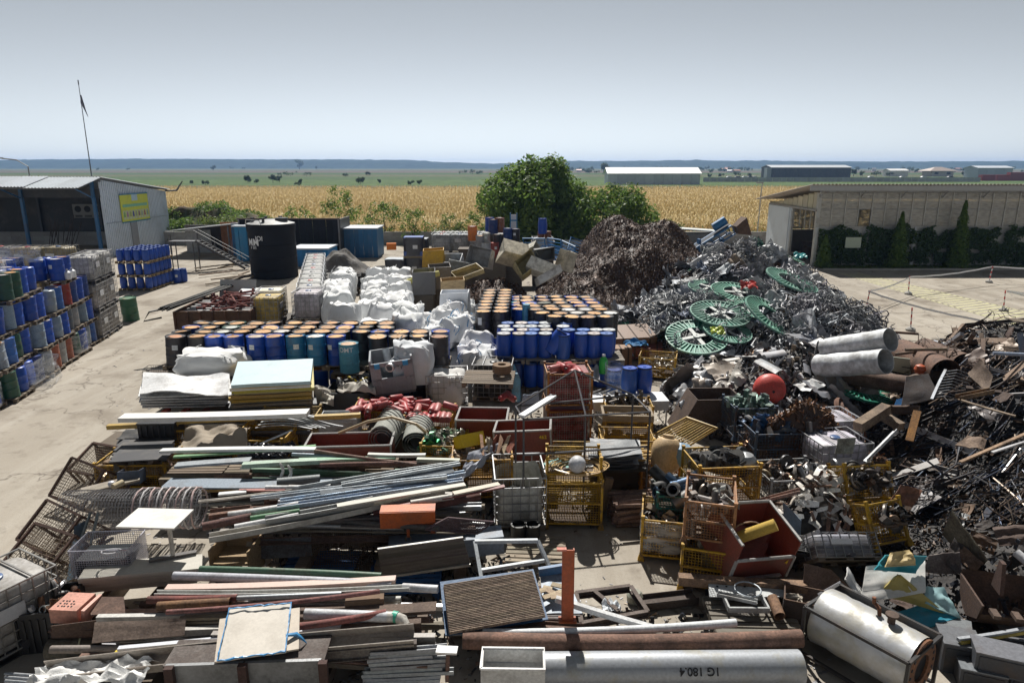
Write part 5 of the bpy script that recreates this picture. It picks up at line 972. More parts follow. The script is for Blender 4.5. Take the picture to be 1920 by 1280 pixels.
for i in range(12):
    g = at(R.uniform(395,470), R.uniform(505,535)); a = R.uniform(-20,30); ob('timber_offcut', MB().box((0,0,.05+i*.03), (R.uniform(1.2,3.2),.14,.07)), WOOD, jit((.28,.22,.16),.4), None, T(g.x,g.y,0) @ RZ(60+a), 'long timber offcut in the pile beside the black tank', 'timber', 'timber offcuts beside the black tank')
# ================================================================ SCRAP HEAPS
def march(px, py, hf, z0=4.5):                         # where the line of sight meets a heap
    z = z0
    while z > 0:
        p = at(px, py, z)
        if hf(p.x, p.y) >= z: return p
        z -= .04
    return at(px, py, 0)
HS = [heap(*a)[1] for a in ((11.3,33.5,5.2,6.5,3.0,4,.4,.8),(7.6,27.5,4.0,5.0,1.5,4,.4,1.),(11.4,27.5,3.9,5.5,2.2,4,.5,1.))]
HG = [heap(*a)[1] for a in ((8.3,19.6,4.0,3.4,1.6,4,.4,1.1),(7.2,17.6,2.2,1.8,.9,4,.4,1.1),(11.0,21.0,3.6,3.0,1.2,4,.4,1.))]
HD = [heap(*a)[1] for a in ((14.9,15.2,5.9,5.6,2.95,4,.5,.9),(13.0,18.6,4.2,3.4,1.9,4,.4,1.),(10.2,12.4,3.2,2.8,1.0,4,.5,1.1),(16,20.0,5,4.2,2.3,4,.4,1))]
def zs(x, y): return max(h(x, y) for h in HS)
def zg(x, y): return max(h(x, y) for h in HG)
def zd(x, y): return max(h(x, y) for h in HD)
def zall(x, y): return max(zs(x, y), zg(x, y), zd(x, y))
def core(name, zf, x0, x1, y0, y1, n, m, col, label):
    mb = MB(); mb.grid(n, n, lambda u, v: (x0+(x1-x0)*u, y0+(y1-y0)*v, zf(x0+(x1-x0)*u, y0+(y1-y0)*v)-.08+.1*noise.noise(V((u*50, v*50, 2))))); ob(name, mb, m, col, None, None, label, 'scrap', None, 'stuff')
CORE = mat('packed_scrap', .7, .35, (.03,.027,.025), .85, 3.5, .4, .6, .6, 1., 9)
core('silver_scrap_core', zs, 3.6, 17.5, 22, 40, 70, CORE, (.18,.18,.185), 'packed fine scrap inside the silver heap'); core('grey_scrap_core', zg, 4.2, 14.8, 16.2, 24.2, 50, CORE, (.13,.12,.115), 'packed fine scrap inside the grey sheet heap'); core('dark_scrap_core', zd, 6.8, 21.2, 9.4, 24.6, 70, CORE, (.028,.026,.027), 'packed fine scrap inside the dark heap')
def crumple(k, L=1., W=.7, amp=.16, bend=.4):
    r = random.Random(k); o = r.uniform(0, 50); mb = MB(); n = 9
    cut = [(r.uniform(.7,1), r.uniform(.7,1)) for _ in range(4)]
    def fn(u, v):
        x, y = L*(u-.5), W*(v-.5); x *= 1-.25*abs(noise.noise(V((v*3+o, 1, 0)))); y *= 1-.3*abs(noise.noise(V((u*3+o, 5, 0))))
        f = abs(noise.noise(V((u*2.2+o, v*2.2, 0))))*2.2-.5; z = amp*f+amp*.5*noise.noise(V((u*6+o, v*6, 3)))+bend*(x*x)*math.cos(o)+bend*.5*y*y*math.sin(o)
        return (x, y, z)
    mb.grid(n, n, fn, .006); return mb.mesh(25, 'crumpled_sheet')
def curved(k, Rr=.35, L=.8, arc=2.2): 
    r = random.Random(k); mb = MB(); arc = r.uniform(.8, 2.6); mb.grid(10, 5, lambda u, v: (Rr*math.sin((u-.5)*arc)*(1+.05*noise.noise(V((u*4+k, v*4, 0)))), L*(v-.5), Rr*math.cos((u-.5)*arc)-Rr*.6+.03*noise.noise(V((u*5+k, v*5, 1)))), .006); return mb.mesh(30, 'curved_sheet')
def tangle(k, n=11, S=.5, r=.009, flat=.45):
    q = random.Random(k); mb = MB()
    for i in range(n):
        a0, c = q.uniform(0,6.3), V((q.uniform(-.3,.3)*S, q.uniform(-.3,.3)*S, q.uniform(0,.3)*S)); Rr = S*q.uniform(.25,.75); e1 = V((q.gauss(0,1),q.gauss(0,1),q.gauss(0,flat))).normalized(); e2 = e1.cross(V((q.gauss(0,.4),q.gauss(0,.4),1))).normalized(); tot = q.uniform(2.0,7); m = 14
        pts = [c+e1*(Rr*math.cos(a0+tot*t/m))+e2*(Rr*math.sin(a0+tot*t/m))+V((0,0,.5*S*noise.noise(V((t*.35,i,k)))))+V((1,0,0))*(t/m*q.uniform(-.2,.5)*S) for t in range(m+1)]
        mb.tube(pts, r*q.uniform(.7,1.5), 3, False)
    return smo(mb, 'wire_tangle', 80)
def bend(L): return (R.uniform(-.012,.012)*L, R.uniform(-.01,.006)*L) if L > 1 else (0, 0)
def prof(kind, L, w, t=.006):
    h = w/2; w2 = w if not isinstance(kind, tuple) else kind[1]/2
    if kind == 'angle': poly = [(-h,-h),(h,-h),(h,-h+t*2),(-h+t*2,-h+t*2),(-h+t*2,h),(-h,h)]
    elif kind == 'channel': poly = [(-h,-h*.6),(h,-h*.6),(h,h*.6),(h-t*2,h*.6),(h-t*2,-h*.6+t*2),(-h+t*2,-h*.6+t*2),(-h+t*2,h*.6),(-h,h*.6)]
    elif kind == 'ibeam': poly = [(-h*.55,-h),(h*.55,-h),(h*.55,-h+t*2.2),(t,-h+t*2.2),(t,h-t*2.2),(h*.55,h-t*2.2),(h*.55,h),(-h*.55,h),(-h*.55,h-t*2.2),(-t,h-t*2.2),(-t,-h+t*2.2),(-h*.55,-h+t*2.2)]
    elif kind == 'corr': poly = [(-h+w*i/8, (i % 2)*w*.09) for i in range(9)]; poly += [(x, y-t) for x, y in poly[::-1]]
    elif isinstance(kind, tuple): poly = [(-h,-w2),(h,-w2),(h,w2),(-h,w2)]
    else: poly = [(-h,-h),(h,-h),(h,h),(-h,h)]
    mb = MB(); n = len(poly); S = 1 if L < 1 else 8; a, b = bend(L); vs = [(-L/2+L*j/S, x+a*q, y+b*q) for j in range(S+1) for q in [1-(2*j/S-1)**2] for x, y in poly]
    mb.add(vs, [tuple(range(n))[::-1], tuple(range(S*n, S*n+n))]+[(j*n+i, j*n+(i+1) % n, j*n+n+(i+1) % n, j*n+n+i) for j in range(S) for i in range(n)]); return mb
def bar(name, label, cat, a, b, kind, w, col, m, h=None, roll=0., group=None, parent=None, wall=True, ends=None):
    a, b = P3(a), P3(b); L = (b-a).length; mx = frame(a, b, roll)
    if kind == 'pipe':
        r = w/2; n = 20 if r > .06 else 10; mb = MB(); M2 = RY(90); k = r*.88 if wall else .001
        a_, b_ = bend(L); mb.lathe([(k,-L/2)]+[(r,-L/2+L*j/8) for j in range(9)]+[(k,L/2-L*j/8) for j in range(9)], n, M2, False); mb.v = [(x, y+a_*(1-(2*x/L)**2), z+b_*(1-(2*x/L)**2)) for x, y, z in mb.v]; me = smo(mb, name, 40)
    elif kind == 'rod': a_, b_ = bend(L); me = smo(MB().tube([(-L/2+L*j/8, a_*(1-(j/4-1)**2), b_*(1-(j/4-1)**2)) for j in range(9)], w/2, 8), name, 50)
    elif kind == 'board': me = prof(('board', h or .03), L, w).mesh(name=name)
    else: me = prof(kind, L, w).mesh(name=name)
    return ob(name, me, m, col, parent, mx, label, cat, group)
def rot3(): return Euler((R.uniform(0,6.3), R.uniform(0,6.3), R.uniform(0,6.3))).to_matrix().to_4x4()
def lay(x, y, zf, tilt=25, dz=.05):                     # lie on the heap with its slope plus random tilt
    e = .15; n = V((-(zf(x+e,y)-zf(x-e,y))/(2*e), -(zf(x,y+e)-zf(x,y-e))/(2*e), 1)).normalized()
    q = n.to_track_quat('Z', 'Y').to_matrix().to_4x4(); return T(x, y, zf(x, y)+dz) @ q @ RX(R.uniform(-tilt,tilt)) @ RY(R.uniform(-tilt,tilt)) @ RZ(R.uniform(0,360))
def scatter(n, box, zf, fn, lim=.12):
    c = tries = 0
    while c < n and tries < n*40:
        tries += 1; x, y = R.uniform(box[0],box[1]), R.uniform(box[2],box[3])
        if zf(x, y) < lim: continue
        fn(c, x, y); c += 1
SILV = [(.45,.47,.51),(.36,.38,.42),(.55,.56,.59),(.28,.30,.35),(.42,.42,.42),(.18,.22,.32),(.6,.61,.62)]
BS, BG_, BD = (3.8,17.2,22.2,39.5), (4.4,14.6,16.6,24), (7.2,21,9.6,24.5)
cs = [crumple(k) for k in range(10)]; cv = [curved(k) for k in range(6)]; tg = [tangle(k, 13, .5, .011) for k in range(6)]; tgd = [tangle(30+k, 9, .6, .012) for k in range(4)]
for me in cs+cv: me.materials.append(ALU)
for me in tg: me.materials.append(DULL)
for me in tgd: me.materials.append(RUST)
def zn(x, y, b, side): return ['front','middle','rear'][max(0, min(2, int((y-b[2])/(b[3]-b[2])*3)))]+' part, '+side[max(0, min(2, int((x-b[0])/(b[1]-b[0])*3)))]
SS, SG, SD_ = ('drum side','centre','yard side'), ('table side','centre','duct side'), ('crate side','centre','outer side')
def s1(c, x, y): ob('crumpled_sheet', R.choice(cs), None, jit(R.choice(SILV),.1), None, lay(x, y, zs, 40, .2) @ Mx.Diagonal((R.uniform(.6,1.9),R.uniform(.6,1.7),R.uniform(.7,1.5),1)), 'crumpled silver sheet on the silver heap, '+zn(x, y, BS, SS), 'metal sheet', 'crumpled sheets of the silver heap')
scatter(150, BS, zs, s1)
def s5(c, x, y): ob('rusty_scrap', cached(('rs', c % 6), lambda: crumple(300+c % 6, .9, .4, .15, .8)), RUST, jit(R.choice([(.2,.12,.08),(.12,.09,.08),(.05,.05,.055),(.04,.16,.12),(.3,.24,.18)]),.2), None, lay(x, y, zs, 40, .12) @ Mx.Scale(R.uniform(.5,1.2), 4), 'dark or rusty strip in the silver heap, '+zn(x, y, BS, SS), 'scrap', 'dark strips in the silver heap')
scatter(110, BS, zs, s5)
def s2(c, x, y): ob('wire_tangle', R.choice(tg), None, jit((.34,.35,.38),.35), None, lay(x, y, zs, 30, .1) @ Mx.Scale(R.uniform(.9,1.9), 4), 'tangle of pale wire on the silver heap, '+zn(x, y, BS, SS), 'wire', 'wire tangles of the silver heap')
scatter(190, BS, zs, s2)
def s3(c, x, y): ob('metal_profile', cached(('sp', c % 8), lambda: prof(['angle','channel','box','angle'][c % 4], .9+.25*(c % 5), .05+.02*(c % 3)).mesh(name='metal_profile')), GALV, jit(R.choice(SILV),.2), None, lay(x, y, zs, 35, .12), 'loose metal profile in the silver heap, '+zn(x, y, BS, SS), 'profile', 'profiles of the silver heap')
scatter(90, BS, zs, s3)
def debris(n, box, zf, s0, s1_, lim=.1, thin=.25):
    mb = MB(); c = 0
    while c < n:
        x, y = R.uniform(box[0],box[1]), R.uniform(box[2],box[3]); z = zf(x, y)
        if z < lim: continue
        c += 1; s = R.uniform(s0, s1_); l = s*R.uniform(1,4) if R.random() < .5 else s; M2 = T(x, y, z+.03) @ rot3(); mb.box((0,0,0), (l, s, s*thin), M2)
    return mb
SDEB = isl_mat('silver_debris', [(.36,.38,.41),(.2,.21,.23),(.08,.08,.09),(.45,.45,.47),(.05,.05,.055),(.26,.23,.19),(.14,.16,.20)], .55, .3); DDEB = isl_mat('dark_debris', [(.04,.037,.038),(.08,.05,.035),(.025,.026,.032),(.14,.09,.055),(.05,.057,.075),(.018,.018,.02),(.2,.18,.16)], .6, .25); GDEB = isl_mat('grey_debris', [(.3,.3,.32),(.16,.15,.15),(.42,.42,.44),(.1,.08,.07),(.25,.2,.15),(.07,.07,.075)], .55, .3)
ob('scrap_debris', debris(7000, BS, zs, .02, .08), SDEB, kind='stuff', label='small silver scrap bits over the silver heap', cat='scrap'); ob('scrap_debris', debris(4000, BG_, zg, .03, .14), GDEB, kind='stuff', label='small grey scrap bits over the grey heap', cat='scrap'); ob('scrap_debris', debris(9000, BD, zd, .015, .07), DDEB, kind='stuff', label='small dark scrap bits over the dark heap', cat='scrap')
# ---- grey sheets
gcs = [crumple(60+k, 1., .8, .08, .5) for k in range(8)]; gcv = [curved(60+k, .32, .7) for k in range(5)]
SHEETM = mat('scuffed_grey_sheet', .5, .15, (.17,.12,.09), .6, 3, .45, .7, .15, .08)
for me in gcs+gcv: me.materials.append(SHEETM)
GREYS = [(.33,.34,.36),(.42,.43,.45),(.25,.26,.28),(.36,.34,.31),(.5,.5,.5),(.2,.21,.24),(.30,.26,.22)]
def g1(c, x, y): ob('grey_sheet', R.choice(gcs+gcv), None, jit(R.choice(GREYS),.1), None, lay(x, y, zg, 45, .14) @ Mx.Scale(R.uniform(.55,1.15), 4), 'bent grey sheet on the grey sheet heap, '+zn(x, y, BG_, SG), 'metal sheet', 'bent sheets of the grey heap')
scatter(150, BG_, zg, g1)
# ---- green cable drum flanges
def flange(D=2.0):
    r1, r0 = D/2, D*.26; n = 48; mb = MB(); mb.lathe([(r0,-.012),(r1,-.012),(r1,.012),(r0,.012),(r0,-.012)], n, None, False); return mb.mesh(30, 'flange')
def ribs(D=2.0):
    mb = MB(); r1, r0 = D/2, D*.26
    for i in range(36):
        a = 2*math.pi*i/36; mb.box(((r0+r1)/2,0,.03), (r1-r0,.035,.045), RZ(math.degrees(a)))
    mb.lathe([(r1-.03,.01),(r1+.01,.01),(r1+.01,.06),(r1-.03,.06)], 48, None, False); mb.lathe([(r0,.01),(r0+.03,.01),(r0+.03,.06),(r0,.06)], 36, None, False); return mb.mesh(name='ribs')
def spokes(D=2.0):
    mb = MB()
    for a in (0, 90): mb.box((0,0,.04), (D*.52,.13,.03), RZ(a))
    mb.lathe([(.12,.05),(.12,.09),(.03,.09),(.03,.05)], 16, None, False); return mb.mesh(name='spokes')
REELM = mat('green_reel_paint', .45, .1, (.30,.33,.31), .5, 1.6, .45, .65, .15, .05)
RE = [(1303,652,(30,-12,20),1.0,1,'green ribbed cable drum flange with white cross spokes in front of the silver heap'),(1347,608,(22,-6,40),1.0,1,'green cable drum flange behind the white spoked one'),(1380,567,(20,8,5),1.0,1,'green cable drum flange with a sunlit pale side'),(1328,556,(16,-10,70),.85,1,'pale green cable drum flange half under the sunlit one'),(1441,612,(38,42,10),1.0,0,'green cable drum flange standing steeply beside the silver sheets'),(1480,545,(30,20,30),.95,0,'dull green cable drum flange under a rusty plate'),(1490,503,(30,35,0),.8,0,'small pale green flange near the top of the silver heap'),(1398,597,(24,4,0),.75,1,'small green flange peeping out between the larger ones'),(1360,640,(28,-8,60),.8,1,'second green flange under the white spoked one')]
for (px, py, e, s, sp, lb) in RE:
    p = march(px, py, zs); t = thing('cable_drum_flange', lb, 'cable drum', T(p.x, p.y-.1, p.z+.42) @ Euler([math.radians(a*.6) for a in e]).to_matrix().to_4x4() @ Mx.Scale(s*1.12, 4))
    ob('flange', cached('fl', flange), REELM, jit((.025,.22,.155),.2), t); ob('ribs', cached('rb', ribs), REELM, jit((.22,.42,.34),.2), t)
    if sp: ob('spokes', cached('spk', spokes), PAINT, (.65,.68,.66), t)
p = march(1612, 735, zall); t = thing('cable_drum_flange', 'battered green flange lying under the long rusty pipe', 'cable drum', T(p.x, p.y, p.z+.12) @ RX(8) @ RY(6) @ Mx.Scale(.95, 4)); ob('flange', cached('fl', flange), REELM, (.012,.17,.11), t); ob('ribs', cached('rb', ribs), REELM, (.03,.26,.17), t)
# ---- named pieces on the heaps
p = march(1433, 752, zg); t = thing('red_tank', 'round red pressure tank perched on the grey sheet heap', 'tank', T(p.x, p.y-.25, p.z+.42) @ RX(58) @ RY(-10)); ob('shell', smo(MB().lathe([(.02,-.42),(.18,-.40),(.32,-.33),(.4,-.2),(.42,-.02),(.42,.12),(.38,.28),(.27,.38),(.12,.42),(.02,.43)], 32)), PAINT, (.62,.07,.055), t)
ob('port', smo(MB().lathe([(.035,0),(.035,.03),(.01,.03)], 12, T(.03,-.16,.395) )), INK, None, t); ob('port', smo(MB().lathe([(.02,0),(.02,.02),(.01,.02)], 10, T(-.14,-.12,.375))), INK, None, t)
for i, (px, py, z, c, s, lb) in enumerate([(1403,536,2.3,(.5,.05,.04),.42,'red crumpled plastic cover near the top of the silver heap'),(1345,621,1.6,(.45,.55,.05),.3,'lime green torn sheet beside the reels'),(1500,480,3.0,(.05,.35,.36),.35,'teal plastic scrap on the crest of the silver heap')]): ob('plastic_scrap', cs[i], None, c, None, T(at(px, py, z)) @ Mx.Scale(s*1.6, 4) @ RX(30), lb, 'plastic scrap').data = smo(MB().grid(9,9,lambda u,v:(u-.5,.7*(v-.5),.5*abs(noise.noise(V((u*2+i,v*2,0))))),.01)); 
for o in bpy.data.objects:
    if o.name.startswith('plastic_scrap') and len(o.data.materials) == 0: o.data.materials.append(PLAS)
def duct(name, lb, a, b, r, col, m, dent=.0, k=0, wall=.02):
    a, b = P3(a), P3(b); L = (b-a).length; mb = MB(); n, seg = 28, 12
    for rr in (r, r-wall):
        for j in range(seg+1):
            for i in range(n):
                an = 2*math.pi*i/n; d = 1-dent*max(0, noise.noise(V((j*.35+k, math.cos(an)*1.3, math.sin(an)*1.3)))) ; mb.v.append((-L/2+L*j/seg, rr*d*math.cos(an), rr*d*math.sin(an)))
    K = (seg+1)*n
    for j in range(seg):
        for i in range(n):
            i2 = (i+1) % n; mb.f.append((j*n+i, j*n+i2, (j+1)*n+i2, (j+1)*n+i)); mb.f.append((K+j*n+i, K+(j+1)*n+i, K+(j+1)*n+i2, K+j*n+i2))
    for j in (0, seg):
        for i in range(n): i2 = (i+1) % n; mb.f.append((j*n+i, K+j*n+i, K+j*n+i2, j*n+i2))
    o = ob(name, smo(mb, name, 40), m, col, None, frame(a, b), lb, 'pipe'); ob('added_light_stop', MB().lathe([(.001,0),(r-wall*.6,0),(r-wall*.6,.01),(.001,.01)], 20, T(-L/2+.06,0,0) @ RY(90)), RUST, (.03,.025,.022), o); return o  # disc added inside the far end to block light and darken the bore
duct('silver_duct', 'upper dented silver duct with black opening beside the yard', aty(1548,655,18.6), aty(1670,637,17.0), .31, (.66,.68,.70), ALU, .12, 1); duct('silver_duct', 'lower dented silver duct with black opening on the rusty pipe', aty(1536,686,18.4), aty(1661,677,16.7), .33, (.66,.68,.70), ALU, .12, 5)
duct('white_drum_shell', 'scorched white cylinder lying beside the silver ducts', (1503,660,1.6), (1552,690,1.5), .33, (.66,.66,.64), SHEETM, .3, 9)
duct('rusty_pipe', 'long rusty pipe lying under the silver ducts', (1560,700,1.3), (1702,722,1.35), .25, (.20,.13,.10), RUST, .05, 2); duct('rusty_pipe', 'rusty pipe stub continuing from the long rusty pipe', (1703,722,1.35), (1768,702,1.5), .24, (.17,.12,.09), RUST, .05, 3)
duct('rusty_pipe', 'wide rusty pipe with dark round mouth facing the camera', (1690,662,1.7), (1772,702,1.7), .42, (.21,.12,.085), RUST, .05, 4); duct('rusty_pipe', 'second wide rusty pipe behind the dark mouthed one', (1730,655,1.6), (1806,686,1.6), .36, (.18,.11,.08), RUST, .05, 6)
duct('rusty_pipe', 'short thick rusty pipe pointing down at the blue plate', (1705,752,1.2), (1740,722,1.5), .18, (.13,.10,.09), RUST, .05, 7)
bar('flanged_tube', 'thin rusty tube with flange on top of the upper duct', 'tube', (1668,622,2.75), (1722,626,2.75), 'rod', .07, (.16,.09,.06), RUST); bar('flanged_tube', 'thin rusty tube with flange above the wide rusty pipe', 'tube', (1698,656,2.2), (1775,655,2.2), 'rod', .08, (.2,.15,.10), RUST); bar('flanged_tube', 'short rusty tube lying against the wide rusty pipe', 'tube', (1678,664,2.0), (1714,660,2.1), 'rod', .08, (.2,.14,.10), RUST)
def sheet(name, lb, cat, cs4, th, col, m, warp=.0, nx=8, ny=8, k=0, smooth=30, group=None):
    A_, B_, C_, D_ = [P3(c) for c in cs4]; nn = (B_-A_).cross(D_-A_).normalized()
    if nn.z < 0: A_, B_, C_, D_ = B_, A_, D_, C_
    cen = (A_+B_+C_+D_)/4; nn = (B_-A_).cross(D_-A_).normalized()
    def fn(u, v): return (A_.lerp(B_, u)).lerp(D_.lerp(C_, u), v)-cen+nn*warp*(noise.noise(V((u*1.7+k*3.3, v*1.7, k)))+.4*noise.noise(V((u*5, v*5+k, 1))))
    mb = MB(); mb.grid(nx, ny, fn, th); return ob(name, mb.mesh(smooth, name), m, col, None, T(cen), lb, cat, group)
sheet('glass_plate', 'pale green dirty glass plate leaning between the rusty pipes', 'plate', [(1662,692,1.5),(1708,702,1.4),(1706,672,1.9),(1672,668,1.9)], .02, (.42,.46,.38), BOARD)
sheet('blue_plate', 'bright blue plate pushed under the short rusty pipe', 'plate', [(1672,772,.95),(1715,760,1.0),(1710,742,1.15),(1682,748,1.15)], .02, (.02,.17,.45), PAINT)
ob('orange_float', smo(MB().lathe([(.02,-.14),(.11,-.1),(.15,0),(.11,.1),(.02,.14)], 16)), PAINT, (.45,.09,.03), None, T(at(1725,692,1.8)), 'orange rusty ball in front of the wide rusty pipe', 'float')
# ---- grey heap: ribbon swarf, bins, red cabinets between silver heap and barrels
ob('swarf_pile', heap(at(1355,680).x, 20.6, 1.1, 1.5, 1.75, 30, .5, 2.)[0], SHAV, (.1,.06,.04), None, None, 'steep pile of copper brown ribbon swarf before the reels', 'swarf', None, 'stuff')
_, zw = heap(at(1355,680).x, 20.6, 1.1, 1.5, 1.75, 4, .5, 2.); SWM = isl_mat('ribbon_swarf', [(.24,.11,.05),(.14,.07,.04),(.34,.19,.10),(.09,.05,.03),(.2,.1,.06)], .4, .5); x_ = at(1355,680).x
ob('ribbon_swarf', curls(1500, x_-1.1, x_+1.1, 19.2, 22, zw, .06, .15), SWM, None, None, None, 'curly ribbon swarf over the copper brown pile', 'swarf', None, 'stuff')
for i, (px, py, w, d, h, c, rz, rx, lb) in enumerate([(1183,648,1.6,1.1,.9,(.22,.13,.085),12,14,'brown strapped cabinet lying beside the barrel rack'),(1228,622,1.3,.5,.5,(.22,.05,.035),18,5,'dark red box tilted behind the brown cabinet'),(1215,655,1.2,.7,.45,(.20,.05,.035),-10,8,'dark red torn case beside the blue cloth'),(1165,668,.8,.6,.6,(.26,.14,.07),0,0,'rust brown carton under the blue cloth')]):
    p = at(px, py, .5); t = thing('steel_cabinet', lb, 'cabinet', T(p.x, p.y+.4, .15) @ RZ(rz) @ RX(rx)); ob('body', MB().box((0,0,h/2), (w,d,h)), PAINT, c, t)
    for k in range(3): ob('strap', MB().box((-w/3+w/3*k,0,h/2), (.05,d+.02,h+.02)), RUST, (.1,.07,.05), t)
ob('blue_cloth', smo(MB().grid(12,12,lambda u,v:(.5*(u-.5)*1.6,.5*(v-.5),.25*abs(noise.noise(V((u*3,v*3,7))))),.01)), FAB, (.03,.17,.38), None, T(at(1192,645,.9)), 'crumpled blue cloth on the rust brown carton', 'cloth')
def junk(mx, w, d, z, n, cols, lb, group, m=None, kind='mix', s=.14):
    for i in range(n):
        M2 = mx @ T(R.uniform(-w/2,w/2), R.uniform(-d/2,d/2), z+R.uniform(0,.14)) @ rot3(); k = kind if kind != 'mix' else R.choice(['pipe','disc','box','bent'])
        if k == 'pipe': me = cached(('jp', i % 4), lambda: smo(MB().lathe([(.035,-.15),(.05,-.15),(.05,.15),(.035,.15),(.035,-.15)], 12, None, False)))
        elif k == 'disc': me = cached(('jd', i % 4), lambda: smo(MB().lathe([(.05,-.02),(.14,-.025),(.15,0),(.14,.025),(.05,.02),(.05,-.02)], 16, None, False)))
        elif k == 'bent': me = cached(('jb', i % 5), lambda: crumple(90+i % 5, .4, .2, .12, 1.))
        else: me = cached(('jx', i % 5), lambda: MB().box((0,0,0), (.12+.06*(i % 5),.1,.07)).mesh())
        if len(me.materials) == 0: me.materials.append(m or DARK)
        ob({'pipe':'pipe_piece','disc':'steel_ring','box':'scrap_block','bent':'bent_scrap'}[k], me, None, jit(R.choice(cols),.2), None, M2 @ Mx.Scale(R.uniform(.7,1.25)*s/.14, 4), lb, 'scrap', group)
DKC = [(.06,.06,.065),(.1,.09,.085),(.18,.16,.14),(.04,.04,.045),(.13,.08,.05)]
def ST(px, py, z, rz=0., rx=0., ry=0.): return T(at(px, py, z)) @ RZ(rz) @ RX(rx) @ RY(ry)
stillage('yellow mesh stillage of glassy waste beyond the blue barrels', ST(1232,705,0,-16), 1.25, 1.0, .75); junk(ST(1232,705,0,-16), .9, .7, .35, 22, [(.5,.5,.48),(.35,.33,.3),(.6,.6,.62)], 'pale scrap piece in the far yellow stillage', 'pale scrap in the far stillage', GALV)
# ================================================================ MIDDLE BAND (between the drums and the mesh crates)
def jumbo(lb, mx, W_=1.2, D_=1.0, H_=.9, col=(.30,.32,.35), name='folding_crate'):
    t = thing(name, lb, 'crate', mx)
    for (c, s) in (((0,D_/2,H_/2+.1),(W_,.05,H_)),((-W_/2,0,H_/2+.1),(.05,D_,H_)),((W_/2,0,H_/2+.1),(.05,D_,H_))): ob('side_wall', MB().box(c, s), PLAS, jit(col,.06), t)
    ob('front_wall', MB().box((0,-D_/2,.32), (W_,.05,.45)).box((-W_/2+.13,-D_/2,.75), (.26,.05,.5)).box((W_/2-.13,-D_/2,.75), (.26,.05,.5)).box((0,-D_/2,.95), (W_,.05,.12)), PLAS, col, t); ob('base', MB().box((0,0,.06), (W_,D_,.1)), PLAS, (.15,.16,.17), t)
    for i in range(8): ob('rib', MB().box((-W_/2+.08+(W_-.16)*i/7,-D_/2-.035,.3), (.03,.03,.4)), PLAS, jit(col,.1), t)
    for s in (-1, 1): ob('latch', MB().box((s*(W_/2-.18),-D_/2-.04,.93), (.15,.03,.14)), PLAS, (.02,.3,.6), t)
    return t
jumbo('grey folding plastic crate with blue latches tipped on the red panel', ST(742,728,.75,10,4,-6), 1.15, .95, 1.0); bigbag(at(775,700,1.1).x, at(775,700,1.1).y, .9, 'white bag swelling out of the grey folding crate', None, 1.1, (.68,.7,.74)); junk(ST(742,728,.75,10), .7, .6, .75, 6, [(.7,.72,.75)], 'white bottle inside the grey folding crate', 'bottles in the grey crate', PLAS, 'pipe', .3)
ob('red_steel_sheet', MB().box((0,0,0), (1.6,.06,.8)), PAINT, (.17,.035,.025), None, ST(738,770,.35,0,-12), 'dark red steel panel under the grey folding crate', 'panel')
ibc(at(840,765,0).x, at(840,765,0).y, 0.02, 4, 'bent cage holding a white waste bag before the black caged tank', None, (.72,.72,.72), (.4,.41,.42), True, False); bigbag(at(840,765).x, at(840,765).y, .16, 'white plastic waste bag inside the bent cage', None, .95, (.72,.71,.70))
ibc(at(925,745,.05).x, at(925,745,.05).y+.15, .05, -4, 'black caged tank carrying a slanted pallet', None, (.016,.016,.018), (.25,.25,.26)); pallet(0,0,0,0,'slanted weathered pallet lying on the black caged tank', None, 1.4, 1.0, 7, (.24,.19,.15), mx=ST(917,715,1.22,-4,4))
ob('cable_roll', smo(MB().lathe([(.12,0),(.26,0),(.26,.22),(.12,.22),(.12,0)], 24, None, False)), WOOD, (.24,.15,.09), None, ST(941,697,1.45), 'brown cable roll sitting on the slanted pallet', 'roll')
for i in range(2): ob('gas_cylinder', smo(MB().lathe([(.02,0),(.13,.03),(.13,.7),(.07,.85),(.05,.9)], 14)), PAINT, (.16,.38,.55), None, ST(962+i*6,735+i*18,.1), ['light blue bottle behind the black caged tank','light blue bottle beside the steel frame'][i], 'bottle')
# fire extinguishers
def ext_mesh(): return smo(MB().lathe([(.02,0),(.082,.002),(.09,.014),(.09,.355),(.08,.38),(.03,.395),(.028,.425),(.01,.425)], 16), 'cylinder', 40)
def exts(n, mx, w, d, z, lb, group, lyingX=True, grid=None):
    for i in range(n):
        c = jit(R.choice([(.40,.045,.05),(.34,.035,.04),(.45,.10,.10),(.5,.17,.16)]),.12)
        if grid: M2 = mx @ T(-w/2+w*(i+.5)/n, R.uniform(-.02,.02), z) @ RX(-90+R.uniform(-4,4))
        else: M2 = mx @ T(R.uniform(-w/2,w/2), R.uniform(-d/2,d/2), z+R.uniform(0,.16)) @ RZ(R.choice([0,90,40,-50])+R.uniform(-20,20)) @ RX(90+R.uniform(-18,18))
        t = thing('fire_extinguisher', lb, 'extinguisher', M2, group); ob('cylinder', cached('ext', ext_mesh), PAINT, c, t); ob('valve', cached('exv', lambda: MB().box((0,0,.44), (.04,.04,.05)).mesh()), PAINT, (.06,.06,.06), t)
m0 = ST(720,800,.25,2); stillage('low yellow stillage heaped with faded red extinguishers', ST(720,800,.2,2), 1.5, 1.0, .6); exts(34, m0, 1.25, .8, .55, 'faded red extinguisher in the heap on the low yellow stillage', 'heaped red extinguishers')
m0 = ST(808,815,.25,-2); stillage('shallow yellow stillage with a neat row of extinguishers', ST(808,812,.2,-3), 1.25, 1.0, .6); exts(9, m0 @ T(0,-.42,0), 1.1, .2, .58, 'faded red extinguisher in the neat row of the shallow stillage', 'neat row of red extinguishers', grid=True); exts(6, m0 @ T(0,.32,0), .9, .15, .62, 'long red extinguisher lying behind the neat row', 'red extinguishers behind the neat row')
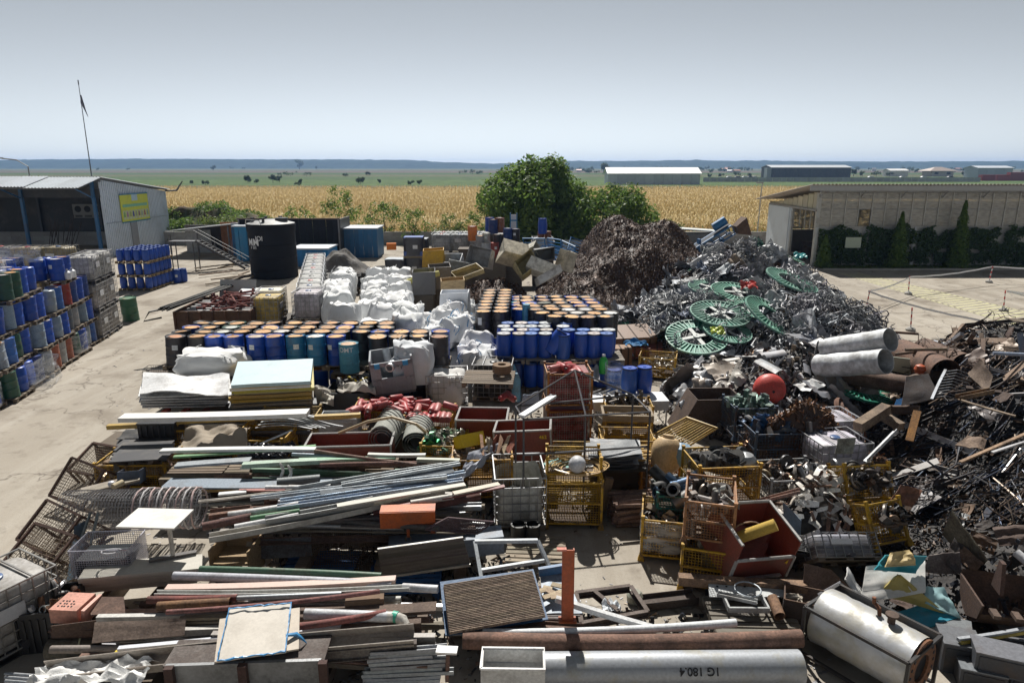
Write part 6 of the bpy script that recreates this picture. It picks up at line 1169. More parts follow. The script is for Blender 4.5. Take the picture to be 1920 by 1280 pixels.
for tier in range(2):
    m0 = ST(1062,822,.12,3) @ T(0,0,tier*.98); stillage(['lower','upper'][tier]+' orange framed mesh cage packed with red extinguishers', m0, 1.15, 1.0, .92, (.42,.17,.03), None, .06, 1, False, (.40,.36,.34))
    for r in range(3): exts(6, m0 @ T(0,-.33,.1+r*.26), 1.0, .1, .06, 'red extinguisher showing through the %s mesh cage' % ['lower','upper'][tier], 'extinguishers in the %s mesh cage' % ['lower','upper'][tier], grid=True)
    ob('red_fill', MB().box((0,.1,.5), (1.0,.7,.78)), PAINT, (.22,.03,.03), None, m0, 'packed red cylinders at the core of the %s mesh cage' % ['lower','upper'][tier], 'cylinders')
exts(11, ST(1062,822,.12,3) @ T(0,.05,1.84), .7, .5, .0, 'pale red extinguisher lying on top of the upper mesh cage', 'extinguishers on top of the cages')
exts(2, ST(945,800,0,0) @ T(0,0,.85), .3, .3, .1, 'pink extinguisher leaning behind the red box numbered 575', 'pink extinguishers')
# numbered red steel boxes
def redbox(lb, num, mx, W_=1.15, D_=.95, H_=.78, front=1.):
    t = thing('steel_box', lb, 'box', mx); c = (.22,.045,.028); e = (.40,.39,.38)
    for (cc, s, n) in (((0,-D_/2,H_*front/2+.14),(W_,.03,H_*front),'front_plate'),((0,D_/2,H_/2+.14),(W_,.03,H_),'rear_plate'),((-W_/2,0,H_/2+.14),(.03,D_,H_),'side_plate'),((W_/2,0,H_/2+.14),(.03,D_,H_),'side_plate'),((0,0,.15),(W_,D_,.03),'floor_plate')): ob(n, MB().box(cc, s), PAINT, jit(c,.08), t)
    for (a, b) in (((-W_/2,-D_/2),(W_/2,-D_/2)),((W_/2,-D_/2),(W_/2,D_/2)),((W_/2,D_/2),(-W_/2,D_/2)),((-W_/2,D_/2),(-W_/2,-D_/2))): ob('rim', MB().tube([(*a,H_*(front if a[1] < 0 and b[1] < 0 else 1)+.14),(*b,H_*(front if a[1] < 0 and b[1] < 0 else 1)+.14)], .028, 6), PAINT, e, t)
    for sx in (-1, 1): ob('corner_edge', MB().box((sx*W_/2,-D_/2-.005,H_*front/2+.14), (.04,.04,H_*front)), PAINT, e, t)
    ob('skid', MB().box((0,-D_/2-.02,.08), (W_,.06,.16)), PAINT, (.33,.31,.26), t); ob('skid', MB().box((0,D_/2,.06), (W_,.1,.12)), PAINT, (.33,.31,.26), t)
    if num: lettering(num, .11, T(W_/2-.17,-D_/2-.02,H_*front-.01) @ RX(90), YEL, t, name='number')
    return t
redbox('dark red steel box numbered 575 with grey edges', '575', ST(906,838,.35,-3), 1.2, .9, .72); redbox('dark red steel box numbered 462 tilted behind the steel frame', '462', ST(985,868,.45,-4,-5,-4), 1.25, .9, .75)
for k, (px, py) in enumerate([(906,846),(985,885)]): ob('box_stand', MB().box((0,0,.17), (1.2,.85,.34)), WOOD, (.22,.18,.13), None, ST(px,py,0), 'timber stand under the %s numbered red box' % ['upright','tilted'][k], 'stand')
redbox('long dark red steel trough with a bent grey edge', None, ST(660,876,.3,4), 1.9, .8, .55)
# yellow stillages right of the red cages
stillage('yellow mesh stillage with a wooden frame on its rim', ST(1175,812,.1,-3), 1.25, .9, .85); ob('wooden_surround', MB().box((0,-.35,0), (1.25,.06,.16)).box((0,.35,0), (1.25,.06,.16)).box((-.6,0,0), (.06,.7,.16)).box((.6,0,0), (.06,.7,.16)), WOOD, (.35,.28,.2), None, ST(1175,775,1.0,-3), 'open wooden frame resting on the yellow stillage', 'frame'); junk(ST(1175,812,.1,-3), 1.0, .7, .8, 22, DKC, 'dark scrap piece inside the wooden framed stillage', 'scrap in the wooden framed stillage')
stillage('yellow stillage full of folded yellow gratings', ST(1172,858,.25,-2), 1.25, .9, .6); 
for i in range(16): ob('grating_bar', MB().box((0,0,0), (.95,.04,.03)), PAINT, jit((.55,.35,.08),.25), None, ST(1172,852,.8,-2) @ T(R.uniform(-.12,.12), -.35+i*.045, R.uniform(0,.1)) @ RZ(R.uniform(-14,14)), 'yellow grating bar in the low yellow stillage', 'grating bar', 'grating bars in the low stillage')
for i in range(13): ob('white_rack_bar', MB().box((0,0,0), (.07,1.1,.02)), PAINT, jit((.66,.66,.66),.1), None, ST(1130,740,.6) @ T(-.5+i*.085,0,.03*(i % 3)) @ RZ(24) @ RX(-28), 'white slatted rack bar leaning behind the yellow stillages', 'slat', 'white slats behind the yellow stillages')
p = at(1215,745,.75); t = thing('white_table', 'long white table carrying two blue barrels', 'table', T(p.x-.55, p.y, 0) @ RZ(3)); ob('table_top', MB().box((0,0,.75), (2.1,.8,.04)), BOARD, (.66,.68,.72), t); ob('apron', MB().box((0,-.39,.62), (2.08,.03,.24)), BOARD, (.55,.57,.62), t)
for sx in (-1,1):
    for sy in (-1,1): ob('leg', MB().box((sx*1.0,sy*.35,.37), (.035,.035,.74)), PAINT, (.55,.56,.6), t)
for i, (px, py) in enumerate([(1181,740),(1209,738)]): q = at(px, py, .77); drum(q.x, q.y+.2, .77, [(.02,.10,.42),BLUE][i], BLUE, ['wrapped blue barrel on the white table','plain blue barrel at the corner of the white table'][i], None, 'barrel', sc_=.95, sticker=False)
drum(at(1152,735,.3).x, at(1152,735,.3).y+.2, .2, (.03,.13,.42), BLUE, 'blue barrel wrapped in clear film beside the green jug', None, 'barrel', sticker=False); wrap(T(at(1152,735,.3).x, at(1152,735,.3).y+.2, .3), .55, .55, .7, 'clear film round the barrel beside the green jug')
t = thing('green_jug', 'bright green plastic jug standing among the barrels', 'jug', ST(1131,700,.7)); ob('body', smo(MB().lathe([(.1,0),(.14,.03),(.14,.4),(.1,.5),(.05,.56)], 14)), PLAS, (.03,.5,.06), t); ob('cap', smo(MB().lathe([(.055,.56),(.055,.63),(.01,.63)], 10)), PLAS, (.7,.7,.7), t)
sheet('grey_canvas', 'grey canvas heap beside the green jug', 'canvas', [(1085,705,.8),(1125,708,.8),(1122,685,.95),(1088,683,.95)], .02, (.4,.4,.42), FAB, .25, 12, 12)
# black tubular frame
FR = (.075,.075,.085); t = thing('tubular_rack', 'tall open frame of dark steel tubes standing over the crates', 'rack', T(0,0,0))
pts = {'a':(967,760,2.25),'b':(1075,690,2.35),'c':(1220,772,2.25),'d':(1185,738,2.3),'e':(982,787,2.2)}
A_, C_ = at(967,762,2.2), at(1219,772,2.2); E_ = at(982,786,2.2); D_ = at(1187,740,2.2); M_ = at(1098,778,2.2)
for a, b in ((A_, D_), (E_, C_), (A_, E_), (D_, C_), (A_.lerp(D_,.5)+V((0,.4,.55)), A_), (A_.lerp(D_,.5)+V((0,.4,.55)), D_), (M_, A_.lerp(D_,.5)+V((0,.4,.55)))): ob('tube', MB().tube([a, b], .021, 6), PAINT, FR, t)
for q in (A_, E_, C_, D_, M_): ob('upright', MB().tube([q, V((q.x, q.y, 0))], .021, 6), PAINT, FR, t)
ob('lower_tube', MB().tube([V((E_.x,E_.y,1.45)), V((C_.x,C_.y,1.45))], .025, 6), PAINT, FR, t)
bar('white_strip', 'white boxed strip lying across the steel frame corner', 'strip', (978,780,2.28), (1038,742,2.32), 'board', .14, (.74,.75,.77), PAINT, .05); sheet('blue_sheet', 'pale blue sheet hanging behind the white strip', 'sheet', [(975,772,1.2),(1012,765,1.2),(1010,735,1.75),(980,740,1.75)], .01, (.30,.38,.50), PAINT, .08)
# striped roofing rolls, stack of meshes, canvas pieces
for i, (px, py, w) in enumerate([(729,826,.62),(785,828,.6)]):
    t = thing('rubber_mat_roll', ['tall','flatter'][i]+' rolled rubber mat with black grooves in front of the extinguishers', 'mat roll', ST(px,py+6,.5,[-4,3][i]) @ Mx.Diagonal((1.22,1.05,[1.2,1.0][i],1)))
    def spiral(k):
        def fn(u, v):
            a = -math.pi*.5+u*2*math.pi*3.2; r = .13+.052*u*3.2; return (r*math.cos(a), -.55+1.1*v, .3+r*math.sin(a))
        mb = MB(); mb.grid(72, 4, fn, .025); return smo(mb)
    ob('roll', spiral(i), RUB, (.32,.33,.30), t); 
    for k in range(5): ob('groove', MB().tube([(.31*math.cos(a0), -.5+.16*k+.28*(a0), .3+.31*math.sin(a0)) for a0 in [0.3+.22*j for j in range(12)]], .012, 4), RUB, (.02,.02,.02), t)
    ob('core_shade', MB().lathe([(.12,-.5),(.12,.5)], 16, T(0,0,.3) @ RX(90)), RUB, (.02,.02,.022), t)  # near-black cylinder painting the shade inside the roll core
ob('mat_stand', MB().box((0,0,.26), (1.8,.9,.52)), WOOD, (.16,.13,.1), None, ST(757,838,0), 'timber base under the rolled rubber mats', 'stand')
ob('bent_hose', smo(MB().tube([at(635,812,1.0), at(690,790,1.25), at(735,782,1.35), at(780,795,1.25), at(800,812,1.0)], .035, 8)), PLAS, (.55,.42,.25), None, None, 'pale curved hose arching over the mat rolls', 'hose')
# ================================================================ FOREGROUND, long material on bearers
def BR(name, lb, a, b, kind, w, col, m, h=None, roll=0., cat=None): return bar(name, lb, cat or name.split('_')[-1], a, b, kind, w, col, m, h, roll)
RD, RB, GP, LG = (.30,.12,.10), (.17,.10,.07), (.07,.20,.10), (.52,.53,.54)
def filler(n, x0, x1, y0, y1, z0, z1, lb, group, Ls=(2.2,4.2), rot=5, pal=None, tilt=2):
    pal = pal or [((.16,.10,.075),RUST),((.42,.43,.44),GALV),((.3,.27,.24),PAINT),((.10,.09,.09),DARK),((.5,.49,.46),PAINT),((.20,.12,.09),RUST),((.22,.19,.15),WOOD)]
    for i in range(n):
        k = i % 14; kind = ['rod','angle','channel','box','pipe','ibeam','rod'][k % 7]; w = [.05,.07,.12,.08,.11,.16,.04][k % 7]; L = R.uniform(*Ls); c, m = R.choice(pal)
        key = ('fill', kind, round(L, 1), m.name); L = round(L, 1)
        def mk():
            if kind == 'pipe': return smo(MB().lathe([(w*.43,-L/2),(w/2,-L/2),(w/2,L/2),(w*.43,L/2),(w*.43,-L/2)], 12, RY(90), False))
            if kind == 'rod': return smo(MB().tube([(-L/2,0,0),(L/2,0,0)], w/2, 6))
            return prof(kind, L, w).mesh()
        xc = R.uniform(x0+L/2, max(x0+L/2+.05, x1-L/2)); f = (i+.5)/n
        ob('steel_bar', cached(key, mk), m, jit(c,.2), None, T(xc, R.uniform(y0, y1), z0+(z1-z0)*f) @ RZ(R.uniform(-rot,rot)) @ RY(R.uniform(-tilt,tilt)) @ RX(R.choice([0,90,180,45])), lb, 'steel bar', group)
def bearers(n, x0, x1, y0, y1, z, lb, w=.16):
    for i in range(n): ob('timber_bearer', MB().box((0,0,0), (w,y1-y0,z)), WOOD, jit((.17,.13,.10),.2), None, T(x0+(x1-x0)*i/(n-1), (y0+y1)/2, z/2), '%s, %s along' % (lb, ORD[i]), 'bearer')
# ---------------- row A (nearest)
bearers(5, -6.2, -1.4, 7.6, 9.5, .2, 'timber bearer under the nearest pipe pile'); filler(46, -6.4, -.9, 7.9, 9.4, .22, .72, 'steel bar in the lower layers of the nearest pipe pile', 'lower layers of the nearest pile')
z = .88
BR('green_pipe','long dark green pipe at the back of the nearest pile',(375,1066,z),(715,1079,z),'pipe',.10,(.06,.13,.08),PAINT); BR('grey_pipe','long pale grey pipe tapering beside the dark green one',(326,1079,z),(735,1096,z),'pipe',.13,(.46,.47,.52),PAINT)
BR('pink_profile','long pinkish box profile on the nearest pile',(312,1103,z),(742,1086,z+.05),'board',.13,(.58,.42,.36),BOARD,.07); BR('grey_profile','long whitish profile ending beside the white pipe stub',(292,1112,z),(768,1101,z+.03),'channel',.10,(.52,.52,.50),PAINT); BR('white_pipe','short white pipe end beside the grating panel',(755,1100,z),(821,1104,z),'pipe',.12,(.66,.67,.70),PAINT)
BR('red_pipe','maroon pipe lying left of the slim grey tube'.replace('left of','before'),(277,1124,z),(445,1120,z),'pipe',.11,(.24,.08,.07),RUST); BR('grey_tube','slim grey tube continuing from the maroon pipe',(445,1121,z),(640,1113,z),'rod',.08,(.36,.38,.40),GALV); BR('rusty_pipe','stubby rusty pipe with an open dark mouth',(296,1136,z-.05),(432,1128,z),'pipe',.13,(.26,.14,.07),RUST)
BR('red_tube','long thin reddish tube slanting up the nearest pile',(312,1147,z+.06),(712,1108,z+.10),'rod',.07,(.30,.13,.12),RUST); BR('rusty_beam','long dark rusty beam across the nearest pile',(104,1176,.62),(312,1150,.66),'angle',.2,(.12,.075,.055),RUST); BR('rusty_beam','second dark rusty beam below the salmon box',(96,1190,.5),(330,1182,.52),'ibeam',.2,(.13,.08,.06),RUST)
sheet('rusty_plate','wide brown rusty plate in the nearest pile','plate',[(172,1205,.66),(345,1190,.68),(348,1158,.82),(178,1166,.8)],.015,(.17,.125,.10),RUST,.02)
for i in range(4): BR('pale_plank','%s weathered plank in the small plank bundle' % ORD[i],(338,1158+i*7,.72-i*.06),(432,1155+i*7,.74-i*.06),'board',.09,jit((.33,.27,.20),.2),WOOD,.04)
BR('white_pipe','long whitish pipe leading to the green banded elbow',(572,1150,z),(728,1156,z),'pipe',.15,(.55,.57,.60),PAINT); ob('pipe_elbow', smo(MB().tube([at(726,1156,z), at(742,1156,z), at(754,1161,z-.02), at(759,1172,z-.08)], [.075,.077,.077,.075], 14)), PAINT, (.62,.60,.55), None, None, 'whitish pipe elbow with a green stain', 'elbow'); ob('green_tape', smo(MB().tube([at(737,1155,z), at(746,1157,z)], .081, 14)), PLAS, (.05,.4,.28), None, None, 'green tape band round the pipe elbow', 'tape')
BR('red_tube','reddish tube slanting beside the white board',(560,1174,z),(724,1148,z+.04),'pipe',.10,(.28,.10,.09),RUST); BR('white_strip','long white plastic strip with a yellow edge',(222,1216,.66),(738,1164,.8),'board',.07,(.66,.68,.74),PLAS,.05); BR('yellow_strip','long yellow edged strip under the white one',(216,1223,.62),(720,1172,.76),'board',.06,(.60,.45,.03),PLAS,.04)
BR('steel_channel','very long pale steel channel crossing the nearest pile',(78,1262,.62),(776,1190,.78),'channel',.26,(.36,.32,.28),PAINT,roll=20); BR('perforated_plate','rusty perforated flat beam end',(560,1150,.8),(818,1138,.82),'board',.22,(.15,.105,.08),RUST,.05); BR('rusty_beam','rusty beam end below the perforated flat',(640,1186,.7),(790,1174,.72),'ibeam',.2,(.13,.09,.07),RUST)
BR('wood_beam','old split wood beam beside the perforated flat',(648,1128,.84),(720,1122,.84),'board',.14,(.22,.14,.09),WOOD,.1); BR('grey_channel','grey steel channel running off under the channel end',(560,1232,.62),(782,1212,.66),'ibeam',.18,(.20,.18,.165),RUST)
sheet('white_board','large cream board with blue torn film edges on the nearest pile','board',[(407,1237,.9),(536,1220,.92),(546,1130,1.1),(430,1142,1.08)],.03,(.62,.57,.50),BOARD,.01); sheet('white_board','lower cream board sticking out under the large one','board',[(402,1240,.86),(560,1215,.88),(562,1138,1.04),(412,1160,1.02)],.03,(.6,.52,.43),BOARD,.01)
for i, (a, b) in enumerate((((430,1141,1.11),(546,1129,1.13)),((546,1129,1.13),(535,1221,.95)),((535,1221,.95),(407,1238,.93)),((407,1238,.93),(430,1141,1.11)))):
    a, b = P3(a), P3(b); mb = MB(); mb.tube([a.lerp(b, t/16)+V((0,R.uniform(-.008,.008),R.uniform(-.006,.012))) for t in range(17)], [R.uniform(.006,.016) for _ in range(17)], 4); ob('film_strip', mb, PLAS, (.05,.26,.55), None, None, 'torn blue film along the %s edge of the large cream board' % ['back','inner','front','outer'][i], 'film')
ob('film_strip', smo(MB().tube([at(536,1190,.98), at(556,1188,.95), at(566,1196,.9), at(575,1205,.8)], [.02,.03,.02,.005], 5)), PLAS, (.05,.28,.58), None, None, 'loose tuft of blue film hanging off the cream boards', 'film')
t = thing('steel_tank_box','grey riveted steel tank box with rusty uprights at the frame bottom','tank',T(at(535,1282,.45)) @ RZ(3)); 
for i in range(2): ob('side_plate', MB().box((-1.0+i*1.0,0,0), (.97,.05,.72)), mat('smeared_steel_%d' % i, .45, .35, (.30,.31,.32), .7, 1.8, .4, .65, .3, .1), (.17,.175,.18), t)
for x in (-.5,-1.42,.52): ob('upright', MB().box((x,-.06,0), (.11,.08,.74)), RUST, (.07,.035,.03), t)
ob('top_plate', MB().box((-.5,.25,.33), (2.05,.5,.03)), RUST, (.14,.12,.11), t)
for i in range(9): BR('grey_lath','grey steel lath, %s from the top of the little lath stack' % ORD[i],(676+R.uniform(0,20),1222+i*7,.62-i*.05),(830+R.uniform(-20,30),1212+i*7.5,.64-i*.05),'channel',.09,jit((.36,.38,.40),.2),PAINT)
BR('square_post','thin rusty post beside the lath stack',(838,1275,.1),(840,1225,.75),'box',.05,(.18,.10,.08),RUST); ob('white_plate', MB().box((0,0,0), (.28,.14,.03)), PAINT, (.72,.72,.72), None, ST(838,1218,.78,-4), 'small white bracket plate at the end of the lath stack', 'plate')
ob('crumpled_bag', smo(MB().grid(22,14,lambda u,v:(1.5*(u-.5)*(1-.3*abs(noise.noise(V((v*4,1,1))))),.45*(v-.5),.2*abs(noise.noise(V((u*5,v*3,2))))+.07*noise.noise(V((u*13,v*9,4)))),.004), 'bag', 60), FAB, (.74,.74,.73), None, T(at(175,1262,.62)), 'torn white woven bag lying at the frame bottom', 'bag')
for i in range(3): BR('grey_tube','%s thin grey tube lying on the ground by the torn bag' % ORD[i],(10,1262+i*7,.12),(90,1268+i*7,.12),'rod',.05,(.4,.42,.45),GALV)
duct('drum_pipe','short wide greenish rusty pipe under the plank ends',(93,1216,.3),(180,1214,.3),.15,(.13,.12,.09),RUST,.02,1); ob('hose_loop', smo(MB().tube([at(150,1196,.5), at(146,1215,.4), at(150,1232,.2), at(158,1242,.05)], .012, 6)), PLAS, (.35,.37,.25), None, None, 'thin pale hose hanging over the greenish pipe', 'hose')
t = thing('switch_box','salmon pink perforated metal box on the rusty beams','box',ST(140,1150,.62,-4)); ob('case', MB().box((0,0,.1), (.42,.42,.22)), PAINT, (.60,.29,.22), t); ob('door', MB().box((.25,.02,.11), (.05,.40,.24)), PAINT, (.62,.31,.24), t, RY(8))
for i in range(14): ob('vent_hole', MB().lathe([(.014,0),(.014,.006)], 8, T(-.13+.05*(i % 5)+R.uniform(-.01,.01),-.12+.06*(i//5),.211)), INK, None, t)
sheet('inner_plate','brown steel plate lying behind the salmon box','plate',[(170,1152,.7),(235,1150,.7),(232,1118,.78),(168,1118,.78)],.012,(.20,.12,.09),RUST)
# ---------------- door stack, table, basket, wire roll, brown cages (left edge)
for i in range(7): sheet('door_panel','cream door panel, %s from the top of the door stack' % ORD[i],'door',[(146+R.uniform(-4,4),1086+i*4,.80-i*.075),(372+R.uniform(-8,8),1064+i*4,.80-i*.075),(386+R.uniform(-8,8),1038+i*3,.84-i*.075),(166,1054+i*3,.84-i*.075)],.04,jit((.56,.53,.47),.08),BOARD,.015)
bearers(3,-6.6,-5.0,9.4,10.3,.28,'timber bearer under the cream door stack',.12)
t = thing('tripod_table','square white table on a single column standing on the door stack','table',T(at(325,1044,.84)) @ RZ(-3)); ob('table_top', MB().box((-.28,.12,.62), (.95,.62,.03)), BOARD, (.68,.67,.63), t); ob('column', smo(MB().tube([(0,0,0),(0,0,.6)], .035, 10)), PAINT, (.6,.57,.5), t); ob('foot', MB().box((0,0,.02), (.7,.09,.04), RZ(24)), PAINT, (.10,.09,.085), t)
def basket(lb, mx, W_, D_, H_, sp, col, m, r=.005):
    t = thing('wire_basket', lb, 'basket', mx)
    for nm, (w, y, rz) in (('front_mesh',(W_,-D_/2,0)),('rear_mesh',(W_,D_/2,0)),('side_mesh',(D_,-W_/2,90)),('side_mesh',(D_,W_/2,90))): ob(nm, wire_panel(w, H_, sp, r), m, col, t, RZ(rz) @ T(0, y if rz == 0 else y, 0))
    ob('rim', MB().tube([(-W_/2,-D_/2,H_),(W_/2,-D_/2,H_),(W_/2,D_/2,H_),(-W_/2,D_/2,H_),(-W_/2,-D_/2,H_)], .01, 5), m, col, t); ob('base_mesh', wire_panel(W_, D_, sp, r), m, col, t, T(0,-D_/2,.01) @ RX(-90)); return t
basket('silver wire shopping basket with a curl of wire inside',ST(210,1064,.62,4),.92,.6,.5,.035,(.5,.5,.58),GALV); ob('wire_curl', smo(MB().tube([at(215,1040,1.0)+V((.2*math.cos(a*.5),.12*math.sin(a*.5),.01*a)) for a in range(12)], .012, 5)), PLAS, (.6,.6,.62), None, None, 'curl of pale wire inside the silver basket', 'wire'); ob('basket_liner', MB().box((0,0,.15), (.82,.5,.28)), PLAS, (.02,.025,.03), None, ST(210,1064,.63,4), 'dark tray inside the silver wire basket', 'tray')
t = thing('mesh_roll','big roll of fine wire mesh bound with pink and white tape','mesh roll',T(at(258,985,.35)) @ RZ(2)); mb = MB(); Lr, rr = 2.55, .36
for i in range(46):
    x = -Lr/2+Lr*i/45; mb.tube([(x+.01*math.sin(a*3), rr*(1+.05*math.sin(a*2+i))*math.cos(a), .36+rr*math.sin(a)) for a in [j*.4488 for j in range(15)]], .004, 3, False)
for j in range(34): a = j*2*math.pi/34; mb.tube([(-Lr/2,rr*math.cos(a),.36+rr*math.sin(a)),(0,rr*1.04*math.cos(a),.36+rr*1.04*math.sin(a)),(Lr/2,rr*math.cos(a),.36+rr*math.sin(a))], .004, 3, False)
for q in (.3,.22):
    for i in range(40): x = -Lr/2+Lr*(i+.5)/40; mb.tube([(x, q*math.cos(a), .36+q*math.sin(a)) for a in [k*.63 for k in range(11)]], .0035, 3, False)
ob('mesh', mb.mesh(name='mesh'), GALV, (.42,.42,.44), t)
for i in range(9): x = .15+i*.13; ob('tape_loop', smo(MB().tube([(x+.02*math.sin(a*2+i), (rr+.025+.03*math.sin(i*2))*math.cos(a), .36+(rr+.03)*math.sin(a)) for a in [k*.4488 for k in range(15)]], .016, 5)), PLAS, [(.66,.5,.48),(.7,.68,.68)][i % 2], t)
def cage(lb, mx, W_, D_, H_, col=(.11,.06,.045), wc=(.42,.33,.24)):
    t = thing('brown_mesh_crate', lb, 'cage', mx)
    for (y, n) in ((-D_/2,'front_mesh'),(D_/2,'rear_mesh')): ob(n, wire_panel(W_, H_, .06, .0045), RUST, wc, t, T(0,y,0))
    for x in (-W_/2,W_/2): ob('side_mesh', wire_panel(D_, H_, .06, .0045), RUST, wc, t, RZ(90) @ T(0,x,0))
    for (a, b) in [((sx*W_/2,sy*D_/2,0),(sx*W_/2,sy*D_/2,H_)) for sx in (-1,1) for sy in (-1,1)]+[((-W_/2,sy*D_/2,z),(W_/2,sy*D_/2,z)) for sy in (-1,1) for z in (0,H_)]+[((sx*W_/2,-D_/2,z),(sx*W_/2,D_/2,z)) for sx in (-1,1) for z in (0,H_)]: ob('edge_angle', MB().tube([a, b], .032, 4), RUST, jit(col,.15), t)
    for i in range(3): ob('floor_bar', MB().box((-W_/3+W_/3*i,0,.02), (.06,D_,.03)), RUST, (.36,.28,.2), t)
    return t
cage('brown mesh crate lying tipped beside the road, far one',ST(172,905,.1,-20,-62,0),.95,.7,.8); cage('brown mesh crate standing open beside the road, middle one',ST(150,950,.05,-22,-40,6),1.05,.75,.85); cage('brown mesh crate tipped at the very edge of the road',ST(92,1040,.1,-26,-48,4),1.1,.7,.8); cage('brown mesh crate closest to the dirty caged tank',ST(62,1095,.15,-24,-55,0),1.05,.7,.85)
for i in range(2): BR('frame_tube','%s dark tube leaning along the mesh crates' % ORD[i],(128+i*22,1085,.1),(170+i*14,960,.9),'rod',.05,(.07,.09,.10),PAINT)
sheet('lining_sheet','dark blue sheet leaning behind the silver basket','sheet',[(125,1090,.1),(155,1075,.1),(160,975,.75),(140,985,.75)],.01,(.10,.15,.2),PAINT)
ibc(at(15,1205).x, at(15,1205).y, 0, 62, 'dirty grey caged tank cut off by the frame edge', None, (.36,.35,.34), (.33,.32,.31)); t = thing('dark_bin','dark plastic bin of cables beside the dirty caged tank','bin',ST(92,1192,0,10)); 
for (c, s) in (((0,-.38,.33),(.85,.03,.66)),((0,.38,.33),(.85,.03,.66)),((-.42,0,.33),(.03,.76,.66)),((.42,0,.33),(.03,.76,.66)),((0,0,.03),(.85,.76,.04))): ob('wall', MB().box(c, s), PLAS, (.018,.018,.02), t)
for i in range(9): ob('rib', MB().box((-.38+.095*i,-.405,.3), (.03,.02,.55)), PLAS, (.03,.03,.033), t)
junk(ST(92,1192,0,10), .7, .6, .58, 16, [(.5,.5,.52),(.3,.3,.3),(.2,.1,.06),(.6,.6,.62)], 'grey scrap piece heaped in the dark bin', 'scrap in the dark bin', GALV)
# ---------------- row B
bearers(4,-5.0,-.9,10.4,12.2,.35,'timber bearer under the galvanised profile pile',.2); filler(50,-5.2,-.5,10.7,12.1,.38,1.1,'steel bar in the lower layers of the galvanised pile','lower layers of the galvanised pile',(2.0,3.8),9)
z = 1.3
for i, (a, b, k, w, c, m, lb) in enumerate([((470,934,z),(838,893,z+.1),'channel',.10,(.40,.44,.48),GALV,'long galvanised channel at the top of the profile pile'),((525,940,z),(872,886,z+.05),'channel',.12,(.34,.42,.52),GALV,'bluish perforated galvanised rail'),((520,951,z-.03),(868,900,z),'channel',.12,(.33,.40,.50),GALV,'second bluish perforated galvanised rail'),((560,913,z+.05),(828,870,z+.12),'angle',.10,(.42,.45,.47),GALV,'galvanised angle rising to the back of the pile'),((640,908,z+.08),(862,868,z+.16),'channel',.10,(.45,.48,.5),GALV,'topmost galvanised channel beside the yellow stillage'),((600,922,z+.05),(850,880,z+.1),'corr',.22,(.44,.48,.52),GALV,'ribbed galvanised sheet strip in the pile'),((632,948,z-.02),(872,908,z),'board',.13,(.52,.50,.44),BOARD,'cream trunking box with a dark end'),((372,940,z-.05),(548,917,z),'channel',.06,(.55,.52,.47),PAINT,'slim cream channel reaching toward the mesh roll'),((410,926,z),(462,921,z),'board',.10,(.70,.71,.72),PLAS,'short white board end in the pile'),((448,919,z),(535,918,z),'board',.08,(.32,.10,.08),PAINT,'short brick red profile in the pile'),((498,914,z+.02),(620,911,z+.03),'pipe',.09,(.68,.69,.7),PAINT,'white tube behind the cream channel'),((428,965,z-.1),(560,945,z-.05),'pipe',.12,(.66,.66,.66),PAINT,'whitish pipe under the galvanised rails'),((470,972,z-.1),(562,958,z-.08),'pipe',.10,(.07,.20,.09),PAINT,'green pipe piece under the galvanised rails'),((380,987,z-.18),(472,968,z-.14),'pipe',.14,(.16,.085,.075),RUST,'brown pipe end near the mesh roll'),((392,968,z-.1),(475,956,z-.08),'box',.08,(.24,.13,.09),RUST,'rust brown profile end near the mesh roll'),((395,956,z-.05),(470,948,z-.04),'angle',.08,(.20,.11,.08),RUST,'rust brown angle end near the mesh roll'),((440,988,z-.16),(560,965,z-.12),'pipe',.10,(.68,.68,.69),PAINT,'white pipe above the long cream channel'),((392,1008,z-.2),(832,918,z-.1),'channel',.17,(.46,.44,.40),PAINT,'long cream channel along the pile front'),((498,975,z-.1),(700,938,z-.05),'channel',.16,(.36,.37,.37),GALV,'grey gutter channel above the long cream one'),((720,950,z-.12),(946,911,z),'board',.10,(.19,.055,.05),PAINT,'maroon trim board pointing at the cut tank'),((850,925,z),(936,907,z),'board',.13,(.52,.45,.36),BOARD,'beige boxed trim end beside the cut tank'),((700,962,z-.25),(812,945,z-.2),'pipe',.11,(.16,.05,.045),RUST,'dark red pipe above the orange bracket'),((805,950,z-.25),(900,930,z-.2),'pipe',.13,(.13,.05,.04),RUST,'dark maroon pipe beside the orange bracket'),((770,943,z-.1),(850,930,z-.08),'pipe',.11,(.60,.57,.52),PAINT,'cream pipe piece above the orange bracket')]):
    BR(['galvanised_rail','trim_profile'][m is not GALV], lb, a, b, k, w, c, m)

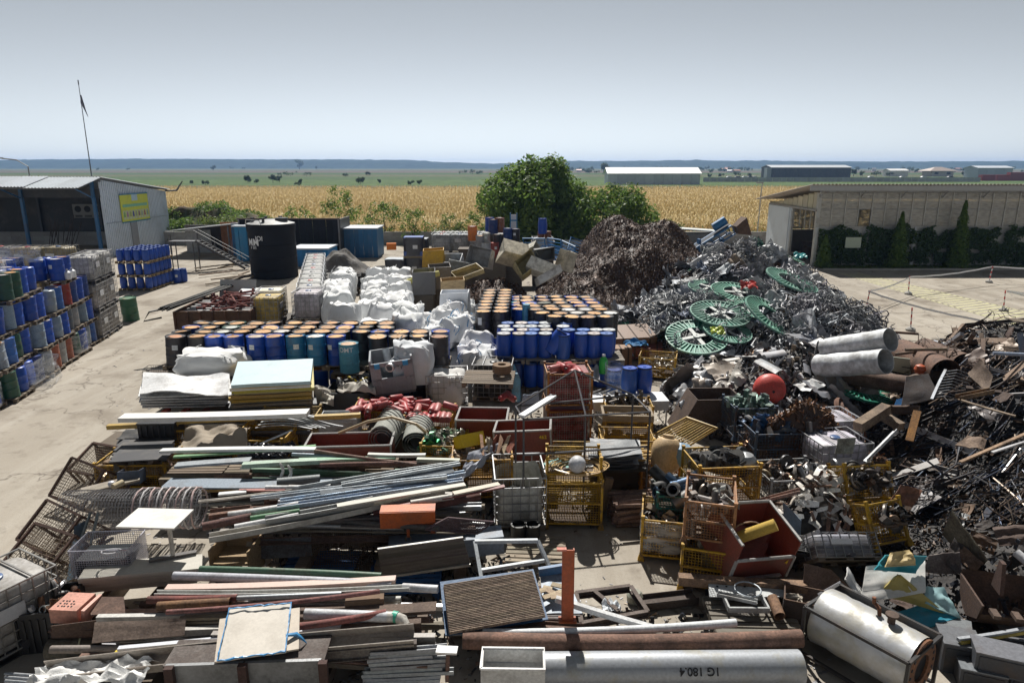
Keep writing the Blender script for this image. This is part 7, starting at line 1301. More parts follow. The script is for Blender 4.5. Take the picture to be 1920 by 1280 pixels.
def grid_panel(name, lb, cat, cs4, sp, r, col, m, rim=.012):
    A_, B_, C_, D_ = [P3(c) for c in cs4]; mb = MB(); n1 = max(2, int((B_-A_).length/sp)); n2 = max(2, int((D_-A_).length/sp))
    for i in range(n1+1): mb.tube([A_.lerp(B_, i/n1), D_.lerp(C_, i/n1)], r, 3, False)
    for i in range(n2+1): mb.tube([A_.lerp(D_, i/n2), B_.lerp(C_, i/n2)], r, 3, False)
    t = thing(name, lb, cat, T((A_+B_+C_+D_)/4)); inv = T(-(A_+B_+C_+D_)/4)
    mb.v = [tuple(inv @ V(p)) for p in mb.v]; ob('mesh', mb, m, col, t)
    ob('rim', MB().tube([inv @ q for q in (A_, B_, C_, D_, A_)], rim, 4), m, col, t); return t
grid_panel('mesh_screen','large dark wire mesh screen leaning on the pile front','mesh',[(568,1072,.1),(700,1068,.1),(694,955,1.05),(588,962,1.05)],.04,.0055,(.17,.12,.085),RUST); grid_panel('mesh_screen','second dark wire mesh screen behind the large one','mesh',[(690,1030,.3),(752,1022,.3),(722,948,1.08),(660,955,1.08)],.04,.0055,(.18,.13,.1),RUST)
t = thing('orange_bracket','scratched orange steel bracket lying before the maroon pipes','bracket',T(at(765,985,.95)) @ RZ(4)); ob('web', MB().box((0,0,.12), (.95,.06,.3)), PAINT, (.50,.10,.015), t); ob('lip', MB().box((0,.12,.26), (.95,.26,.04)), PAINT, (.55,.12,.02), t); ob('foot', MB().box((.0,0,-.1), (.05,.06,.22)), PAINT, (.4,.09,.02), t); ob('foot', MB().box((.43,0,-.08), (.08,.06,.14)), PAINT, (.4,.09,.02), t); ob('eye_ring', smo(MB().tube([(.05*math.cos(a*.6),-.02,-.24+.05*math.sin(a*.6)) for a in range(12)], .012, 5)), RUST, (.2,.15,.1), t)
t = thing('steel_box_beam','blue grey steel box beam stencilled 1841','beam',frame(at(748,1030,.5), at(925,1012,.55))); ob('beam', MB().box((0,0,0), (2.0,.4,.34)), PAINT, (.17,.21,.27), t); lettering('1841', .1, T(-.35,-.205,.03) @ RX(90), INK, t)
grid_panel('mesh_screen','dark framed mesh screen lying over the steel box beam','mesh',[(798,992,.95),(895,1000,.8),(925,978,.95),(840,970,1.1)],.04,.006,(.12,.08,.09),RUST,.02)
t = thing('slatted_panel','worn slatted floor panel sloping in front of the box beam','panel',T(0,0,0)); A_, B_, C_, D_ = at(716,1080,.45), at(882,1056,.5), at(868,1008,.9), at(708,1030,.9)
for i in range(16): f = (i+.5)/16; a, b = A_.lerp(D_, f), B_.lerp(C_, f); ob('slat', MB().box((0,0,0), ((b-a).length,.045,.03)), WOOD, jit((.18,.15,.12),.3), t, frame(a, b, -25))
ob('edge_rail', MB().tube([A_+V((0,-.03,0)), B_+V((0,-.03,0))], .03, 4), GALV, (.35,.35,.33), t); ob('edge_rail', MB().tube([D_, C_], .03, 4), GALV, (.25,.25,.24), t)
for i in range(2): pallet(0,0,0,0,['blue painted pallet under the mesh screen','second blue painted pallet under the slatted panel'][i],None,1.25,1.0,7,(.015,.11,.32),mx=ST([600,760][i],[1074,1092][i],.02,2))
sheet('steel_plate','scratched grey steel plate standing behind the mesh screen','plate',[(478,1048,.35),(585,1042,.35),(582,1006,.7),(480,1010,.7)],.03,(.16,.17,.19),RUST,.01); t = thing('plywood_box','open plywood box under the long cream channel','box',ST(448,1070,.2,-3)); 
for (c, s) in (((-.33,0,.28),(.03,.6,.56)),((.33,0,.28),(.03,.6,.56)),((0,.3,.28),(.66,.03,.56)),((0,0,.3),(.64,.56,.025))): ob('board', MB().box(c, s), WOOD, (.42,.30,.17), t)
# ---------------- row C
bearers(5,-6.5,-1.2,12.7,13.9,.3,'timber bearer under the coloured board pile',.16); filler(34,-6.6,-.9,12.7,13.8,.33,.85,'steel bar in the lower layers of the coloured board pile','lower layers of the coloured board pile',(2,3.8),5,[((.30,.26,.2),WOOD),((.45,.46,.46),PAINT),((.13,.24,.16),PAINT),((.22,.14,.1),RUST),((.2,.17,.13),WOOD)])
z = 1.0
for (a, b, k, w, c, m, h, lb) in [((302,845,z+.1),(592,842,z+.12),'board',.16,(.68,.69,.68),BOARD,.06,'long white board with a red mark on the coloured pile'),((326,856,z+.05),(592,836,z+.14),'board',.10,(.16,.33,.15),PAINT,.04,'long leaf green board across the coloured pile'),((330,872,z-.05),(470,862,z),'board',.22,(.3,.33,.36),PAINT,.05,'grey blue board under the green one'),((455,872,z),(648,862,z+.02),'board',.15,(.38,.5,.40),PAINT,.09,'pale green boxed profile'),((560,862,z+.04),(742,858,z+.05),'board',.12,(.22,.42,.28),PAINT,.05,'mint green board in the coloured pile'),((548,852,z+.06),(630,855,z+.06),'pipe',.09,(.28,.33,.38),GALV,None,'blue grey tube end in the coloured pile'),((590,845,z+.15),(792,872,z+.02),'rod',.08,(.26,.17,.14),RUST,None,'long brown tube crossing the coloured pile'),((600,872,z),(800,868,z+.02),'pipe',.09,(.22,.12,.10),RUST,None,'maroon pipe behind the galvanised profiles'),((690,852,z+.1),(798,853,z+.1),'board',.10,(.55,.55,.52),BOARD,.06,'short cream trim beside the mat rolls'),((782,862,z+.1),(862,864,z+.1),'board',.10,(.46,.48,.40),BOARD,.08,'olive cream trim end by the yellow stillage'),((312,905,.75),(620,905,.78),'board',.42,(.20,.25,.31),PAINT,.03,'wide blue grey sheet lying in front of the coloured pile'),((380,918,.7),(600,912,.7),'board',.12,(.45,.30,.10),WOOD,.05,'ochre plank under the blue grey sheet'),((520,905,.85),(600,898,.85),'pipe',.2,(.16,.18,.19),PAINT,None,'dark grey pipe with an open mouth')]:
    bar('coloured_board' if k == 'board' else 'loose_tube', lb, 'board' if k == 'board' else 'tube', a, b, k, w, c, m, h)
for i in range(4): pallet(0,0,0,0,'weathered pallet, %s along the coloured pile' % ORD[i],None,1.2,.9,7,(.25,.2,.15),mx=ST([370,480,585,690][i],[892,888,884,884][i],.55,R.uniform(-3,3)))
for i in range(3): ob('torn_film', smo(MB().tube([at([525,540,545][i],[868,872,905][i],[1.1,1.1,.8][i])+V((.05*math.sin(k),0,-.09*k)) for k in range(5)], [.02,.04,.03,.04,.01], 5)), PLAS, (.66,.65,.62), None, None, ['torn white film hanging off the pale green profile','second strip of torn white film on the pale green profile','torn film tuft on the blue grey sheet'][i], 'film')
stillage('long yellow stillage of split wood beside the road', ST(268,905,.1,2), 1.55, .9, .62); junk(ST(268,905,.1,2), 1.4, .75, .35, 40, [(.35,.26,.18),(.28,.2,.14),(.45,.4,.33)], 'split wood billet in the long yellow stillage', 'wood billets in the long stillage', WOOD, 'box', .22)
for i in range(5): BR('dark_board','black board, %s from the top of the black board stack' % ORD[i],(213+i*3,852-i*7+6,.98-i*.05),(320,846-i*6+6,.98-i*.05),'board',.5,(.03,.03,.035),BOARD,.03)
bar('loose_tube','brown hanging lath in front of the split wood','lath',(305,848,1.0),(322,872,.75),'board',.05,(.3,.2,.15),WOOD,.02)
t = thing('blue_motor_box','open blue grey box with cables beside the mesh roll','box',ST(248,905,.62,12,-14)); 
for (c, s) in (((0,-.2,.14),(.42,.02,.28)),((-.2,0,.14),(.02,.4,.28)),((.2,0,.14),(.02,.4,.28)),((0,0,.01),(.42,.4,.02))): ob('side', MB().box(c, s), PAINT, (.05,.07,.11), t)
for i in range(3): BR('pale_plank','%s plank lying behind the mesh roll' % ORD[i],(140+i*6,928-i*5,.72),(262,898-i*4,.78),'board',.12,jit((.4,.36,.3),.15),WOOD,.04)
ob('paper_roll', smo(MB().tube([(-.11,0,0),(.11,0,0)], .06, 12)), CARD, (.5,.42,.28), None, ST(221,908,.85,70), 'small cardboard roll on the plank behind the mesh roll', 'roll'); ob('white_ball', smo(MB().lathe([(.01,-.07),(.05,-.05),(.07,0),(.05,.05),(.01,.07)], 14)), PLAS, (.6,.62,.7), None, ST(209,907,.85), 'small pale ball on the plank behind the mesh roll', 'ball')
# ---------------- row D
z = .95
BR('sandwich_panel','long white sandwich panel with cream underside across the yellow rails',(228,783,1.45),(578,774,1.5),'board',.34,(.74,.73,.71),BOARD,.1)
for i, (a, b) in enumerate((((202,800,1.0),(335,793,1.05)),((330,790,1.1),(478,783,1.15)),((590,782,1.2),(676,778,1.2)))): BR('yellow_rail','%s stretch of ochre yellow rail under the white panel' % ['outer','middle','inner'][i],a,b,'board',.14,(.45,.30,.07),PAINT,.10)
t = thing('black_crate','black plastic crate under the white sandwich panel','crate',ST(305,818,.7,2)); ob('shell', MB().box((0,0,.2), (.85,.55,.4)), PLAS, (.02,.02,.023), t); ob('lid', MB().box((0,0,.42), (.88,.58,.04)), PLAS, (.03,.03,.033), t)
for i in range(6): ob('rib', MB().box((-.35+.14*i,-.29,.2), (.03,.03,.36)), PLAS, (.035,.035,.04), t)
for i in range(4): sheet('black_sheet','black rubber sheet, %s in the slumped sheet stack' % ORD[i],'sheet',[(218,838-i*5,.45+i*.08),(345,835-i*5,.45+i*.08),(338,815-i*4,.5+i*.08),(236,817-i*4,.5+i*.08)],.015,(.03,.032,.037),RUB,.06,k=i)
ob('timber_crib', MB().box((0,0,.2), (2.2,1.0,.4)), WOOD, (.15,.12,.09), None, ST(285,850,0), 'timber base under the black sheet stack', 'base')
stillage('yellow stillage holding a dirty canvas', ST(405,845,.15,2), 1.75, 1.1, .75); sheet('dirty_canvas','dirty beige canvas spilling over the yellow stillage','canvas',[(330,842,.82),(462,840,.82),(470,800,1.0),(355,798,1.0)],.02,(.34,.29,.23),FAB,.32,18,14,3,60)
stillage('yellow stillage with a slanted end beside the black beads', ST(500,855,.15,-2), 1.25, 1.0, .6); ob('black_beads', debris(1400, (at(500,850,.6).x-.55, at(500,850,.6).x+.5, at(500,850,.6).y-.35, at(500,850,.6).y+.45), lambda x, y: .58+.06*noise.noise(V((x*4,y*4,0))), .03, .07, .1, .8), isl_mat('bead_black', [(.012,.012,.016),(.03,.03,.04),(.02,.02,.03)], .3, 0), None, None, None, 'small black plastic beads filling the stillage', 'beads', None, 'stuff'); BR('white_tube','white bent lath over the black beads',(487,832,.95),(548,806,1.15),'board',.06,(.62,.65,.7),PAINT,.02)
for i in range(10):
    A_ = at(478+i*4,802-i*2,1.0+.03*i); mb = MB(); mb.grid(16, 2, lambda u, v: A_+V((u*(1.3+.05*i), .045*v+.05*i-.1*u*(i-4)*.4, (.06+.02*(i % 4))*math.sin(u*2.6+.3*i)-.12*u*u)), .006); ob('curved_strip', mb.mesh(30), PAINT, jit((.55,.58,.6),.2), None, None, 'curved white metal strip, %s in the fanned strip bundle' % ORD[i], 'strip')
stillage('ochre stillage supporting the fanned strips', ST(545,822,.2,2), 1.5, .9, .7, (.42,.28,.08)); t = thing('white_bin','pale grey sheet metal bin next to the maroon trough','bin',ST(640,815,.35,3)); 
for (c, s) in (((0,-.3,.3),(.95,.02,.5)),((0,.3,.3),(.95,.02,.5)),((-.47,0,.3),(.02,.6,.5)),((.47,0,.3),(.02,.6,.5)),((0,0,.06),(.95,.6,.02))): ob('side', MB().box(c, s), PAINT, (.45,.48,.51), t)
# ---------------- row E, panels
for i in range(6): sheet('bent_white_sheet','crumpled white sheet, %s from the top of the roadside sheet stack' % ORD[i],'metal sheet',[(262+R.uniform(-3,6),738+i*5,1.42-i*.14),(430+R.uniform(-8,8),735+i*5,1.42-i*.14),(430,700+i*4,1.5-i*.14),(270,702+i*4,1.5-i*.14)],.03,jit((.70,.71,.72),.08),PAINT,[.16,.1,.05,.02,.02,.02][i],12,8,i)
for i in range(3): BR('red_block','%s red spacer block in the sheet stack' % ORD[i],(306+i*37,770,.62),(317+i*37,770,.62),'board',.2,(.45,.05,.03),PAINT,.08)
for i in range(9): SP_ = sheet('sandwich_panel','sandwich panel, %s from the top of the panel stack beside the crumpled sheets' % ORD[i],'panel',[(432+R.uniform(-4,8),722+i*6,1.75-i*.13),(585+R.uniform(-10,10),714+i*6,1.75-i*.13),(587,672+i*5,1.85-i*.13),(446,678+i*5,1.85-i*.13)],.09,[(.45,.6,.66),(.74,.74,.73),(.5,.44,.15),(.45,.36,.28),(.55,.38,.1),(.28,.26,.22),(.2,.2,.2),(.14,.15,.16),(.12,.13,.14)][i],BOARD,.01); PN = (PN if i else [])+[SP_]
for i in range(5): adopt(PN[min(8, 2*i)], BR('foam_edge','foam edge of the panel stack',(434,726+i*9,1.66-i*.17),(584,718+i*9,1.66-i*.17),'board',.04,[(.50,.32,.06),(.5,.45,.08),(.45,.3,.1),(.5,.33,.07),(.3,.25,.2)][i],FOAM,.07))
bearers(4,-9.0,-5.2,16.0,17.4,.4,'timber bearer under the white panel stacks',.2); filler(22,-9.1,-5.0,15.9,17.2,.42,.72,'flat bar in the lower layers of the white panel stacks','lower layers of the panel stacks',(2,3.4),3,[((.4,.41,.43),PAINT),((.5,.5,.5),PAINT),((.10,.10,.11),DARK),((.3,.25,.2),WOOD)])
bigbag(at(400,697,1.2).x, at(400,697,1.2).y, 1.2, 'wide slumped white bag lying behind the crumpled sheets', None, 1.25, (.75,.75,.74), 2, RX(0) @ Mx.Diagonal((1.35,1.0,.5,1))); ob('bag_stand', MB().box((0,0,.6), (1.5,.9,1.2)), WOOD, (.16,.13,.1), None, T(at(400,697,1.2).x, at(400,697,1.2).y, 0), 'timber stand under the slumped white bag', 'stand')
basket('small dark wire basket on the ground before the black drums',ST(308,712,.35,3),1.1,.5,.42,.07,(.12,.12,.13),PAINT); ob('basket_stand', MB().box((0,0,.17), (1.1,.6,.34)), WOOD, (.14,.11,.09), None, ST(308,716,0,3), 'timber block under the small dark wire basket', 'stand')
ob('paper_reel', smo(MB().lathe([(.14,0),(.25,0),(.25,.34),(.14,.34),(.14,0)], 28, None, False)), CARD, (.24,.18,.15), None, ST(544,772,.45,0,8), 'brown paper reel standing among the panel offcuts', 'reel'); ob('paper_reel', smo(MB().lathe([(.1,0),(.2,0),(.2,.2),(.1,.2),(.1,0)], 24, None, False)), CARD, (.18,.14,.12), None, ST(582,788,.4,0,70), 'small brown reel lying behind the first one', 'reel')
sheet('torn_packaging','torn white and cream packaging beside the brown reel','packaging',[(560,765,.6),(625,762,.6),(628,728,1.0),(570,728,1.0)],.02,(.6,.57,.5),CARD,.35,14,14,4); t = thing('dark_stillage','black sided stillage with dirty sheets beside the grey crate','stillage',ST(660,775,.1,0)); 
for (c, s) in (((0,-.55,.4),(1.25,.03,.8)),((0,.5,.4),(1.25,.03,.8)),((-.62,0,.4),(.03,1.05,.8)),((.62,0,.4),(.03,1.05,.8))): ob('side', MB().box(c, s), PLAS, (.035,.037,.042), t)
sheet('dirty_sheet','crumpled stained sheet on the black sided stillage','sheet',[(632,732,1.0),(705,732,1.0),(700,712,1.1),(636,710,1.1)],.02,(.5,.47,.42),FAB,.3,14,14,6); junk(ST(665,775,.1), .9, .6, .88, 12, [(.4,.4,.4),(.5,.38,.05),(.1,.1,.1)], 'odd scrap piece on the stained sheet', 'scrap on the stained sheet', GALV)
# ================================================================ FOREGROUND, crates and bins right of the middle
t = ibc(at(972,985).x, at(972,985).y+.35, 0, 94, 'cut open caged tank with rounded rim standing on the concrete', None, (.60,.60,.56), (.30,.31,.32), True, False)
ob('cut_bottle', smo(MB().grid(40,3,lambda u,v:((lambda c,s:(.56*math.copysign(abs(c)**.35,c)*(1+.05*noise.noise(V((u*6,v,0)))),.46*math.copysign(abs(s)**.35,s),.16+v*(.8+.12*noise.noise(V((u*5,2,0))))))(math.cos(u*6.2832),math.sin(u*6.2832)))), 'bottle', 50), DPLAS, (.60,.60,.56), t); ob('cut_floor', MB().box((0,0,.17), (1.1,.9,.02)), DPLAS, (.4,.37,.3), t)
junk(T(at(972,985).x, at(972,985).y+.35, 0), .7, .8, .3, 18, [(.55,.5,.4),(.3,.12,.08),(.6,.6,.58),(.2,.2,.2)], 'odd scrap piece inside the cut open tank', 'scrap in the cut open tank', PLAS)
ym = ST(1075,992,0,-2) @ T(0,.42,0); stillage('tall yellow mesh stillage carrying a coil of hose and a white vessel', ym, 1.15, .85, 1.0); stillage('upper yellow back panel cage on the tall stillage', ym @ T(0,.1,.98), 1.12, .7, .42, front=.15, mid=False)
t = thing('steel_vessel','white and black egg shaped vessel lying on the hose coil','vessel',ym @ T(.05,-.12,1.25) @ RX(62)); ob('upper_shell', smo(MB().lathe([(.14,0),(.165,.08),(.165,.28),(.14,.36),(.08,.42),(.01,.44)], 22)), PAINT, (.62,.63,.66), t); ob('lower_shell', smo(MB().lathe([(.01,-.2),(.08,-.18),(.13,-.11),(.15,0),(.15,.02)], 22)), PAINT, (.05,.055,.06), t); ob('seam_ring', smo(MB().lathe([(.166,.26),(.172,.27),(.166,.28)], 22, None, False)), PAINT, (.4,.4,.42), t)
for i in range(9): a0 = R.uniform(0,6); rr = .25+.03*i; ob('hose_coil', smo(MB().tube([(rr*1.25*math.cos(a0+k*.35)+.1, rr*.9*math.sin(a0+k*.35), 1.08+.015*i+.02*math.sin(k)) for k in range(17)], .014, 5)), PLAS, jit((.5,.35,.16),.2), None, ym, 'tan hose loop coiled round the white vessel', 'hose', 'hose loops on the tall stillage')
for i in range(3): BR('teal_board','%s teal edged board lying behind the tall yellow stillage' % ORD[i],(1024+i*32,876,1.05),(1052+i*30,866+i*3,1.1),'board',.26,[(.03,.26,.24),(.03,.25,.23),(.5,.5,.48)][i],BOARD,.08)
# yellow stillage with tarp, yellow bin
ys = ST(905,922,.1,3); stillage('orange yellow mesh stillage with a grey tarpaulin and wood scraps', ys, 1.3, .95, .95, (.55,.28,.015)); junk(ys, 1.1, .75, .75, 46, [(.35,.26,.18),(.28,.2,.14),(.45,.4,.33),(.2,.16,.12)], 'wood scrap inside the tarpaulin covered stillage', 'wood in the tarpaulin stillage', WOOD, 'box', .2)
sheet('grey_tarpaulin','grey tarpaulin hanging over the orange yellow stillage','tarpaulin',[(858,905,.75),(905,872,1.02),(945,828,1.25),(880,850,1.15)],.008,(.42,.44,.50),FAB,.22,16,16,8,60)
t = thing('yellow_bin','open bright yellow plastic bin tipped on the wood scraps','bin',ys @ T(-.25,.15,1.0) @ RZ(25) @ RX(-28)); 
for (c, s) in (((0,-.2,.14),(.56,.02,.28)),((0,.2,.14),(.56,.02,.28)),((-.27,0,.14),(.02,.4,.28)),((.27,0,.14),(.02,.4,.28)),((0,0,.01),(.56,.4,.02))): ob('side', MB().box(c, s), PLAS, (.72,.48,.01), t)
for i in range(6): sheet('wood_splinter','%s wood splinter poking out beside the yellow bin' % ORD[i],'wood',[(903+i*9,852-i%3*6,1.12),(908+i*9,853,1.12),(905+i*13,815+i%2*9,1.4),(899+i*13,813+i%3*5,1.4)],.012,jit([(.5,.3,.2),(.5,.4,.28),(.35,.12,.08)][i % 3],.25),WOOD)
stillage('yellow stillage of broken tiles behind the rubber mats', ST(835,868,.35,-4), 1.0, .9, .6); junk(ST(835,868,.35,-4), .8, .7, .45, 34, [(.5,.47,.4),(.2,.38,.25),(.6,.58,.5),(.05,.3,.12)], 'broken tile shard in the tile stillage', 'tile shards', BOARD, 'bent', .16)
stillage('dark yellow stillage under the red cages', ST(1068,895,.05,-2), 1.3, .9, .7, (.42,.26,.02)); sheet('mesh_sheet_support','dark board under the grey mesh sheets','board',[(1095,885,.62),(1215,880,.62),(1210,855,.68),(1100,858,.68)],.05,(.05,.05,.05),RUB)
for i in range(14): sheet('grey_mesh_sheet','grey expanded metal sheet, %s in the loose sheet stack' % ORD[i],'metal sheet',[(1092+R.uniform(-6,22),884-i*2,.66+i*.045),(1180+R.uniform(0,28),880-i*2+R.uniform(-5,5),.66+i*.045),(1195+R.uniform(-10,14),850-i*2,.72+i*.045),(1108+R.uniform(-10,14),850-i*2+R.uniform(-6,6),.72+i*.045)],.01,jit((.15,.16,.18),.2),PAINT,.06,k=i)
ob('sheet_stand', MB().box((0,0,.3), (1.3,.8,.6)), WOOD, (.10,.08,.06), None, ST(1155,902,0), 'dark timber stand under the grey sheets', 'stand')
t = thing('fuel_vessel','cream rounded pressure vessel standing on the orange cage','vessel',ST(1246,885,.55,0,-14,6)); ob('shell', smo(MB().lathe([(.02,0),(.2,.03),(.3,.14),(.33,.3),(.33,.5),(.3,.64),(.2,.74),(.02,.77)], 30)), PAINT, (.60,.43,.24), t); ob('collar', smo(MB().lathe([(.12,.75),(.12,.82),(.02,.82)], 16)), PAINT, (.5,.36,.2), t)
ob('blue_float', smo(MB().lathe([(.01,-.26),(.15,-.22),(.25,-.1),(.27,.05),(.2,.2),(.01,.28)], 24)), PAINT, (.22,.36,.5), None, ST(1276,852,.95), 'pale blue round vessel behind the cream one', 'vessel')
stillage('orange cage under the cream vessel', ST(1228,905,.05,4), .9, .8, .5, (.5,.22,.02)); 
for i in range(46): r_, c_ = i//9, i % 9; p = ST(1196,975,0,8) @ T(R.uniform(-.05,.05), -.3+c_*.075, .07+r_*.105); ob('rusty_tube', cached(('rt', i % 5), lambda: smo(MB().lathe([(.028,-.55),(.04,-.55),(.04,.55),(.028,.55),(.028,-.55)], 10, RY(90), False))), RUST, jit((.27,.17,.13),.3), None, p @ RZ(R.uniform(-7,7)) @ RY(R.uniform(-3,3)), 'brown tube in the stacked tube bundle beside the teal cage', 'tube', 'stacked brown tubes')
BR('wood_log','short split post leaning behind the brown tubes',(1128,955,.05),(1143,895,.75),'board',.16,(.32,.22,.13),WOOD,.14)
stillage('teal mesh stillage with dark pipes', ST(1262,968,.45,-8), .75, .85, .62, (.01,.16,.14), None, .05); junk(ST(1262,968,.45,-8), .5, .6, .55, 14, [(.05,.09,.15),(.03,.03,.03),(.2,.2,.2)], 'dark pipe piece in the teal stillage', 'pipes in the teal stillage', PLAS, 'pipe', .3)
ws = ST(1240,1052,0,-12) @ T(0,.42,0); stillage('yellow mesh stillage wrapped in torn clear film', ws, .8, .95, .82); wrap(ws, .84, .99, .6, 'torn clear film round the wrapped yellow stillage', .2); junk(ws, .6, .7, .55, 20, DKC+[(.3,.22,.15)], 'dark scrap piece in the film wrapped stillage', 'scrap in the wrapped stillage')
wl = ST(1320,1110,0,-16) @ T(0,.5,0); stillage('lower yellow mesh stillage under the orange one', wl, .85, 1.1, .8); stillage('rusty orange mesh stillage full of rings', wl @ T(.0,.12,.82), .85, 1.1, .78, (.35,.16,.06), None, .045); junk(wl @ T(0,.12,.82), .6, .8, .55, 30, [(.2,.16,.13),(.3,.28,.26),(.5,.48,.45),(.12,.1,.09)], 'steel ring or part in the orange stillage', 'parts in the orange stillage', RUST)
yb = ST(1345,940,.55,5); stillage('big yellow mesh stillage full of black wheels and rollers', yb, 1.25, 1.0, .95); stillage('yellow stillage hidden below the big wheel stillage', ST(1345,952,0,5), 1.2, .95, .5)
for i in range(18): ob('black_roller', cached(('rol', i % 3), lambda: smo(MB().lathe([(.03,-.1),(.14,-.1),(.16,-.07),(.16,-.02),(.07,0),(.07,.1),(.15,.12),(.15,.17),(.03,.17),(.03,-.1)], 18, None, False))), RUB, jit((.035,.035,.038),.3), None, yb @ T(R.uniform(-.45,.45), R.uniform(-.35,.35), .78+R.uniform(0,.18)) @ rot3(), 'black roller or wheel heaped in the big yellow stillage', 'roller', 'rollers in the big yellow stillage')
ob('grey_dome', smo(MB().lathe([(.24,0),(.23,.1),(.15,.2),(.01,.24)], 22)), GALV, (.35,.36,.37), None, yb @ T(.42,-.15,.86), 'grey dome sitting at the corner of the big yellow stillage', 'dome')
t = thing('grating_ramp','yellow folded grating frame leaning behind the big stillage','grating',T(0,0,0)); A_, B_, C_, D_ = at(1225,815,.35), at(1285,840,.35), at(1345,802,.9), at(1288,782,.9)
for i in range(12): ob('bar', MB().tube([A_.lerp(B_, i/11), D_.lerp(C_, i/11)], .018, 4), PAINT, jit((.5,.36,.14),.2), t)
ob('edge', MB().tube([A_, B_, C_, D_, A_], .03, 5), PAINT, (.5,.34,.1), t)
t = thing('rusty_skip','dark rusty steel skip with a slanted side','skip',ST(1335,815,0,2)); ob('front_plate', MB().prism([(-.95,0),(.75,0),(.75,1.0),(-.45,1.0)], -.02, .02, RX(90)), RUST, (.085,.06,.05), t); ob('rear_plate', MB().prism([(-.95,0),(.75,0),(.75,1.0),(-.45,1.0)], -1.02, -.98, RX(90)), RUST, (.10,.07,.055), t); ob('side_plate', MB().box((.76,.5,.5), (.04,1.0,1.0)), RUST, (.10,.07,.06), t); ob('slanted_plate', MB().box((0,0,0), (1.12,1.0,.03)), RUST, (.12,.08,.06), t, T(-.7,.5,.5) @ RY(-63)); ob('weld_rod', MB().tube([(.25,-.05,.75),(.42,-.06,.5),(.4,-.06,.3)], .014, 5), RUST, (.3,.26,.2), t)
ob('white_film_heap', smo(MB().grid(14,14,lambda u,v:(.7*(u-.5),.6*(v-.5),.5*abs(noise.noise(V((u*2,v*2,3))))+.1*noise.noise(V((u*7,v*7,1)))),.006), 'film', 60), FAB, (.66,.7,.76), None, ST(1295,765,.45), 'crumpled white film behind the rusty skip', 'film')
for k, (px, py, lb, rz) in enumerate([(1455,862,'blue grey mesh stillage with motors in front of the red tank',4),(1400,812,'blue sided mesh stillage of round green stones',3)]):
    m0 = ST(px,py,.25,rz); stillage(lb, m0, [1.55,1.1][k], 1.0, .85, (.05,.085,.14), None, .07, mid=k == 0, wr=.006); junk(m0, [1.35,.9][k], .8, .75, [40,46][k], [[(.04,.06,.1),(.1,.1,.1),(.03,.12,.3),(.25,.25,.25)],[(.12,.2,.17),(.2,.28,.24),(.08,.14,.12)]][k], ['motor part in the blue grey stillage','round green stone in the blue sided stillage'][k], ['motors in the blue stillage','green stones'][k], [DARK,BOARD][k], ['mix','box'][k], .18)
for i, (px, py) in enumerate([(1545,858),(1555,905)]): ibc(at(px,py).x, at(px,py).y, .0, 8, ['lilac white caged tank beside the copper coil','lower pale caged tank under the copper coil'][i], None, (.6,.57,.66))
for i in range(4): ob('copper_coil', smo(MB().lathe([(.3,0),(.42,0),(.45,.06),(.42,.12),(.3,.12),(.3,0)], 26, None, False)), RUST, jit((.26,.13,.085),.15), None, T(march(1598,815,zall))@ T(-.1*i,.06*i,.2+.1*i) @ RY(62) @ RX(10*i), 'wide brown coil ring, %s in the coil leaning on the lilac tank' % ORD[i], 'coil')
SW2 = at(1510,790,1.2); _, zw2 = heap(SW2.x, SW2.y, 2.2, .8, 1.5, 4, .5, 2.); ob('swarf_ridge', heap(SW2.x, SW2.y, 2.2, .8, 1.5, 24, .5, 2.)[0], SHAV, None, None, None, 'copper brown swarf ridge behind the blue grey stillage', 'swarf', None, 'stuff'); ob('ribbon_swarf', curls(1500, SW2.x-2.2, SW2.x+2.2, SW2.y-.8, SW2.y+.8, zw2, .06, .16), SWM, None, None, None, 'curly ribbon swarf over the low swarf ridge', 'swarf', None, 'stuff')
gs = ST(1470,965,.1,6); stillage('grey wire cage of mixed shavings', gs, 1.25, 1.0, 1.0, (.24,.25,.26), None, .06, 1, True, None, GALV); junk(gs, 1.1, .8, .85, 40, [(.2,.13,.09),(.4,.4,.4),(.12,.1,.09),(.45,.35,.2)], 'mixed scrap piece in the grey wire cage', 'scrap in the grey wire cage', DARK)
stillage('yellow mesh crate standing on the motor scrap', ST(1618,945,.75,6,-24), .95, .6, .72); stillage('tilted yellow mesh crate beside the bent rusty plate', ST(1660,1025,.4,8,-24,-6), .7, .5, .8); junk(ST(1655,1025,.4,8), .4, .4, .55, 16, DKC, 'dark part in the tilted yellow crate', 'parts in the tilted yellow crate'); junk(ST(1618,945,.75,6), .75, .6, .5, 30, DKC, 'dark part in the yellow crate on the motor scrap', 'parts in the yellow crate'); junk(ST(1545,900,.9), 1.4, .6, .1, 50, DKC+[(.4,.4,.42)], 'small machine part on the scrap behind the white fins', 'machine parts behind the fins', DARK)
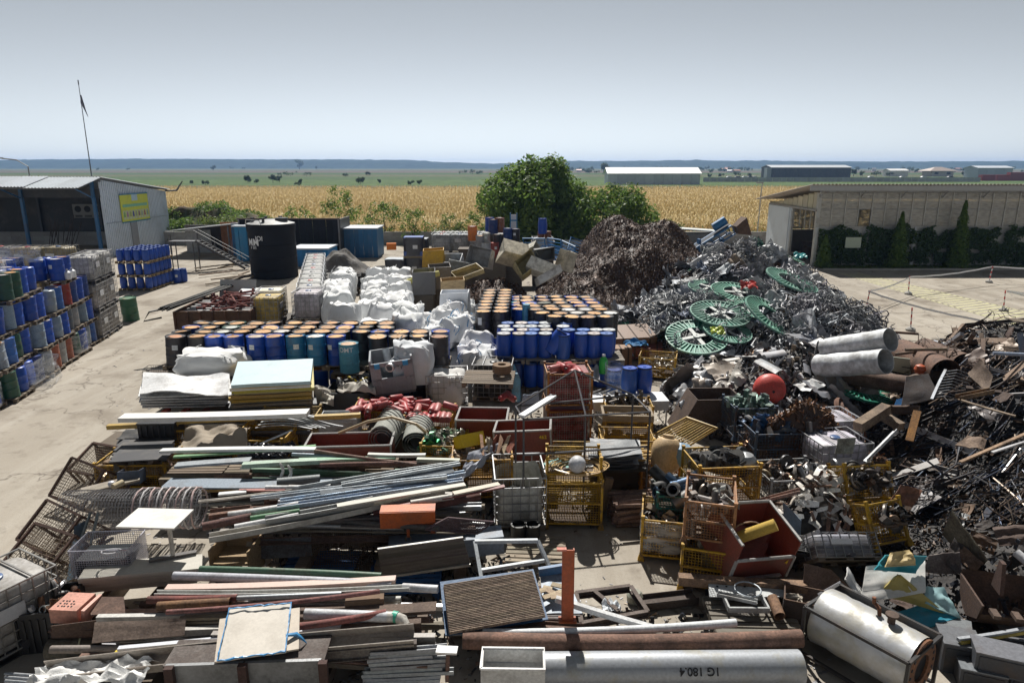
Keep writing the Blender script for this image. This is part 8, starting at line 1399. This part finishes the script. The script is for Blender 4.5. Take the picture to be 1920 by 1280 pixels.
# heap of white fins
_, zf_ = heap(at(1540,960,.6).x, at(1540,960,.6).y, 1.3, .9, 1.2, 4, .3, 2.); ob('fin_heap_core', heap(at(1540,960,.6).x, at(1540,960,.6).y, 1.3, .9, 1.05, 24, .3, 2.)[0], CORE, (.07,.06,.055), None, None, 'dark scrap under the white fins', 'scrap', None, 'stuff')
c0 = at(1540,960,.6)
def fin(i, x, y):
    me = cached(('fin', i % 4), lambda: smo(MB().grid(5,5,lambda u,v:(.36*(u-.5),.13*(v-.5)*(1-.25*abs(2*u-1)**3),.1*math.sin(u*2.6+i % 4)),.007))); ob('white_fin', me, PAINT, jit(R.choice([(.76,.75,.72),(.7,.68,.63),(.55,.5,.44)]),.08), None, lay(x, y, zf_, 60, .2) @ Mx.Scale(R.uniform(.55,1.05), 4), 'curved white fin plate in the fin heap beside the crushed cage', 'fin', 'white fins')
scatter(105, (c0.x-1.2, c0.x+1.2, c0.y-.9, c0.y+.9), zf_, fin, .3)
for i in range(24): x, y = c0.x+R.uniform(-1,1), c0.y+R.uniform(-.7,.7); ob('brown_bracket', cached(('bb', i % 3), lambda: prof(['angle','channel','box'][i % 3], .6, .05).mesh()), RUST, jit((.22,.13,.09),.2), None, lay(x, y, zf_, 40, .15), 'brown bracket bar among the white fins', 'bracket', 'brackets among the fins')
for i in range(2): BR('pink_bar','%s long pinkish bar reaching out of the fin heap' % ['upper','lower'][i],(1418,937+i*4,.95),(1500,915+i*6,1.25),'angle',.06,(.45,.28,.22),RUST)
sheet('blue_panel_sheet','pale blue steel sheet hanging under the fin heap','sheet',[(1470,985,.55),(1500,1010,.4),(1502,975,.9),(1468,940,1.0)],.01,(.26,.36,.47),PAINT,.03)
m0 = ST(1560,1062,.15,12,-42,6); ibc(0,0,0,0,'crushed caged tank collapsed in front of the fin heap',None,(.30,.31,.36),(.36,.36,.36),mx=m0 @ Mx.Diagonal((1.0,1.15,.42,1)))
ibc(0,0,0,0,'flattened wire cage leaning behind the red box',None,(.25,.26,.28),(.3,.3,.3),True,True,ST(1478,1060,.1,-20,-60,0) @ Mx.Diagonal((.9,1,.3,1)))
# crushed red box
rb = ST(1385,1058,.3,14,16,5); lettering('4', .12, T(.42,-.5,.55) @ RX(90), YEL, redbox('crushed dark red steel box with torn front holding a yellow roll', None, rb, 1.1, .95, .85, .6), name='number')
sheet('torn_plate','dented red plate torn loose from the crushed box','plate',[(1345,1055,.55),(1430,1045,.5),(1452,988,.85),(1375,985,.9)],.015,(.17,.045,.035),PAINT,.12,12,12,2); sheet('grey_skirt','bent grey skirting plate under the crushed box','plate',[(1312,1075,.1),(1440,1075,.1),(1448,1035,.35),(1315,1030,.35)],.015,(.28,.28,.27),GALV,.12,12,8,4)
ob('yellow_roll', smo(MB().tube([at(1378,1010,.95), at(1455,983,1.3)], .1, 18)), FOAM, (.50,.34,.07), None, None, 'thick yellow ribbed filter roll lying in the crushed box', 'roll'); ob('hoop', smo(MB().tube([rb @ V((-.05+.36*math.cos(a*.3), .1, .55+.36*math.sin(a*.3))) for a in range(14)], .014, 5)), RUST, (.4,.27,.2), None, None, 'thin rusty hoop inside the crushed box', 'hoop')
# pallet with plate, ring and short pipe
for i in range(2): pallet(0,0,0,0,['lower','upper'][i]+' grey pallet carrying the white perforated plate',None,1.3,.9,7,(.22,.2,.17),mx=ST(1408,1165,.02+i*.15,-2))
BR('brown_beam','brown box beam with bolt holes lying behind the white plate',(1272,1085,.5),(1512,1100,.5),'box',.15,(.30,.19,.12),RUST); WP_ = sheet('perforated_plate','white plate with a row of holes lying on the pallet','plate',[(1330,1118,.45),(1472,1118,.45),(1465,1090,.5),(1328,1090,.5)],.012,(.56,.58,.58),PAINT)
for i in range(7): adopt(WP_, ob('bolt_hole', MB().lathe([(.02,0),(.02,.006)], 8), INK, None, None, ST(1345+i*17,1099,.492)))
ob('wire_ring', smo(MB().tube([at(1402,1106,.56)+V((.2*math.cos(a*.4),.2*math.sin(a*.4),.02)) for a in range(17)], .012, 6)), GALV, (.5,.55,.6), None, None, 'pale wire ring lying on the white plate', 'ring')
t = thing('grey_tray','shallow grey steel tray frame in front of the white plate','tray',ST(1398,1135,.42,-1)); 
for (c, s) in (((0,-.16,.04),(.62,.03,.09)),((0,.16,.04),(.62,.03,.09)),((-.3,0,.04),(.03,.3,.09)),((.3,0,.04),(.03,.3,.09))): ob('side', MB().box(c, s), PAINT, (.38,.39,.39), t)
BR('grey_profile','grey channel lying slanted on the tray',(1345,1112,.5),(1420,1128,.55),'channel',.09,(.4,.41,.41),PAINT); duct('short_pipe','short rusty pipe with open end pointing at the camera',(1448,1120,.5),(1462,1155,.42),.085,(.26,.15,.09),RUST,.0,2,.012)
filler(16, at(1330,1130).x, at(1490,1130).x, at(1330,1150).y, at(1330,1110).y, .2, .42, 'dark bar between the pallet and the white plate', 'bars under the white plate', (.7,1.1), 12)
# long pipes along the bottom
BR('rusty_pipe','long rusty brown pipe lying across the foreground',(868,1199,.42),(1502,1196,.42),'pipe',.25,(.23,.13,.095),RUST); BR('white_pipe','slim white pipe resting behind the long rusty pipe',(905,1186,.46),(1380,1167,.5),'pipe',.12,(.66,.68,.70),PAINT)
t = thing('steel_column','thick grey steel column stencilled 1G 180.4 in the foreground','column',frame(at(912,1255,.25), at(1500,1250,.25))); L_ = (at(1500,1250,.25)-at(912,1255,.25)).length; ob('shaft', smo(MB().lathe([(.02,-L_/2),(.23,-L_/2),(.23,L_/2),(.02,L_/2)], 30, RY(90)), 's', 40), mat('stained_grey_paint', .45, .25, (.30,.26,.14), .6, 2.5, .5, .7, .15, .05), (.36,.38,.41), t)
me = text('t', '1G 180.4', .15, None, None, None)
for v in me.vertices: a = .52-v.co.y/.232; r = .239+v.co.z; v.co = (-v.co.x, -r*math.cos(a), r*math.sin(a))
me.flip_normals() if hasattr(me, 'flip_normals') else None
ob('stencil_lettering', me, INK, None, t, T(.72,0,0)); 
t = thing('white_trough','open white sheet metal trough resting on the grey column','trough',ST(962,1262,.42,-1)); 
for (c, s) in (((0,-.19,.12),(.84,.025,.22)),((0,.19,.12),(.84,.025,.22)),((-.41,0,.12),(.025,.38,.22)),((.41,0,.12),(.025,.38,.22)),((0,0,.02),(.84,.38,.02))): ob('side', MB().box(c, s), PAINT, (.60,.60,.59), t)
ob('rim', MB().tube([(-.42,-.2,.235),(.42,-.2,.235),(.42,.2,.235),(-.42,.2,.235),(-.42,-.2,.235)], .022, 4), PAINT, (.66,.66,.66), t)
bearers(3, at(950,1230).x, at(1450,1230).x, 7.9, 9.1, .1, 'flat bearer under the foreground column', .14); filler(12, at(890,1240).x, at(1490,1240).x, 8.3, 8.9, .1, .2, 'bar lying between the foreground column and the rusty pipe', 'bars below the foreground pipes', (2.5,4), 2)
# grating, frame, blue tray, orange post
t = thing('bar_grating','rusty steel bar grating lying tilted behind the rusty pipe','grating',T(0,0,0)); A_, B_, C_, D_ = at(843,1186,.55), at(1022,1154,.6), at(998,1072,.85), at(832,1098,.85)
for i in range(30): f = i/29; a, b = A_.lerp(D_, f), B_.lerp(C_, f); ob('bar', MB().box((0,0,0), ((b-a).length,.012,.045)), RUST, jit((.26,.20,.15),.25), t, frame(a, b))
for f in (0,.33,.66,1): a, b = A_.lerp(B_, f), D_.lerp(C_, f); ob('cross_rod', MB().tube([a+V((0,0,-.02)), b+V((0,0,-.02))], .012, 4), RUST, (.2,.14,.1), t)
sheet('grating_backing','dark blue tray under the bar grating','tray',[(835,1190,.44),(1028,1160,.48),(1000,1066,.74),(825,1090,.74)],.03,(.03,.10,.22),PAINT); filler(14, at(840,1140,.3).x, at(1090,1140,.3).x, at(900,1180,.3).y, at(900,1090,.3).y, .05, .35, 'dark beam under the grating panel', 'beams under the grating', (1.2,2.2), 10)
t = thing('aluminium_frame','bent pale aluminium tube frame lying on the concrete','frame',T(0,0,0)); q = [at(890,1015,.75), at(1008,1013,.7), at(1030,1062,.35), at(902,1082,.4)]
for i, (a, b) in enumerate(((q[0],q[1]),(q[1],q[2]),(q[0],q[3]),(at(898,1070,.45),at(1020,1050,.45)),(q[2],at(1040,1095,.2)))): ob('tube', MB().box((0,0,0), ((b-a).length,.06,.06)), PAINT, (.56,.60,.63), t, frame(a, b))
BT_ = sheet('blue_tray','pale blue steel tray beside the orange post','tray',[(1020,1150,.35),(1092,1148,.35),(1058,1068,.5),(1012,1070,.5)],.03,(.32,.40,.50),PAINT,.02); adopt(BT_, BR('lip','blue lip',(1010,1072,.55),(1058,1064,.58),'board',.07,(.05,.15,.32),PAINT,.14))
for i in range(6): ob('plywood_chip', MB().box((0,0,0), (R.uniform(.15,.4),.09,.02)), WOOD, jit((.5,.4,.28),.2), None, ST(1012+R.uniform(0,40),1098+i*4,.5,R.uniform(-40,40),6), '%s plywood chip on the pale blue tray' % ORD[i], 'chip')
t = thing('orange_post','upright orange steel channel post with a base plate','post',T(at(1064,1164,.45)) @ RX(-4)); ob('web', MB().box((0,0,.57), (.16,.02,1.14)), PAINT, (.42,.085,.025), t); ob('lip', MB().box((-.08,.03,.57), (.02,.07,1.14)), PAINT, (.38,.075,.02), t); ob('lip', MB().box((.08,.03,.57), (.02,.07,1.14)), PAINT, (.38,.075,.02), t); ob('base_plate', MB().box((0,.02,.01), (.26,.16,.025)), PAINT, (.40,.09,.03), t); ob('top_tab', MB().box((-.1,.02,1.14), (.14,.08,.03)), PAINT, (.5,.15,.1), t)
BR('white_bar','long white bar fallen across the channel frame',(1042,1122,.7),(1222,1176,.4),'box',.08,(.62,.63,.64),PAINT); t = thing('channel_frame','perforated steel channel frame lying beside the orange post','frame',T(0,0,0)); q = [at(1080,1115,.3), at(1182,1102,.3), at(1214,1150,.25), at(1090,1172,.25)]
for a, b in ((q[0],q[1]),(q[1],q[2]),(q[3],q[2]),(q[0],q[3]),(at(1112,1110,.3),at(1160,1150,.28))): ob('channel', prof('channel', (b-a).length, .12), RUST, (.16,.13,.115), t, frame(a, b, 90))
ob('white_rag', smo(MB().grid(12,12,lambda u,v:(.28*(u-.5),.22*(v-.5),.16*abs(noise.noise(V((u*3,v*3,5))))),.005), 'rag', 60), FAB, (.68,.72,.76), None, ST(1146,1138,.3), 'crumpled white rag on the channel frame', 'rag'); BR('steel_beam','dark steel beam lying on the concrete behind the rusty pipe',(1200,1130,.1),(1304,1118,.1),'ibeam',.26,(.10,.08,.07),RUST,roll=90); ob('grey_weight', smo(MB().lathe([(.01,0),(.13,.02),(.14,.14),(.09,.2),(.01,.21)], 16)), PAINT, (.33,.35,.29), None, ST(1190,1128,.0), 'small greenish keg at the end of the dark beam', 'keg')
pallet(0,0,0,0,'weathered pallet lying on the concrete before the cut tank',None,1.1,.9,7,(.35,.3,.23),mx=ST(1005,1040,.0,-3))
for i in range(2): ob('black_pot', smo(MB().lathe([(.12,0),(.15,.02),(.15,.26),(.12,.26),(.12,.2),(.01,.2)], 18)), PLAS, (.012,.012,.014), None, ST(972+i*26,1005,.16), ['black bucket at the foot of the cut tank','second black bucket with shiny top beside the first'][i], 'bucket')
# bottom corner: sheets, boiler, bucket, boxes
for i, (cs4, c, lb) in enumerate([([(1640,1068,1.0),(1718,1075,.95),(1738,1042,1.15),(1660,1040,1.2)],(.02,.26,.33),'teal foam board behind the white curved panel'),([(1612,1130,.55),(1735,1110,.75),(1735,1050,1.05),(1625,1060,.95)],(.72,.71,.68),'large white curved panel with torn corner'),([(1590,1062,.95),(1625,1118,.6),(1612,1128,.55),(1588,1085,.85)],(.68,.68,.67),'narrow white curved strip beside the large panel'),([(1645,1115,.62),(1775,1150,.45),(1690,1078,.95),(1680,1080,.95)],(.42,.34,.10),'folded ochre foam board pointing upward'),([(1662,1150,.42),(1700,1190,.35),(1800,1155,.45),(1770,1120,.6)],(.02,.25,.36),'teal underside board lying in front of the ochre fold'),([(1735,1130,.6),(1802,1158,.45),(1770,1100,.75),(1738,1098,.75)],(.35,.55,.58),'pale turquoise board end beside the ochre fold'),([(1660,1062,1.1),(1720,1058,1.1),(1705,1030,1.25),(1672,1035,1.25)],(.55,.42,.2),'yellowish board piece behind the white panel')]): sheet('foam_board', lb, 'board', cs4, .03, c, BOARD, .06, 10, 10, i+20)
_, zc_ = heap(9.0, 10.3, 3.2, 2.6, .85, 4, .4, 1.5); ob('corner_scrap', heap(9.0, 10.3, 3.2, 2.6, .7, 40, .4, 1.5)[0], CORE, (.035,.03,.03), None, None, 'dark fine scrap under the foam boards', 'scrap', None, 'stuff'); ob('corner_debris', debris(4500, (5.9,12.1,7.8,12.8), zc_, .012, .06, .03), DDEB, None, None, None, 'small dark scrap bits around the foam boards', 'scrap', None, 'stuff')
dk = [crumple(200+k, .8, .5, .06, .6) for k in range(5)]
for me in dk: me.materials.append(RUST)
for i in range(34):
    x, y = R.uniform(6.2,11.5), R.uniform(8.6,12.6)
    if zc_(x, y) > .1: ob('dark_plate', R.choice(dk), None, jit(R.choice([(.12,.08,.065),(.06,.055,.055),(.2,.13,.09),(.09,.085,.08)]),.2), None, lay(x, y, zc_, 45, .12) @ Mx.Scale(R.uniform(.35,.85), 4), 'dark rusty plate in the scrap under the foam boards', 'plate', 'dark plates in the corner scrap')
sheet('brown_plate','large brown steel plate leaning under the crushed caged tank','plate',[(1506,1130,.3),(1592,1100,.4),(1560,1068,.75),(1508,1055,.85)],.015,(.17,.11,.085),RUST,.03); ob('bent_grey_tube', smo(MB().tube([at(1535,1115,.5), at(1575,1092,.75), at(1612,1128,.5)], .03, 6)), PAINT, (.32,.33,.36), None, None, 'bent grey tube forming a corner before the foam boards', 'tube')
t = thing('dark_tank','dark rusty open tank behind the silver boiler','tank',ST(1508,1180,0,-22) @ Mx.Scale(.75, 4)); ob('side_plate', MB().box((0,-.3,.4), (.9,.03,.8)), RUST, (.04,.03,.028), t); ob('side_plate', MB().box((-.45,0,.4), (.03,.6,.8)), RUST, (.04,.03,.028), t); ob('side_plate', MB().box((.45,0,.4), (.03,.6,.8)), RUST, (.05,.035,.03), t); ob('rim', MB().tube([(-.45,-.3,.8),(.45,-.3,.8),(.45,.3,.8),(-.45,.3,.8),(-.45,-.3,.8)], .02, 4), RUST, (.15,.09,.06), t)
bo = thing('boiler','silver foil clad boiler with rusty flange in a black frame','boiler',T(at(1628,1198,.52)) @ RZ(-54)); Lb, rb_ = 1.35, .42
mb = MB()
for j in range(15):
    for i in range(30): an = 2*math.pi*i/30; d = 1+.035*noise.noise(V((j*.7, math.cos(an)*2, math.sin(an)*2)))+.015*noise.noise(V((j*2.1, math.cos(an)*6, math.sin(an)*6))); mb.v.append((-Lb/2+Lb*j/14, rb_*d*math.cos(an), rb_*d*math.sin(an)))
for j in range(14):
    for i in range(30): mb.f.append((j*30+i, j*30+(i+1) % 30, (j+1)*30+(i+1) % 30, (j+1)*30+i))
mb.f.append(tuple(range(30))); ob('foil_shell', smo(mb, 's', 60), mat('foil_cladding', .42, .5, (.33,.28,.15), .65, 2.2, .45, .66, .12, .25, 7), (.52,.53,.55), bo)
ob('end_flange', smo(MB().lathe([(.2,0),(.4,0),(.4,.04),(.2,.04),(.2,0)], 30, T(Lb/2,0,0) @ RY(90), False)), RUST, (.26,.11,.05), bo)
for i in range(18): a = 2*math.pi*i/18; ob('bolt_hole', MB().lathe([(.026,0),(.026,.006)], 8, T(Lb/2+.041,.33*math.cos(a),.33*math.sin(a)) @ RY(90)), INK, None, bo)
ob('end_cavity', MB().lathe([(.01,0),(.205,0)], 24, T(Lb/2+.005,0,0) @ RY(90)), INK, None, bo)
for (a, b) in [((sx*.72,-.46,.30),(sx*.72,.46,.30)) for sx in (-1,1)]+[((-.72,sy*.46,.30),(.72,sy*.46,.30)) for sy in (-1,1)]+[((sx*.72,sy*.46,-.47),(sx*.72,sy*.46,.30)) for sx in (-1,1) for sy in (-1,1)]+[((-.72,sy*.46,-.45),(.72,sy*.46,-.45)) for sy in (-1,1)]: ob('frame_angle', MB().tube([a, b], .03, 4), PAINT, (.025,.024,.026), bo)
ob('rear_plate', MB().box((0,.47,.14), (1.44,.02,.34)), PAINT, (.03,.033,.04), bo); ob('neck', smo(MB().lathe([(.05,.38),(.05,.52),(.085,.52),(.085,.55),(.03,.55)], 16, T(.25,.02,0))), RUST, (.12,.08,.06), bo); ob('bent_pipe', smo(MB().tube([(.08,.05,.4),(.06,.05,.52),(-.02,.06,.56),(-.03,.06,.64)], .028, 8)), RUST, (.25,.1,.05), bo)
bk = thing('excavator_bucket','rusty excavator bucket with lifting ears at the frame edge','bucket',ST(1912,1168,.3,-14) @ Mx.Scale(.95, 4)); ob('shell', smo(MB().grid(14,4,lambda u,v:(-.75+1.5*v,.45*math.cos(u*3.0-.2),.5-.48*math.sin(u*3.0-.2)*1.0),.03), 's', 50), RUST, (.11,.065,.045), bk)
for x in (-.75,.75): ob('cheek', MB().prism([(.45,.5),(-.45,.5),(-.35,.2),(0,.02),(.35,.2)], -.015, .015, T(x,0,0) @ RZ(90) @ RX(90)), RUST, (.10,.06,.045), bk)
for x in (-.35,.35): ob('ear', MB().prism([(-.16,0),(.16,0),(.06,.5),(-.06,.5)], -.03, .03, T(x,.1,.48) @ RZ(90) @ RX(90)), RUST, (.09,.05,.04), bk)
for i in range(5): ob('tooth', MB().box((-.6+.3*i,-.5,.42), (.1,.2,.06)), RUST, (.12,.08,.06), bk)
for i, (px, py, z, w, d, h, rz) in enumerate([(1790,1245,0,.5,.45,.45,-18),(1868,1250,.28,.62,.4,.28,-22),(1905,1205,.2,.5,.45,.2,-15),(1830,1275,0,.55,.5,.3,-20),(1915,1275,0,.5,.45,.35,-12),(1780,1215,.0,.45,.4,.4,-30)]):
    t = thing('grey_cabinet', 'dark grey metal case, %s in the jumble at the frame corner' % ORD[i], 'case', ST(px,py,z,rz)); ob('shell', MB().box((0,0,h/2), (w,d,h)), PAINT, jit((.06,.065,.075),.2), t); ob('panel', MB().box((0,-d/2-.006,h/2), (w*.86,.01,h*.8)), PAINT, jit((.04,.042,.05),.2), t); ob('lid', MB().box((0,0,h+.012), (w*1.02,d*1.02,.02)), PAINT, jit((.14,.15,.165),.2), t)
BR('yellow_trim','grey and yellow trim strip above the grey cases',(1800,1202,.5),(1925,1182,.55),'board',.07,(.45,.36,.08),PAINT,.05); BR('grey_trim','grey trim strip alongside the yellow one',(1796,1198,.53),(1925,1178,.58),'board',.05,(.35,.37,.4),PAINT,.05)
duct('white_roll','rolled white sheet lying under the teal board',(1712,1185,.25),(1790,1178,.25),.14,(.6,.6,.58),PAINT,.2,3,.01); sheet('worn_plate','large worn beige plate standing on edge against the dark heap','plate',[(1768,1000,.75),(1840,1065,.45),(1852,1050,.75),(1786,955,1.35)],.02,(.30,.26,.19),RUST,.05,10,10,31); sheet('rust_sheet','curved rust orange sheet beside the yellow crates','plate',[(1668,940,1.15),(1712,950,1.05),(1730,918,1.3),(1690,908,1.4)],.012,(.26,.12,.075),RUST,.08,10,10,33)
duct('white_roll','short white pipe at the frame edge on the dark heap',(1905,1035,1.0),(1935,1060,.9),.07,(.6,.6,.62),PAINT,0,1,.01); sheet('scorched_plate','scorched plate lying below the worn beige plate','plate',[(1735,1072,.55),(1805,1078,.5),(1800,1035,.8),(1740,1040,.85)],.012,(.22,.19,.18),RUST,.05)
# dark heap: rods, beams and plates
DRK = [((.08,.055,.045),RUST),((.045,.055,.08),DARK),((.035,.035,.042),DARK),((.14,.09,.06),RUST),((.04,.06,.10),DARK),((.2,.15,.11),RUST),((.33,.32,.32),GALV)]
def d1(i, x, y):
    L = [.8,1.2,1.7,2.2,2.8][i % 5]; bent = i % 4 == 3; w = [.012,.016,.02][i % 3]
    def mk():
        r = random.Random(i % 15); pts = [(-L/2+L*k/5, .0 if not bent else .12*math.sin(k*1.1+r.random()*6), .0 if not bent else .06*math.cos(k*1.4)) for k in range(6)]; return smo(MB().tube(pts, w, 5))
    c, m = R.choice(DRK); ang = (25+20*noise.noise(V((x*.4,y*.4,2)))) if R.random() < .72 else R.uniform(0,180)
    e = .3; n = V((-(zd(x+e,y)-zd(x-e,y))/(2*e), -(zd(x,y+e)-zd(x,y-e))/(2*e), 1)).normalized(); q = n.to_track_quat('Z','Y').to_matrix().to_4x4()
    ob('steel_rod', cached(('dr', i % 15, m.name), mk), m, jit(c,.25), None, T(x, y, zd(x, y)+R.uniform(.02,.18)) @ q @ RZ(ang-math.degrees(q.to_euler().z)) @ RY(R.uniform(-14,14)), 'thin dark steel rod in the dark heap, '+zn(x, y, BD, SD_), 'rod', 'rods of the dark heap')
scatter(300, (8.0,17.5,10.0,18.5), zd, d1, .15)
mb = MB()
for i in range(5600):
    x, y = R.uniform(7.5,20), R.uniform(9.6,24 if i % 3 == 0 else 18.5); z = zd(x, y)
    if z < .15: continue
    L = R.uniform(.3,1.6); a = math.radians(25+22*noise.noise(V((x*.4,y*.4,2)))+R.gauss(0,22 if y < 18.5 else 60)); d = V((math.cos(a), math.sin(a), R.uniform(-.2,.2)))*L/2; p = V((x, y, z+R.uniform(-.05,.12)))
    mb.tube([p-d, p+V((0,0,R.uniform(-.03,.06))), p+d], R.uniform(.006,.014), 3, False)
ob('rod_tangle', mb, isl_mat('rod_steel', [(.05,.05,.055),(.03,.036,.055),(.09,.06,.045),(.025,.027,.032),(.16,.12,.09),(.04,.06,.11),(.035,.045,.07)], .45, .4), None, None, None, 'mass of thin dark rods over the dark heap', 'rods', None, 'stuff')
def d2(i, x, y):
    kind = ['ibeam','channel','angle','box','board'][i % 5]; L = [.7,1.1,1.6,2.2][i % 4]; c, m = R.choice(DRK+[((.26,.18,.13),RUST)]*3)
    ob('steel_offcut', cached(('do', i % 20, m.name), lambda: prof(kind, L, [.2,.15,.1,.12,.2][i % 5]).mesh() if kind != 'board' else MB().box((0,0,0), (L,.3,.015)).mesh()), m, jit(c,.2), None, lay(x, y, zd, 28, .12), 'rusty beam or profile offcut on the dark heap, '+zn(x, y, BD, SD_), 'offcut', 'offcuts of the dark heap')
scatter(170, BD, zd, d2, .2)
def d3(i, x, y): ob('bent_plate', R.choice(dk+gcs), None, jit(R.choice([(.12,.08,.065),(.07,.065,.065),(.28,.2,.15),(.3,.3,.31),(.18,.17,.17)]),.2), None, lay(x, y, zd, 35, .12) @ Mx.Scale(R.uniform(.35,.85), 4), 'bent plate among the rods of the dark heap, '+zn(x, y, BD, SD_), 'plate', 'plates of the dark heap')
scatter(110, BD, zd, d3, .2)
def d4(i, x, y): ob('rusty_wire_tangle', R.choice(tgd), None, jit(R.choice([(.12,.08,.06),(.06,.055,.055),(.25,.2,.16)]),.2), None, lay(x, y, zd, 25, .03) @ Mx.Scale(R.uniform(.6,1.2), 4), 'rusty wire tangle on the dark heap, '+zn(x, y, BD, SD_), 'wire', 'wire tangles of the dark heap')
scatter(60, BD, zd, d4, .2)
NB = [('steel_beam','large tan faced box beam in front of the battered green flange',(1608,800,1.35),(1662,765,1.6),'box',.22,(.26,.19,.13),RUST),('steel_beam','shorter box beam crossing the large tan one',(1648,775,1.4),(1690,800,1.3),'box',.18,(.28,.21,.15),RUST),('steel_beam','brown channel lying behind the short box beam',(1672,768,1.35),(1722,768,1.35),'ibeam',.2,(.12,.075,.055),RUST),('rusty_strip','long orange rusted strip leaning by the short beam',(1705,826,1.1),(1720,770,1.6),'board',.16,(.34,.16,.04),RUST),('silver_angle','bright aluminium angle pointing up beside the dark hole',(1622,862,1.1),(1678,806,1.5),'angle',.09,(.62,.64,.66),ALU),('long_bar','long tan bar lying on the upper dark heap',(1802,750,2.0),(1904,780,1.9),'board',.08,(.34,.26,.19),RUST),('long_bar','tan channel resting near the crest of the dark heap',(1795,745,2.0),(1860,732,2.15),'channel',.16,(.26,.17,.10),RUST),('long_bar','long bent tan bar sweeping over the dark rods',(1800,866,1.75),(1925,812,2.05),'board',.06,(.42,.28,.18),RUST),('silver_bar','short bright bar at the frame edge over the rods',(1860,848,1.85),(1925,826,1.95),'board',.05,(.6,.6,.62),PAINT),('blue_tube','pale blue tube lying near the crest of the dark heap',(1862,662,2.5),(1925,665,2.5),'rod',.09,(.35,.42,.55),PAINT),('rake_bar','grey toothed bar leaning beside the rusty pipes',(1747,748,1.6),(1773,693,2.1),'board',.06,(.4,.43,.48),GALV)]
for a in NB: RK = BR(*a)
for i in range(10): a = at(1749+i*2.5,745-i*5.4,1.62+.05*i); adopt(RK, ob('tine', MB().tube([a, a+V((.35,.05,.03)), a+V((.75,.02,-.1))], .008, 4), GALV, (.45,.46,.48)))
for i, (cs4, c, lb) in enumerate([([(1814,700,2.1),(1850,735,1.9),(1862,705,2.2),(1838,672,2.5)],(.22,.16,.12),'folded brown plate near the crest of the dark heap'),([(1790,835,1.7),(1845,842,1.65),(1850,825,1.75),(1815,815,1.8)],(.32,.23,.17),'flat tan plate among the dark rods'),([(1566,850,1.3),(1600,850,1.3),(1605,820,1.6),(1572,822,1.6)],(.45,.48,.42),'pale curved ribbed sheet over the dark hole'),([(1690,760,1.5),(1765,745,1.6),(1740,700,2.0),(1700,705,2.0)],(.08,.07,.07),'dark plate behind the toothed bar')]): sheet('steel_plate', lb, 'plate', cs4, .015, c, RUST, .06, 8, 8, 40+i)
# litter over the open concrete
mb = MB(); n = 0
while n < 2600:
    y = 8+18*R.random()**1.6; x = R.uniform(-.62,.55)*y
    if noise.noise(V((x*.5, y*.5, 3))) < .05*R.random() and R.random() < .85: continue
    n += 1; s = R.uniform(.008, .03); mb.box((0,0,0), (s*R.uniform(1,5), s, s*.3), T(x, y, .012) @ RZ(R.uniform(0,360)) @ RX(R.uniform(-20,20)))
ob('litter', mb, GDEB, None, None, None, 'small scrap crumbs lying over the concrete', 'litter', None, 'stuff')
mb = MB(); n = 0
while n < 6500:
    x, y = R.uniform(-7.2, 7.5), R.uniform(8.6, 19)
    if (.5 < x < 3.2 and 9.6 < y < 12.6) or x < -.44*y-.6 or noise.noise(V((x*.9, y*.9, 6))) < -.1: continue
    n += 1; s = R.uniform(.012, .06); mb.box((0,0,0), (s*R.uniform(1,5), s, s*.35), T(x, y, .02+.12*R.random()**3) @ rot3())
ob('scrap_litter', mb, DDEB, None, None, None, 'small scrap bits strewn between the foreground piles', 'litter', None, 'stuff')
